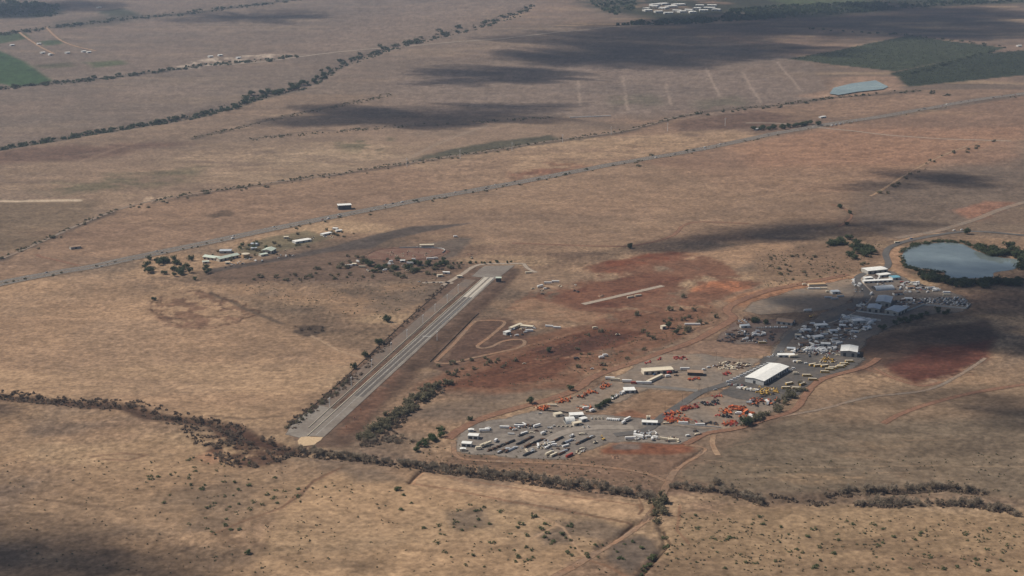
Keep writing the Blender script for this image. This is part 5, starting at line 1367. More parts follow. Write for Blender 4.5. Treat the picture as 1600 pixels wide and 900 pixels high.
# ---------------------------------------------------------------- buildings
def building(name, label, a, b, depth, h, wallm, roofm, rise=1.0, over=0.4, doors=0, wins=0, shape="gable", cat="building", panels=0):
    """front wall runs from photograph point a to b; depth in metres behind it"""
    A = W(*a); B = W(*b); L = (B - A).xy.length; rz = math.atan2(B.y - A.y, B.x - A.x)
    o = link(name, None); o.location = A; o.rotation_euler = (0, 0, rz); o.location.z += 0.35
    o.empty_display_size = 1
    def part(n, mb, m, par=o):
        return link(n, mb.mesh(n, m), par)
    D = depth
    part("plinth", MB().box(-.3, L + .3, -.3, D + .3, -.6, .02), WALLGREY)
    if shape == "arch":
        w = MB(); prof = [(D / 2 - D / 2 * math.cos(t), h * math.sin(t)) for t in np.linspace(0, math.pi, 13)]
        for (y0, z0), (y1, z1) in zip(prof, prof[1:]):
            w.quad((0, y0, z0), (L, y0, z0), (L, y1, z1), (0, y1, z1))
        part("roof_shell", w, roofm)
        for x, nm in ((0.6, "end_wall_or_shade"), (L - 0.6, "end_wall_or_shade")):
            e = MB(); i = len(e.v); e.v += [(x, y, z) for y, z in prof]; e.f.append(tuple(range(len(prof)))); e.m.append(0)
            part(nm, e, DOOR_OR_SHADE if x < 1 else wallm)  # left end is a dark sheet, painted for the shade inside the opening
        for k in range(1, 7):
            x = L * k / 7; r = MB()
            for (y0, z0), (y1, z1) in zip(prof, prof[1:]):
                r.bar((x, y0, z0 + .03), (x, y1, z1 + .03), .25, .12)
            part("rib", r, roofm)
    else:
        w = MB()
        if shape == "gable":      # ridge runs along the depth (gable faces the front) when depth is longer
            if D > L:
                w.v += [(0, 0, 0), (L, 0, 0), (L, 0, h), (L / 2, 0, h + rise), (0, 0, h), (0, D, 0), (L, D, 0), (L, D, h), (L / 2, D, h + rise), (0, D, h)]
                w.f += [(0, 1, 2, 3, 4), (9, 8, 7, 6, 5), (1, 6, 7, 2), (5, 0, 4, 9)]; w.m += [0] * 4
            else:
                w.v += [(0, 0, 0), (0, D, 0), (0, D, h), (0, D / 2, h + rise), (0, 0, h), (L, 0, 0), (L, D, 0), (L, D, h), (L, D / 2, h + rise), (L, 0, h)]
                w.f += [(4, 3, 2, 1, 0), (5, 6, 7, 8, 9), (0, 5, 9, 4), (6, 1, 2, 7)]; w.m += [0] * 4
        else:
            w.box(0, L, 0, D, 0, h)
        part("wall", w, wallm)
        t = .22; ov = over
        def slab(p, q, r_, s_):
            m = MB(); P = [Vector(k) for k in (p, q, r_, s_)]
            m.v += [tuple(k + Vector((0, 0, .06))) for k in P] + [tuple(k + Vector((0, 0, .06 + t))) for k in P]
            m.f += [(3, 2, 1, 0), (4, 5, 6, 7), (0, 1, 5, 4), (1, 2, 6, 5), (2, 3, 7, 6), (3, 0, 4, 7)]; m.m += [0] * 6
            return m
        if shape == "gable":
            if D > L:
                e = rise / (L / 2) * ov
                halves = [((-ov, -ov, h - e), (L / 2 - .01, -ov, h + rise), (L / 2 - .01, D + ov, h + rise), (-ov, D + ov, h - e)),
                          ((L / 2 + .01, -ov, h + rise), (L + ov, -ov, h - e), (L + ov, D + ov, h - e), (L / 2 + .01, D + ov, h + rise))]
            else:
                e = rise / (D / 2) * ov
                halves = [((-ov, -ov, h - e), (L + ov, -ov, h - e), (L + ov, D / 2 - .01, h + rise), (-ov, D / 2 - .01, h + rise)),
                          ((-ov, D / 2 + .01, h + rise), (L + ov, D / 2 + .01, h + rise), (L + ov, D + ov, h - e), (-ov, D + ov, h - e))]
        elif shape == "shed":
            halves = [((-ov, -ov, h), (L + ov, -ov, h), (L + ov, D + ov, h + rise), (-ov, D + ov, h + rise))]
        else:
            halves = [((-ov, -ov, h), (L + ov, -ov, h), (L + ov, D + ov, h), (-ov, D + ov, h))]
        for hv_ in halves:
            rf = part("roof", slab(*hv_), roofm)
            if panels:                                   # roofing sheets with standing seams
                P = [Vector(k) for k in hv_]
                along_y = (P[3] - P[0]).length > (P[1] - P[0]).length
                for k in range(1, panels):
                    f = k / panels
                    if along_y: p, q = P[0].lerp(P[3], f), P[1].lerp(P[2], f)
                    else: p, q = P[0].lerp(P[1], f), P[3].lerp(P[2], f)
                    up = Vector((0, 0, .06 + t + .05))
                    part("seam", MB().bar(p + up, q + up, .12, .12), roofm, rf)
    for k in range(doors):
        x = L * (k + .5) / doors
        dw = min(2.0, L / doors * .35); part("door", MB().box(x - dw, x + dw, -.06, -.005, 0, h * .72), DOOR_OR_SHADE)
    for k in range(wins):
        y = D * (k + .5) / wins; ww = D / wins * .28
        part("bay_door", MB().box(L + .005, L + .06, y - ww, y + ww, 0, h * .74), DOOR_OR_SHADE)
    return tag(o, label, cat)

# bus depot: gable end faces the camera, long side to the right with bay doors
building("depot_warehouse", "long white-roofed bus depot with dark bay doors down its right side", (1164, 597), (1193, 603), 78, 6.6, WALLPALE, WHITEROOF, 1.6, 0.8, 1, 11, panels=14)
building("white_warehouse", "square white-roofed warehouse beside the red earth plot", (1313, 557), (1339, 559), 30, 8, WALLGREY, GREYROOF if False else WHITEROOF, 1.5, 0.6, 2, 3, panels=8)
building("storage_shed", "small white shed farther up of the two at the yard's left corner", (731, 686), (747, 687), 9, 4.2, WALLPALE, WHITEROOF, 0.7, .3, 2, 0)
building("storage_shed", "small white shed nearest the yard's lower left corner", (721, 698), (736, 699), 8, 4.0, WALLPALE, WHITEROOF, 0.7, .3, 2, 0)
building("arched_shelter", "white arched fabric shelter open at its left end in the gravel yard", (884, 663), (899, 662), 14, 6.5, WALLPALE, WHITEROOF, shape="arch")
building("yard_office", "flat white roof building behind the arched shelter", (891, 654), (912, 653), 10, 4, WALLPALE, WHITEROOF, 0, .4, 2, 1, shape="flat")
building("yard_store", "low cream store just right of the arched shelter", (897, 666), (909, 664), 6, 3.2, WALLCREAM, CREAM, 0.6, .3, 1, 0)
building("yard_store", "small white store right of the flat-roofed yard office", (909, 660), (918, 658), 7, 3.6, WALLPALE, WHITEROOF, 0.6, .3, 1, 0)
building("yard_store", "small cream-roofed store left of the yard office", (868, 652), (879, 650), 7, 3.2, WALLCREAM, CREAM, 0.6, .3, 1, 0)
building("gate_office", "white gate office with a small tower beside the red machine rows", (1003, 664), (1027, 665), 8, 3.5, WALLPALE, WHITEROOF, 0.8, .4, 3, 1)
building("lookout_cabin", "narrow tall cream cabin rising behind the white gate office", (1010, 660), (1016, 660), 4, 7.5, WALLCREAM, CREAM, 0.5, .3, 1, 0, cat="cabin")
building("rental_office", "flat white rental office beside the row of white trucks", (976, 615), (993, 614.5), 13, 4, WALLPALE, WHITEROOF, 0, .4, 2, 2, shape="flat")
building("rental_workshop", "long cream-roofed workshop at the back of the rental yard", (1006, 586), (1052, 583), 14, 5, WALLCREAM, CREAM, 0.9, .5, 5, 0)
building("open_shelter", "brown-roofed shelter right of the cream workshop", (1074, 587), (1098, 588), 11, 4.5, DOOR_OR_SHADE, BROWNROOF, 0.5, .6, 3, 0)  # dark walls paint in the shade under the open roof
building("cream_long_shed", "long narrow cream shed set diagonally beside the workshop", (1013, 600), (1036, 589), 3.5, 3.6, WALLCREAM, CREAM, 0.3, .2, 0, 0, shape="flat")
building("brown_roofed_house", "house with a tan-brown roof above the curving access road", (1213, 506), (1237, 509), 18, 4.5, WALLPALE, BROWNROOF, 2.2, .8, 3, 1)
building("grey_roofed_warehouse", "largest grey-roofed warehouse, rear one of the shaded three", (1368, 478), (1391, 480), 40, 7, WALLGREY, GREYROOF, 1.6, .6, 2, 3, panels=6)
building("grey_roofed_warehouse", "left grey-roofed warehouse of the shaded three", (1354, 487), (1374, 489), 26, 6, WALLGREY, GREYROOF, 1.3, .5, 2, 2, panels=5)
building("grey_roofed_warehouse", "right front grey-roofed warehouse of the shaded three", (1382, 490), (1403, 494), 34, 6, WALLGREY, GREYROOF, 1.3, .5, 2, 3, panels=5)
building("grey_arched_hangar", "grey arched hangar below the white workshop at the road bend", (1369, 455), (1398, 453), 18, 6, WALLGREY, GREYROOF, shape="arch")
building("white_workshop", "white-roofed workshop at the top end of the industrial yard", (1356, 429), (1387, 426), 22, 6, WALLGREY, WHITEROOF, 0.8, .5, 4, 0, panels=6)
building("white_office", "small white building below the topmost workshop", (1375, 434), (1392, 432), 12, 4, WALLPALE, WHITEROOF, 0.6, .4, 2, 0)
building("white_annexe", "long low white building below the topmost workshop", (1350, 443), (1394, 441), 9, 3.6, WALLPALE, WHITEROOF, 0.5, .3, 6, 0)
building("white_shed", "small white shed beside the inner side of the road bend", (1352, 438), (1364, 437), 9, 3.4, WALLPALE, WHITEROOF, 0.5, .3, 1, 0)
building("teal_roofed_shed", "shed with a teal-blue roof near the pond's left shore", (1395, 438), (1407, 437), 14, 4, WALLPALE, TEALP, 0.8, .4, 1, 0)
building("tyre_workshop", "white flat roof among the shaded vehicles below the road", (1275, 513), (1294, 512), 10, 4, WALLPALE, WHITEROOF, 0.4, .3, 2, 0)
building("tarp_roofed_shed", "bright tarp-roofed shed near the terrace walls", (1333, 506), (1350, 505), 12, 4, WALLPALE, WHITEROOF, 1.2, .3, 1, 0)
building("small_white_store", "small white store in the middle of the shaded yard", (1273, 531), (1287, 529), 9, 3.5, WALLPALE, WHITEROOF, 0.4, .3, 1, 0)
building("white_depot_store", "white store beside the trucks at the lower bend of the access road", (1216, 559), (1242, 559), 9, 3.6, WALLPALE, WHITEROOF, 0.5, .3, 3, 0)
building("pale_lot_shed", "pale shed on the dirt lot inside the road curve", (1301, 460), (1313, 459), 11, 3.6, WALLPALE, GREYROOF, 0.5, .3, 1, 0)
building("tan_lot_shed", "long tan shed behind the white containers", (1264, 448), (1290, 447), 8, 3.5, WALLCREAM, TAN_TANK, 0.5, .3, 0, 0)
building("viewing_tower", "two-storey tower with green roof at the start of the drag strip", (775, 441), (783, 441), 8, 7, DOOR_OR_SHADE, PALEGREEN, 0.5, .8, 1, 1, shape="flat", cat="tower")
building("kart_canopy", "long cream canopy nearest the kart track", (799, 516), (816, 509), 5, 3.2, WALLCREAM, CREAM, 0.4, .4, 0, 0)
building("kart_canopy", "long cream canopy on the right beside the kart paddock", (813, 512), (832, 514), 6, 3.2, WALLCREAM, CREAM, 0.4, .4, 0, 0)
building("kart_clubhouse", "small white clubhouse at the kart track hairpin", (791, 524), (798, 522), 7, 4, WALLPALE, WHITEROOF, 0.6, .4, 1, 1)
building("cream_hut", "cream hut beside the tall green tree above the red road", (1035, 515), (1041, 514), 6, 4.5, WALLCREAM, CREAM, 0.5, .3, 1, 0, cat="hut")
building("green_roofed_hall", "left green-roofed hall of the community buildings by the old runway", (317, 405), (341, 408), 15, 4.5, WALLCREAM, PALEGREEN, 2.2, .8, 4, 0)
building("green_roofed_hall", "long pale-green roof in the middle of the community buildings", (343, 409), (374, 402), 14, 4.5, WALLCREAM, PALEGREEN, 2.4, .8, 5, 0, panels=8)
building("green_roofed_hall", "detached green-roofed block right of the tan tank", (409, 396), (424, 397), 22, 5.5, WALLCREAM, PALEGREEN, 2.6, .8, 2, 2, panels=6)
building("flat_shed", "long pale flat shed on the verge above the old runway", (462, 381), (487, 377), 14, 3.5, WALLPALE, WHITEROOF, 0.3, .3, 3, 0)
building("flat_shed", "narrow pale shed farthest along the old runway", (505, 369), (519, 366), 9, 3.2, WALLPALE, WHITEROOF, 0.3, .3, 2, 0)
building("garden_pavilion", "small cream pavilion below the detached green-roofed block", (408, 401), (419, 399), 9, 3, WALLCREAM, PALEGREEN, 0.6, .4, 1, 0)
building("roadside_pavilion", "two-storey flat-roofed pavilion standing alone above the highway", (529, 328), (549, 327), 16, 9, DOOR_OR_SHADE, WHITEROOF, 0, 1.2, 4, 0, shape="flat")  # sides are open; the wall colour is painted shade
building("junction_house", "small pale house above the highway junction", (1283, 185), (1291, 184), 10, 4, WALLPALE, WHITEROOF, 0.8, .4, 1, 0, cat="house")
building("junction_hut", "white hut at the left end of the highway windbreak", (1181, 204), (1189, 203), 8, 4, WALLPALE, WHITEROOF, 0.8, .4, 1, 0, cat="hut")
building("mound_hut", "little grey hut on the plain near the left edge", (111, 390), (127, 388), 10, 4, WALLGREY, BROWNROOF, 1.2, .5, 1, 0, cat="hut")
FAR = [(1014, 18, 26), (1026, 9, 30), (1057, 18, 30), (1083, 21, 24), (1100, 18, 30), (1112, 10, 34), (1008, 15, 22), (1020, 11, 30), (1030, 20, 26), (1045, 22, 30), (1052, 12, 34), (1063, 9, 40), (1075, 17, 26), (1088, 15, 26), (1093, 10, 30), (1108, 14, 40), (1118, 17, 30), (1040, 8, 26), (1068, 20, 24), (1034, 14, 24)]
for i, (x, y, w) in enumerate(sorted(FAR)):
    k = w / mpp(y) * 0.8
    building("far_village_house", f"{ORD[i]} white building from the left in the far settlement at the top", (x - k, y), (x + k, y - random.uniform(-.6, .6)), random.uniform(25, 60), 8, WALLPALE, WHITEROOF, 2, .5, 2, 0)
for x, y, lab in ((20, 72, "white farmhouse left of the far green strips"), (62, 70, "small white barn right of the far farm lane"), (68, 84, "pale barn in the middle of the far farm"),
                  (80, 87, "white shed just right of the pale far barn"), (107, 84, "white shed farther right on the far farm"), (132, 82, "white packing shed left of the last far farm sheds"),
                  (140, 83, "rightmost white shed of the far farm"), (156, 13, "white building alone beside the farthest tree line"), (345, 88, "white building in the pale quarry clearing far left"), (330, 90, "left white shed in the pale quarry clearing"),
                  (374, 92, "right white shed in the pale quarry clearing"), (1594, 73, "pale building at the right edge between the orchards")):
    building("farm_building", lab, (x - 3, y), (x + 3, y - .4), 16, 5, WALLPALE, WHITEROOF, 1.4, .4, 1, 0)

# water tank beside the green-roofed halls
tk = link("water_tank", None); p = W(384, 402); tk.location = p
link("shell", MB().tube((0, 0, 0), (0, 0, 7), 7.5, n=24).mesh("shell", TAN_TANK), tk)
link("lid", MB().tube((0, 0, 7), (0, 0, 7.8), 7.6, 0.8, n=24).mesh("lid", CREAM), tk)
link("ladder", MB().box(-.3, .3, -7.75, -7.5, 0, 7).mesh("ladder", STEEL), tk)
tag(tk, "round tan water tank beside the green-roofed community halls", "tank")

# arena: wall, rails and grandstand
def wall_line(name, label, px, h, th, mat, cat="wall", smooth=True, post=None):
    c, nrm = path_frames(px, 4.0, smooth)
    o = link(name, None); z0 = terrain(c[:, 0], c[:, 1])
    o.location = (c[0][0], c[0][1], float(z0[0]))
    m = MB()
    for i in range(len(c) - 1):
        m.bar((c[i][0] - c[0][0], c[i][1] - c[0][1], z0[i] - z0[0] + h / 2 + .1), (c[i + 1][0] - c[0][0], c[i + 1][1] - c[0][1], z0[i + 1] - z0[0] + h / 2 + .1), th, h)
    link("panel_run", m.mesh("panel_run", mat), o)
    for i in range(0, len(c), 3):
        x, y = c[i] - c[0]
        link("post", MB().box(x - .2, x + .2, y - .2, y + .2, z0[i] - z0[0], z0[i] - z0[0] + h + .35).mesh("post", post or mat), o)
    return tag(o, label, cat)
wall_line("arena_wall", "pale curved wall round the back of the red arena", [(624, 388), (650, 387.5), (685, 388.5), (695, 391.5), (691, 396)], 2.2, .4, WALLPALE)
wall_line("arena_fence", "weathered fence round the front of the red arena", [(624, 388), (600, 389.5), (585, 393), (573, 400), (580, 405), (610, 407), (644, 407), (672, 402), (690, 397)], .7, .08, WOOD, "fence")
wall_line("strip_barrier", "white concrete barrier along the left edge of the drag strip", [(480, 682), (520, 646), (600, 573), (700, 483), (757, 433)], 1.1, .6, CREAM, "barrier", False)
wall_line("strip_barrier", "white concrete barrier along the right edge of the launch end of the drag strip", [(690, 507), (740, 462), (773, 434)], 1.0, .4, WALLPALE, "barrier", False)
wall_line("lane_barrier", "pale guard rail between the return lane and the infield dirt", [(482, 669), (530, 625), (600, 562), (660, 508), (720, 456)], 1.0, .5, CREAM, "barrier", False)
wall_line("perimeter_wall", "pale perimeter wall below the car storage lot", [(1442, 477), (1475, 480), (1510, 483), (1516, 476)], 2.6, .4, WALLPALE, smooth=False)
wall_line("perimeter_wall", "pale wall enclosing the three grey-roofed warehouses", [(1338, 487), (1365, 491), (1397, 494), (1444, 477)], 2.6, .4, WALLPALE, smooth=False)
wall_line("block_wall", "long low white wall below the red machine rows", [(1060, 663), (1090, 666), (1127, 669)], 1.6, .5, WALLPALE, smooth=False)
wall_line("terrace_wall", "upper pale terrace wall in the shaded industrial yard", [(1328, 494), (1350, 498), (1376, 502)], 3.0, .5, WALLPALE, smooth=False)
wall_line("terrace_wall", "lower pale terrace wall in the shaded industrial yard", [(1318, 499), (1340, 503), (1368, 508)], 2.4, .5, WALLPALE, smooth=False)
wall_line("yard_fence", "dark fence between the gravel yard and the rental yard", [(850, 642), (880, 645), (905, 648)], 2.0, .15, DARKSTEEL, "fence", smooth=False)
wall_line("strip_fence", "dark fence along the left side of the raceway ground", [(452, 666), (500, 626), (560, 571), (640, 496), (700, 444)], 0.9, .06, DARKSTEEL, "fence", smooth=False)
wall_line("kart_fence", "dark fence between the drag strip ground and the kart track", [(672, 566), (700, 538), (740, 497), (748, 490)], 1.1, .08, DARKSTEEL, "fence", smooth=False)
gs = link("grandstand", None); A = W(656, 388); gs.location = A; gs.rotation_euler = (0, 0, yaw((656, 388), (678, 387.6)))
Ls = math.dist(flat(656, 388), flat(678, 387.6))
for k in range(6):
    link("bench_tier", MB().box(0, Ls, k * 1.0 + 1, k * 1.0 + 1.9, 0, .5 + k * .55).mesh("bench_tier", CREAM if k % 2 else WALLPALE), gs)
link("canopy", MB().box(-.5, Ls + .5, .8, 7.6, 6.2, 6.45).mesh("canopy", CREAM), gs)
for x in (0.2, Ls / 2, Ls - .2):
    link("post", MB().box(x - .12, x + .12, 7.2, 7.4, 0, 6.2).mesh("post", STEEL), gs)
tag(gs, "covered grandstand behind the pale arena wall", "grandstand")

# ---------------------------------------------------------------- poles
def k_lightpole(m):
    return Kit("light_pole", [("pole", MB().tube((0, 0, 0), (0, 0, 13), .42, .3, 7).mesh("pole", WHITE)), ("crossarm", MB().box(-2.0, 2.0, -.2, .2, 12.4, 12.8).mesh("crossarm", WHITE)),
                              ("lamp_head", MB().box(-2.2, -.8, -.5, .4, 12.8, 13.5).mesh("lamp_head", WHITE)), ("lamp_head", MB().box(.8, 2.2, -.5, .4, 12.8, 13.5).mesh("lamp_head", WHITE))])
def k_utilitypole(m):
    return Kit("utility_pole", [("pole", MB().tube((0, 0, 0), (0, 0, 12), .22, .14, 6).mesh("pole", WOOD)), ("crossarm", MB().box(-1.3, 1.3, -.08, .08, 11, 11.2).mesh("crossarm", WOOD)),
                                ("insulator", MB().tube((-1.1, 0, 11.2), (-1.1, 0, 11.6), .1, .06, 5).tube((1.1, 0, 11.2), (1.1, 0, 11.6), .1, .06, 5).mesh("insulator", STEEL))])
def k_steelpole(m):
    return Kit("transmission_pole", [("pole", MB().tube((0, 0, 0), (0, 0, 24), .75, .4, 8).mesh("pole", WHITE)), ("crossarm", MB().box(-3.2, 3.2, -.2, .2, 21.5, 21.9).box(-2.4, 2.4, -.2, .2, 18.5, 18.9).mesh("crossarm", WHITE))])
LP, UP, TP = k_lightpole(None), k_utilitypole(None), k_steelpole(None)
ys = yaw(S_NEAR, S_FAR)
for i, (x, y) in enumerate([(515, 637), (549, 604), (581, 576), (611, 549), (636, 529), (661, 505), (680, 488), (699, 473), (716, 457)]):
    LP.put(x, y, ys, f"{ORD[i]} white light pole from the near end, along the drag strip's return lane", "light pole", "light poles along the return lane")
LP.put(683, 532, ys, "white light pole standing alone right of the drag strip's finish line", "light pole")
for i, (x, y) in enumerate([(636, 261), (719, 248), (800, 236), (879, 223), (955, 211), (1043, 205), (1133, 197)]):
    TP.put(x, y, 0.4, f"{ORD[i]} tall pale transmission pole from the left along the canal road", "utility pole", "transmission poles along the canal road")
for i, (x, y) in enumerate([(1013, 662), (1039, 642), (1066, 629), (1092, 613), (1129, 596), (1155, 575)]):
    UP.put(x, y, 1.0, f"{ORD[i]} dark wooden utility pole from the left along the access road", "utility pole", "utility poles along the access road")
for i, (x, y) in enumerate([(1119, 563), (1156, 566), (1192, 568), (1242, 487), (1095, 620), (1106, 617)]):
    UP.put(x, y, 0.1, ("wooden utility pole behind the scrap heaps", "wooden utility pole right of the scrap heaps", "wooden utility pole at the depot's far corner", "wooden utility pole in the dirt lot inside the road curve",
                       "wooden utility pole left at the yard crossroads", "wooden utility pole right at the yard crossroads")[i], "utility pole")
def k_marker(m):
    return Kit("marker_post", [("post", MB().tube((0, 0, 0), (0, 0, 5), .12, n=6).mesh("post", REDP)), ("board", MB().box(-.5, .5, -.06, .06, 3.6, 5).mesh("board", ORANGEP))])
MK = k_marker(None)
for i, (x, y) in enumerate([(541, 671), (554, 657), (564, 645)]):
    MK.put(x, y, 0, f"{ORD[i]} red marker post from the near end, on the dirt right of the strip", "marker post", "red marker posts")

# ---------------------------------------------------------------- gravel yard (lower left)
def c1(x, y): return (700 + x / 5.327, 600 + y / 5.327)
def c2(x, y): return (950 + x / 4.0, 540 + y / 4.0)
def c4(x, y): return (1100 + x / 6.4, 540 + y / 6.4)
def c5(x, y): return (820 + x / 6.4, 560 + y / 6.4)
def ci(x, y): return (1100 + x / 5.327, 470 + y / 5.327)
yd = yaw(c1(330, 560), c1(560, 460))
ROWS = [((330, 562), (545, 478), 6), ((420, 578), (505, 540), 3), ((480, 572), (570, 530), 3), ((585, 505), (705, 440), 4), ((640, 596), (722, 562), 3), ((700, 502), (800, 460), 3), ((860, 492), (945, 450), 3),
        ((955, 502), (1040, 466), 3), ((1070, 505), (1210, 440), 5), ((930, 592), (1000, 540), 3), ((590, 440), (660, 405), 2)]
for ri, (a, b, n) in enumerate(ROWS):
    for i in range(n):
        t = (i + .5) / n; q = c1(a[0] + (b[0] - a[0]) * t, a[1] + (b[1] - a[1]) * t)
        k = random.choice(["pipes", "pipes", "timber", "flatbed"]); cc = random.choice(["rusty", "dark", "rusty", "dark", "silver"])
        put(k, cc, q[0], q[1], yd + random.gauss(0, .04), f"{cc} {NAMES[k][0]}, {ORD[i]} from left in the gravel yard's {ORD[ri]} storage row", "diagonal storage rows of the gravel yard")
for k, cc, x, y, a, lab in (("container", "white", 470, 368, -.1, "white container at the upper edge of the gravel yard"), ("container", "white", 590, 356, -.05, "white container right along the upper edge of the gravel yard"),
        ("trailer", "white", 303, 400, .1, "white box trailer above the two white sheds"), ("boxtruck", "white", 335, 385, .5, "white box truck above the two white sheds"), ("loader", "orange", 533, 378, .3, "orange loader between the two white containers"),
        ("trailer", "cream", 328, 512, yd, "cream trailer heading the storage rows below the sheds"), ("trailer", "cream", 298, 520, yd, "cream trailer left beside the storage rows below the sheds"), ("boxtruck", "cream", 258, 545, .3, "cream box truck at the lower left of the gravel yard"),
        ("boxtruck", "white", 400, 480, 1.2, "white box truck alone in the gravel yard near the sheds"), ("house", "cream", 125, 556, 0, "tiny cream hut at the lowest corner of the gravel yard"), ("house", "white", 192, 396, 0, "small white hut behind the upper white shed"),
        ("container", "cream", 866, 186, -.06, "pale cream container beside the orange machines at the yard corner"), ("pickup", "white", 765, 250, .2, "white pickup alone near the cream container"),
        ("boxtruck", "white", 792, 420, yd, "white box truck in the middle of the storage rows"), ("pickup", "white", 812, 398, yd, "white pickup above the box truck in the storage rows"), ("pickup", "cream", 852, 405, yd, "cream pickup right of the storage rows' box truck"),
        ("dump", "white", 1030, 440, 1.0, "white dump truck among the right storage rows"), ("flatbed", "cream", 1120, 424, .1, "flatbed with a cream load at the right storage rows"), ("container", "red", 1010, 602, yd, "faded red container at the lower edge of the gravel yard"),
        ("container", "cream", 880, 598, yd, "cream container left of the faded red one"), ("container", "cream", 838, 585, yd, "second cream container at the lower edge of the gravel yard"), ("excavator", "yellow", 1292, 466, 2.0, "yellow excavator on the dirt at the gravel yard's right end"),
        ("loader", "cream", 1225, 494, .8, "cream loader on the dirt at the gravel yard's right end"), ("boxtruck", "white", 1462, 330, 1.0, "large white truck right of the parked van row"), ("trailer", "white", 1492, 306, .9, "white trailer behind the large white truck")):
    q = c1(x, y); put(k, cc, q[0], q[1], a, lab)
row(["pickup", "car", "pickup"], ["white", "cream", "silver"], c1(1195, 292), c1(1285, 290), 4, "right of the arched shelter")
row("van", ["white", "white", "silver"], c1(1330, 298), c1(1425, 306), 7, "along the red bank of the gravel yard", turn=1.2)
row(["pickup", "car"], ["white", "cream"], c1(880, 355), c1(1025, 356), 5, "before the arched shelter", turn=1.0)
row(["pickup"], ["white", "silver"], c1(1130, 364), c1(1168, 361), 2, "right before the arched shelter")
cluster([("car", "silver", 2), ("pickup", "white", 1), ("heap", "cream", 1), ("boom", "cream", 1)], [c1(720, 540), c1(800, 505), c1(830, 510), c1(760, 545)], 5, "in the middle of the diagonal storage rows", gap=4)
cluster([("heap", "white", 1), ("heap", "cream", 1), ("flatbed", "cream", 1)], [c1(1060, 575), c1(1130, 540), c1(1150, 555), c1(1090, 585)], 4, "right of the faded red container", gap=5)
cluster([("heap", "rusty", 1), ("heap", "dark", 1)], [c1(600, 345), c1(720, 335), c1(720, 360), c1(620, 368)], 5, "right of the white containers in the gravel yard", gap=5)
cluster([("boxtruck", "white", 2), ("flatbed", "white", 2), ("pickup", "white", 1), ("heap", "silver", 2), ("trailer", "white", 1), ("boom", "white", 1)], [c2(170, 545), c2(260, 540), c2(320, 560), c2(300, 595), c2(150, 590)], 13, "in the white cluster at the gravel yard's lower right", gap=6)
cluster([("heap", "cream", 2), ("timber", "cream", 1), ("heap", "dark", 1), ("container", "cream", 1)], [c2(345, 590), c2(380, 575), c2(455, 580), c2(450, 602), c2(360, 605)], 8, "in the cream pile at the gravel yard's lower right corner", gap=5)
for k, cc, x, y, a, lab in (("trailer", "white", 140, 590, .05, "white trailer left of the white cluster"), ("van", "white", 500, 568, .3, "white van alone at the lower right of the gravel yard"), ("heap", "dark", 545, 537, .3, "dark heap by the block wall's lower side"),
        ("flatbed", "cream", 560, 560, .5, "flatbed with a cream load beside the red road"), ("flatbed", "cream", 368, 491, .0, "flatbed with cream load at the left end of the block wall"), ("container", "white", 470, 490, -.05, "white container at the block wall"), ("container", "white", 575, 500, -.05, "white container farther right at the block wall"),
        ("trailer", "white", 118, 232, -.1, "white trailer left of the red truck by the yard lane"), ("boxtruck", "red", 162, 242, .0, "red box truck by the yard lane"), ("trailer", "white", 205, 242, -.05, "white trailer right of the red truck by the yard lane"), ("trailer", "white", 242, 243, -.05, "second white trailer right of the red truck"),
        ("trailer", "cream", 45, 222, -.15, "cream trailer at the upper left of the rental yard"), ("trailer", "white", 12, 214, -.1, "white trailer at the upper left of the rental yard"), ("trailer", "white", 480, 155, 0, "white trailer left of the brown-roofed shelter"), ("boxtruck", "white", 376, 198, .3, "white box truck beside the diagonal cream shed"),
        ("loader", "red", 300, 165, .5, "red loader before the cream workshop"), ("pickup", "white", 270, 178, .8, "white pickup before the cream workshop"), ("boxtruck", "white", 245, 172, .9, "white box truck left before the cream workshop"), ("pickup", "blue", 290, 184, .8, "blue pickup before the cream workshop"),
        ("boxtruck", "red", 385, 175, .6, "red truck right before the cream workshop"), ("boom", "dark", 430, 170, .6, "dark lift right of the cream workshop"), ("heap", "dark", 425, 190, .2, "dark heap right of the cream workshop"), ("van", "white", 600, 155, .3, "white van right of the brown-roofed shelter"), ("van", "white", 630, 140, .3, "white van farther up right of the shelter"),
        ("pickup", "silver", 670, 278, .5, "silver pickup driving on the access road at the yard crossroads")):
    q = c2(x, y); put(k, cc, q[0], q[1], a, lab)
# orange and red machines
OR = [("boom", "orange", 4), ("loader", "orange", 2), ("scissor", "orange", 2), ("excavator", "orange", 1)]
RD = [("boom", "red", 3), ("scissor", "red", 3), ("boom", "orange", 2), ("implement", "red", 2)]
cluster(OR, [c1(740, 210), c1(790, 190), c1(832, 200), c1(825, 228), c1(770, 228)], 8, "at the left corner of the rental yard", gap=3.2)
cluster(OR, [c1(915, 150), c1(960, 125), c1(1030, 120), c1(1035, 140), c1(930, 165)], 9, "along the rental yard's red bank", gap=3.2)
cluster(OR, [c1(1080, 112), c1(1150, 92), c1(1155, 108), c1(1090, 122)], 4, "farther up along the rental yard's red bank", gap=3.5)
cluster(OR, [c1(1155, 75), c1(1180, 62), c1(1235, 68), c1(1230, 84), c1(1170, 84)], 5, "at the red dirt bend of the rental yard", gap=3.5)
cluster(OR, [c1(1250, 40), c1(1300, 10), c1(1345, 5), c1(1340, 25), c1(1275, 55)], 11, "below the cream trailers of the rental yard", gap=3.2)
cluster([("boxtruck", "white", 1), ("boom", "orange", 2), ("flatbed", "cream", 1), ("heap", "cream", 1), ("pickup", "red", 1)], [c1(1080, 215), c1(1150, 180), c1(1200, 190), c1(1210, 235), c1(1150, 235)], 9, "beside the tree row of the rental yard", gap=4)
row(["boxtruck", "pickup", "dump"], ["white", "silver", "white"], c1(1365, 125), c1(1455, 80), 6, "left of the flat rental office", turn=0.6)
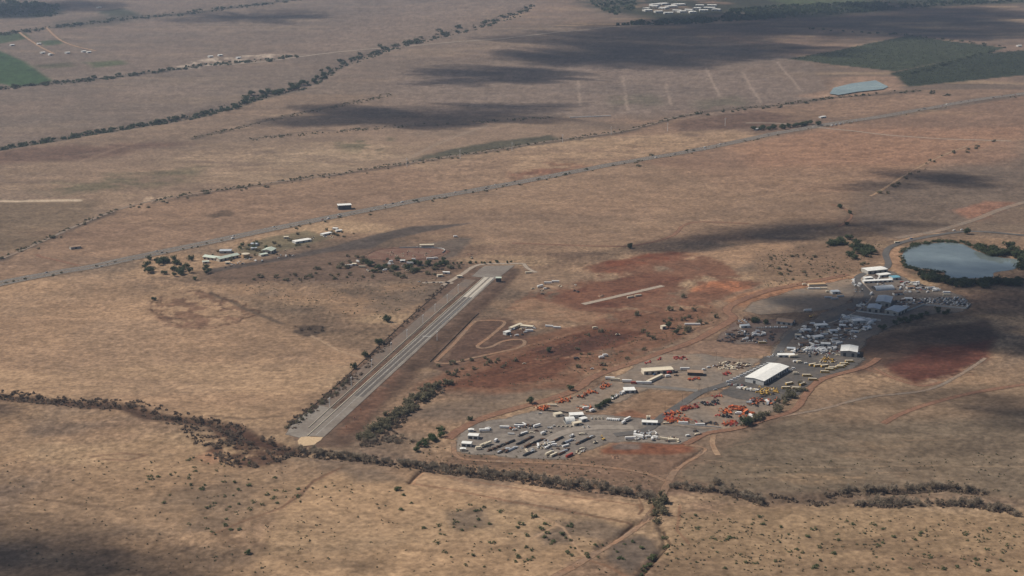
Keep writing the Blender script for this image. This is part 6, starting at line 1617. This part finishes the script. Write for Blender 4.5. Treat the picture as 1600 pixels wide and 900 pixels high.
cluster([("implement", "red", 2), ("scissor", "red", 1)], [c2(225, 112), c2(270, 98), c2(275, 108), c2(235, 118)], 6, "left along the back of the rental yard", gap=2.4)
cluster([("implement", "red", 2), ("scissor", "red", 1)], [c2(300, 90), c2(330, 78), c2(335, 90), c2(305, 96)], 5, "second group along the back of the rental yard", gap=2.4)
cluster([("implement", "red", 2), ("scissor", "red", 1), ("boom", "red", 1)], [c2(385, 75), c2(440, 72), c2(520, 84), c2(518, 93), c2(420, 94)], 12, "third group along the back of the rental yard", gap=2.6)
cluster(RD, [c2(498, 212), c2(575, 206), c2(580, 218), c2(505, 220)], 9, "below the brown-roofed shelter", gap=2.6)
cluster(RD, [c2(708, 190), c2(740, 170), c2(772, 170), c2(760, 190)], 8, "below the scrap heaps", gap=2.6)
cluster(RD, [c2(650, 318), c2(700, 308), c2(712, 322), c2(670, 332)], 6, "at the top of the brown machine yard", gap=2.8)
cluster([("boom", "orange", 3), ("boom", "red", 3), ("scissor", "red", 2)], [c2(440, 405), c2(500, 380), c2(560, 372), c2(562, 392), c2(470, 418)], 16, "in the upper left row of the machine yard", gap=2.8, ang=.5)
cluster([("boom", "red", 2), ("boom", "orange", 5), ("scissor", "orange", 2), ("loader", "orange", 1)], [c2(345, 460), c2(360, 430), c2(430, 415), c2(455, 430), c2(520, 465), c2(510, 482), c2(360, 486)], 36, "in the crowded left corner of the machine yard", gap=2.8)
cluster([("boom", "dark", 2), ("loader", "dark", 1), ("pickup", "silver", 1), ("heap", "dark", 1), ("implement", "red", 1)], [c2(570, 370), c2(640, 345), c2(690, 345), c2(690, 375), c2(590, 385)], 13, "in the upper row of the machine yard", gap=3.2)
cluster([("heap", "dark", 2), ("implement", "dark", 2), ("implement", "red", 1)], [c2(540, 475), c2(640, 475), c2(690, 490), c2(680, 500), c2(550, 488)], 10, "above the block wall of the machine yard", gap=3)
cluster([("loader", "orange", 3), ("excavator", "orange", 2), ("dump", "orange", 2), ("boom", "orange", 2)], [c2(712, 418), c2(760, 385), c2(850, 388), c2(870, 415), c2(790, 410), c2(740, 440)], 14, "in the bright cluster in the middle of the machine yard", gap=4.2, s=(1.0, 1.25))
cluster([("loader", "dark", 1), ("dump", "orange", 1), ("boom", "orange", 1), ("container", "orange", 1), ("boxtruck", "white", 1)], [c2(800, 430), c2(880, 405), c2(910, 430), c2(900, 450), c2(820, 462)], 9, "right of the bright orange cluster", gap=4.2)
cluster([("implement", "red", 1)], [c2(665, 440), c2(700, 430), c2(705, 442), c2(670, 448)], 4, "left of the bright orange cluster", gap=3)
cluster([("loader", "dark", 2), ("excavator", "dark", 1)], [c2(712, 445), c2(760, 435), c2(760, 455), c2(720, 458)], 3, "below the bright orange cluster", gap=4)
cluster(RD, [c2(712, 488), c2(790, 474), c2(812, 490), c2(800, 508), c2(720, 505)], 16, "beside the big round tree of the machine yard", gap=2.8)
cluster([("excavator", "orange", 1), ("loader", "orange", 1), ("pickup", "dark", 1), ("dump", "silver", 1), ("heap", "rusty", 1), ("container", "orange", 1), ("boxtruck", "white", 1)], [c2(860, 365), c2(900, 330), c2(1000, 345), c2(1060, 340), c2(1040, 365), c2(930, 385)], 22, "at the upper right of the machine yard", gap=4.2)
cluster([("excavator", "yellow", 2), ("loader", "yellow", 2), ("dump", "yellow", 1), ("boom", "cream", 1), ("heap", "dark", 1)], [c2(930, 300), c2(960, 272), c2(1060, 272), c2(1065, 298), c2(960, 325)], 20, "in the yellow row below the depot", gap=4)
row(["boxtruck", "van", "dump"], ["white", "white", "cream"], c2(815, 268), c2(930, 288), 11, "before the depot's gable end", turn=1.2)
row(["car", "pickup"], ["white", "dark", "silver", "red"], c2(750, 248), c2(850, 252), 9, "at the depot's left corner", turn=1.3)
row("van", ["white", "white", "white", "silver"], c2(752, 232), c2(1003, 117), 13, "along the depot's left wall", turn=-0.9)
row(["van", "pickup"], ["white"], c2(1062, 187), c2(1160, 148), 7, "along the depot's right wall", turn=-0.9)
cluster([("heap", "cream", 2), ("heap", "rusty", 2), ("heap", "dark", 2), ("timber", "cream", 1), ("heap", "silver", 1)], [c2(655, 130), c2(720, 100), c2(790, 108), c2(880, 118), c2(870, 135), c2(760, 158), c2(690, 145)], 30, "in the mixed scrap piles above the access road", gap=4.5)
# buses
BUS = [(1090, 203, .45, "school bus left of three near the yellow machines above the bus yard"), (1140, 213, .35, "second school bus right of the depot's far end"), (1210, 216, .35, "third school bus right of the depot's far end"),
       (1032, 312, -.03, "school bus alone in the middle of the bus yard"), (1092, 352, -.08, "school bus nearest the red bank of the bus yard"), (1212, 277, -.08, "lowest bus of the diagonal row at the right of the bus yard"),
       (1258, 251, -.08, "second bus up in the diagonal row of the bus yard"), (1290, 238, -.03, "third bus up in the diagonal row of the bus yard"), (1360, 226, .15, "fourth bus up in the diagonal row of the bus yard"), (1380, 212, .15, "fifth bus up in the diagonal row of the bus yard"),
       (1405, 194, .05, "sixth bus up in the diagonal row of the bus yard"), (1455, 170, .05, "highest bus of the diagonal row, near the white warehouse"), (825, 436, .05, "school bus at the lower left edge of the bus yard"),
       (930, 440, -.1, "school bus at the lower edge of the bus yard beside the bushes"), (855, 392, .5, "school bus left of two set diagonally below the depot"), (985, 396, .8, "school bus set steeply at the lower right of the bus yard")]
for x, y, a, lab in BUS:
    q = c4(x, y); put("bus", "yellow", q[0], q[1], a, lab, "school buses of the bus yard", 1.08)
q = ci(488, 357); put("bus", "yellow", q[0], q[1], .0, "bright yellow bus parked apart left of the access road", None, 1.0)
for k, cc, x, y, a, lab in (("boxtruck", "cream", 727, 326, 0, "small cream truck at the depot's right wall"), ("boxtruck", "cream", 920, 290, 0, "small cream truck in the bus yard right of the depot"), ("boxtruck", "white", 918, 172, .3, "white truck right of the depot's far corner"),
        ("boxtruck", "cream", 955, 176, .3, "cream truck right of the depot's far corner"), ("van", "white", 1022, 186, 0, "white van between the trucks and the first school bus"), ("van", "white", 900, 438, 0, "white van beside the lower bus")):
    q = c4(x, y); put(k, cc, q[0], q[1], a, lab)
cluster([("loader", "yellow", 2), ("excavator", "yellow", 2), ("heap", "cream", 1)], [c4(1150, 170), c4(1220, 130), c4(1320, 145), c4(1320, 175), c4(1180, 185)], 12, "above the school buses", gap=4)
cluster([("car", "silver", 2), ("car", "dark", 2), ("pickup", "dark", 1), ("pickup", "white", 1)], [c4(640, 120), c4(740, 70), c4(780, 60), c4(720, 110)], 8, "parked along the access road above the depot", gap=4)

# ---------------------------------------------------------------- industrial yard in the cloud's shade
MIX = [("car", "white", 3), ("car", "silver", 3), ("car", "dark", 4), ("pickup", "white", 2), ("pickup", "dark", 2), ("van", "white", 2), ("boxtruck", "white", 2), ("car", "red", 1), ("car", "blue", 1), ("heap", "dark", 2), ("container", "rusty", 1)]
for poly, n, where in (([ci(780, 240), ci(900, 190), ci(1050, 200), ci(1090, 260), ci(960, 330), ci(760, 330)], 58, "in the shaded yard below the road curve"),
                       ([ci(1080, 170), ci(1160, 130), ci(1280, 150), ci(1400, 190), ci(1380, 240), ci(1200, 290), ci(1100, 250)], 58, "in the shaded yard near the tarp-roofed shed"),
                       ([ci(700, 430), ci(840, 370), ci(1100, 350), ci(1130, 440), ci(900, 450)], 64, "in the crowded yard left of the white warehouse"),
                       ([(1360, 466), (1352, 482), (1334, 490), (1328, 486), (1345, 474)], 12, "left of the three grey-roofed warehouses"),
                       ([(1398, 470), (1432, 466), (1440, 474), (1410, 484)], 34, "right of the three grey-roofed warehouses"),
                       ([(1404, 443), (1440, 441), (1470, 455), (1430, 460), (1405, 456)], 38, "in the open yard right of the grey arched hangar"),
                       ([(1352, 434), (1372, 432), (1395, 440), (1390, 448), (1356, 446)], 14, "between the white workshop buildings")):
    cluster(MIX, poly, n, where, gap=4.0)
cluster([("car", "white", 3), ("car", "silver", 3), ("car", "dark", 3), ("car", "blue", 1), ("pickup", "white", 1), ("van", "white", 1)], [(1434, 467), (1500, 465), (1512, 470), (1512, 480), (1480, 477), (1440, 474)], 110, "in the packed car lot inside the perimeter wall", gap=3.6, ang=.9)
row(["car", "van"], ["white", "silver", "white"], ci(440, 228), ci(685, 226), 14, "below the brown-roofed house", turn=1.2)
cluster([("car", "dark", 2), ("heap", "rusty", 2), ("boxtruck", "white", 1), ("container", "rusty", 1), ("heap", "dark", 2), ("pickup", "dark", 1), ("car", "silver", 1)], [ci(130, 300), ci(220, 250), ci(480, 240), ci(600, 270), ci(560, 350), ci(330, 360), ci(120, 340)], 44, "in the reddish salvage yard left of the access road", gap=4.5)
cluster([("container", "rusty", 1), ("heap", "silver", 1), ("car", "silver", 1)], [ci(280, 165), ci(380, 150), ci(420, 190), ci(300, 215)], 9, "at the top of the reddish salvage yard", gap=5)
row(["boxtruck", "van", "trailer"], ["white", "cream", "white"], ci(625, 462), ci(745, 475), 6, "beside the store at the road's lower bend", turn=.5)
row(["trailer", "boxtruck"], ["white", "silver"], ci(860, 412), ci(1010, 420), 8, "in the crowded yard's white trailer line", turn=1.1)
row(["trailer", "container"], ["silver", "white"], (1322, 498), (1364, 503), 10, "between the two terrace walls", turn=1.0)
for k, cc, x, y, a, lab in (("container", "white", 1268, 452, 0, "left white container on the dirt lot edge"), ("container", "white", 1277, 452, 0, "middle white container on the dirt lot edge"), ("container", "cream", 1287, 452, 0, "right cream container on the dirt lot edge"),
        ("boxtruck", "cream", 1257, 446, .4, "cream truck left of the tan lot shed"), ("container", "silver", 1294, 466, 0, "left silver container below the pale lot shed"), ("container", "silver", 1304, 468, .05, "middle silver container below the pale lot shed"), ("container", "silver", 1313, 464, .1, "right silver container below the pale lot shed"),
        ("trailer", "white", 1262, 487, .2, "white trailer alone on the dirt lot above the road"), ("excavator", "yellow", 1267, 496, .3, "yellow excavator beside the access road curve"), ("boxtruck", "cream", 1294, 457, .3, "cream truck left of the pale lot shed"),
        ("trailer", "white", 1361, 461, 1.1, "long white trailer parked on the inner road bend"), ("flatbed", "red", 1410, 442, 0, "red flatbed right of the teal-roofed shed"), ("trailer", "white", 1455, 452, .2, "white trailer at the right end of the open yard"), ("trailer", "white", 1463, 455, -.2, "second white trailer at the right end of the open yard"),
        ("container", "white", 1479, 458, 0, "white container beyond the right end of the open yard"), ("container", "cream", 1479, 462, 0, "cream container beyond the right end of the open yard"),
        ("container", "white", 858, 511, -.2, "left white container on the ridge right of the kart track"), ("container", "white", 870, 513, -.2, "right white container on the ridge right of the kart track"), ("container", "white", 827, 518, -.05, "white container below the kart canopies"), ("boxtruck", "cream", 930, 514, .3, "cream truck above the red motocross ground"),
        ("container", "cream", 985, 465.5, .42, "left half of the long cream container pair beside the model airstrip"), ("container", "cream", 997, 463, .42, "right half of the long cream container pair beside the model airstrip"), ("trailer", "white", 844, 449, .8, "white trailer on the tan ground right of the strip's start"), ("trailer", "white", 856, 444, 0, "left white trailer above the model airfield"), ("trailer", "white", 868, 442, 0, "right white trailer above the model airfield"),
        ("van", "white", 852, 452, .3, "white van below the trailers by the model airfield"), ("container", "cream", 826, 427, .2, "cream container beside the pit road's end"), ("boxtruck", "dark", 901, 562, .3, "dark truck on the slope below the motocross ground"), ("pickup", "cream", 819, 569, .3, "cream pickup by the lone bush on the motocross ground"),
        ("boxtruck", "white", 940, 560, .4, "left white truck below the motocross ground"), ("boxtruck", "white", 946, 557, .3, "right white truck below the motocross ground"), ("pickup", "white", 925, 577, .2, "white pickup lower on the slope above the red road"), ("pickup", "red", 939, 571, .2, "red pickup on the slope above the red road"),
        ("container", "white", 1076, 508, .0, "left white container above the red road"), ("container", "white", 1088, 508, .0, "right white container above the red road"), ("loader", "cream", 965, 524, .3, "cream loader on the motocross ground's top edge"),
        ("container", "cream", 566, 418, -.1, "cream container in the scrub left below the arena"), ("trailer", "white", 545, 417, .1, "white trailer farthest left below the arena"), ("trailer", "white", 641, 413, 0, "white trailer below the arena fence"), ("trailer", "white", 672, 406, .2, "left white trailer at the arena's right front"), ("boxtruck", "white", 681, 405, .3, "white truck at the arena's right front"),
        ("boxtruck", "white", 647, 407, 0, "white truck at the arena's front fence"), ("boxtruck", "white", 712, 371, .3, "white truck on the hill above the arena"), ("loader", "cream", 737, 404, 1.2, "cream loader on the red pile right of the arena"), ("car", "white", 652, 387, .2, "white car left of the grandstand"),
        ("bus", "cream", 1402, 380, .3, "cream bus on the pond road"), ("van", "blue", 1424, 374, .3, "blue van on the pond road ahead of the cream bus"), ("van", "white", 1491, 361, .3, "white van left of the lone pond tree"), ("van", "white", 1503, 360, .3, "white van just left of the lone pond tree's trunk"),
        ("car", "white", 380, 412, 0, "white car on the old runway below the tank"), ("car", "silver", 366, 414, 0, "silver car on the old runway below the halls"), ("pickup", "cream", 446, 392, .2, "cream pickup right of the detached green-roofed block")):
    put(k, cc, x, y, a, lab)
row(["van", "pickup", "car"], ["white", "silver"], ACCESS[9], (1336, 447), 3, "outside the road bend", turn=.5)
cluster([("van", "white", 2), ("boxtruck", "white", 1), ("car", "silver", 1)], [(1331, 437), (1338, 437), (1345, 446), (1340, 449), (1332, 445)], 7, "outside the road bend by the white workshop", gap=4.5)
cluster([("car", "silver", 2), ("car", "white", 2), ("car", "dark", 1)], [(1335, 452), (1348, 452), (1348, 460), (1338, 460)], 5, "left of the road below the bend", gap=5)
row(["car", "car", "pickup"], ["white", "silver", "dark"], (700, 443), (655, 441), 5, "on the pit road left of the strip", turn=0)
cluster([("implement", "dark", 1), ("heap", "cream", 1)], [(600, 393), (680, 392), (680, 401), (600, 404)], 16, "on the red floor of the arena", gap=9, s=(.6, .9))
# traffic on the highway
hc, hn = path_frames(HWY, 5.0)
HW = hc[:, 1] / 1.0
for i in range(46):
    j = random.randrange(20, len(hc) - 20); side_ = random.choice((-1, 1)); lane = side_ * (8.3 + random.choice((-2.3, 2.3)))
    p = hc[j] + hn[j] * lane; d = hc[j + 1] - hc[j]
    k, cc = random.choice([("car", "white"), ("car", "silver"), ("car", "dark"), ("van", "white"), ("pickup", "dark"), ("pickup", "white"), ("car", "red")])
    kk = kit(k, cc); nm = "moving_" + k if False else kk.name
    o = kk.put(800, 600, 0, f"{cc} {NAMES[k][0]} driving on the {'far' if side_ > 0 else 'near'} carriageway of the highway", NAMES[k][1], f"{cc} {NAMES[k][0]}s on the {'far' if side_ > 0 else 'near'} carriageway", 1.15)
    o.name = {"car": "moving_car", "van": "moving_van", "pickup": "moving_pickup"}[k]
    o.location = (p[0], p[1], float(terrain(p[0], p[1])) + .66); o.rotation_euler = (0, 0, math.atan2(d[1], d[0]) + (math.pi if side_ > 0 else 0))
row(["car", "boxtruck", "car"], ["white", "silver"], (1300, 197), (1338, 190), 7, "queueing at the highway junction", turn=0, s=1.1)
row(["trailer"], ["white"], (893, 184.5), (952, 182), 12, "far across the middle plain", turn=0, s=.8)
# more of the settlement beyond the strip, and lean-tos in the industrial yard
for x, y, w, d, h, wm, rm, lab in ((322, 412, 12, 8, 3, WALLCREAM, PALEGREEN, "small green-roofed hut at the far left of the community halls"), (356, 413, 9, 6, 3, WALLCREAM, CREAM, "cream hut in front of the long green roof"), (397, 391, 11, 8, 3.4, WALLGREY, GREYROOF, "grey-roofed store between the tank and the detached block"),
        (352, 396, 22, 14, 4, WALLGREY, GREYROOF, "dark solar-roofed wing behind the left green-roofed hall"), (396, 384, 12, 9, 3.5, WALLPALE, GREYROOF, "grey house among the garden trees"), (447, 373, 9, 7, 3, WALLPALE, CREAM, "pale hut alone beside the highway verge"), (530, 363, 12, 7, 3, WALLPALE, WHITEROOF, "white hut right of the narrow pale shed"),
        (523, 359, 9, 7, 3, WALLPALE, WHITEROOF, "white hut above the narrow pale shed"), (553, 415, 8, 6, 3, WALLPALE, CREAM, "cream hut in the scrub left below the arena"), (629, 410, 9, 6, 3, WALLPALE, WHITEROOF, "white hut below the middle of the arena fence"), (697, 428, 12, 5, 3, WALLPALE, WHITEROOF, "pale hut beside the pit road trees"),
        (688, 433, 9, 5, 3, WALLCREAM, CREAM, "cream hut left of the pit road hut"), (718, 434, 9, 5, 3, WALLCREAM, CREAM, "cream ticket hut left of the drag strip's start"), (1247, 527, 9, 7, 3.2, WALLPALE, CREAM, "cream lean-to beside the lower road curve"), (1262, 520, 11, 8, 3.4, WALLPALE, GREYROOF, "grey lean-to above the tyre workshop row"),
        (1303, 521, 12, 8, 3.4, WALLPALE, GREYROOF, "grey lean-to right of the flat-roofed tyre workshop"), (1316, 512, 10, 8, 3.4, WALLPALE, WHITEROOF, "white lean-to left of the tarp-roofed shed"), (1257, 541, 14, 7, 3.4, WALLPALE, RUST, "rusty-roofed lean-to in the crowded yard"), (1290, 541, 14, 8, 3.6, WALLPALE, WHITEROOF, "white lean-to in the crowded yard"),
        (1236, 548, 12, 7, 3.2, WALLPALE, GREYROOF, "grey lean-to at the left end of the crowded yard"), (1326, 518, 10, 7, 3.2, WALLPALE, BROWNROOF, "brown-roofed lean-to below the tarp-roofed shed"), (1356, 515, 10, 7, 3.2, WALLPALE, GREYROOF, "grey lean-to at the shaded yard's right edge"), (1420, 470, 12, 8, 3.4, WALLPALE, GREYROOF, "grey lean-to left of the packed car lot"),
        (1404, 462, 14, 7, 3.4, WALLPALE, RUST, "rusty lean-to right of the rear grey-roofed warehouse"), (1424, 452, 13, 7, 3.2, WALLPALE, BROWNROOF, "brown lean-to in the open yard right of the hangar"), (1165, 513, 14, 8, 3.2, WALLPALE, GREYROOF, "grey lean-to at the salvage yard's upper left"), (1140, 524, 11, 7, 3.2, WALLPALE, RUST, "rusty lean-to at the salvage yard's left end")):
    k = w / mpp(y) / 2
    building("small_store", lab, (x - k, y), (x + k, y - random.uniform(-.8, 1.2)), d, h, wm, rm, .5, .3, 1, 0)
cluster([("car", "white", 2), ("car", "silver", 2), ("car", "dark", 2), ("pickup", "white", 1), ("van", "white", 1)], [(335, 414), (400, 402), (470, 396), (480, 400), (400, 410), (345, 420)], 16, "on the old runway below the green-roofed halls", gap=6)
cluster([("car", "white", 2), ("car", "dark", 2), ("boxtruck", "white", 1), ("trailer", "white", 1), ("heap", "cream", 1), ("heap", "dark", 1)], [(520, 412), (560, 408), (640, 409), (700, 410), (690, 422), (580, 425)], 20, "in the scrub just below the arena", gap=7)
cluster([("heap", "cream", 2), ("heap", "white", 1), ("car", "white", 1)], [(470, 372), (530, 358), (560, 360), (500, 378)], 8, "along the verge above the old runway", gap=8)
cluster([("heap", "cream", 2), ("heap", "dark", 1), ("car", "white", 2), ("van", "white", 1)], [(785, 515), (830, 512), (850, 520), (800, 528)], 10, "in the paddock beside the kart track", gap=5)
cluster([("boxtruck", "white", 1), ("heap", "cream", 2), ("heap", "dark", 1), ("car", "white", 1)], [(825, 448), (900, 442), (915, 455), (850, 462)], 9, "on the tan ground left of the model airfield", gap=8)
CLUT = [("heap", "rusty", 2), ("heap", "silver", 2), ("heap", "white", 2), ("container", "white", 1), ("container", "rusty", 1), ("boxtruck", "white", 2), ("flatbed", "silver", 1), ("timber", "cream", 1), ("trailer", "white", 1), ("dump", "white", 1), ("pipes", "dark", 1)]
for poly, n, where in (([ci(780, 240), ci(900, 190), ci(1050, 200), ci(1090, 260), ci(960, 330), ci(760, 330)], 26, "among the cars below the road curve"), ([ci(1080, 170), ci(1160, 130), ci(1280, 150), ci(1400, 190), ci(1380, 240), ci(1200, 290), ci(1100, 250)], 26, "among the cars near the tarp-roofed shed"),
                       ([ci(700, 430), ci(840, 370), ci(1100, 350), ci(1130, 440), ci(900, 450)], 26, "among the cars left of the white warehouse"), ([ci(840, 330), ci(1150, 280), ci(1280, 310), ci(1150, 365), ci(850, 370)], 24, "in the dark band above the crowded yard"),
                       ([(1404, 443), (1440, 441), (1470, 455), (1430, 460), (1405, 456)], 20, "among the cars right of the arched hangar"), ([(1332, 480), (1356, 468), (1362, 474), (1345, 490)], 8, "by the road left of the grey warehouses"), ([ci(150, 300), ci(300, 240), ci(560, 260), ci(540, 350), ci(200, 345)], 22, "among the wrecks of the salvage yard"),
                       ([(1340, 560), (1215, 556), (1220, 548), (1340, 548)], 22, "between the crowded yard and the depot"), ([c1(420, 350), c1(720, 330), c1(860, 370), c1(700, 420), c1(500, 430)], 12, "on the gravel above the storage rows"), ([c1(560, 540), c1(860, 440), c1(1060, 470), c1(900, 580), c1(640, 600)], 20, "between the diagonal storage rows")):
    cluster(CLUT, poly, n, where, gap=4.5, s=(.6, 1.0))
# spoil heaps of red earth
for x, y, s_, lab in ((940, 463, 1.4, "red spoil heap left of the model airstrip"), (1300, 600 - 180, .9, "small spoil heap above the white containers"), (735, 398, 1.6, "red spoil heap right of the arena"), (960, 714, 1.2, "red spoil heap below the gravel yard's right end")):
    b = MB(); rg = random.Random(int(x))
    for k in range(9):
        a = rg.uniform(0, 6.28); d = rg.uniform(0, 3.2); r = rg.uniform(1.4, 2.8)
        b.tube((math.cos(a) * d * 1.6, math.sin(a) * d, -.1), (math.cos(a) * d * 1.5 + .2, math.sin(a) * d, r * .75), r, r * .15, 9)
    o = link("spoil_heap", b.mesh("spoil_heap", SOILPILE)); place(o, x, y, rg.uniform(0, 3), s_); tag(o, lab, "spoil heap")
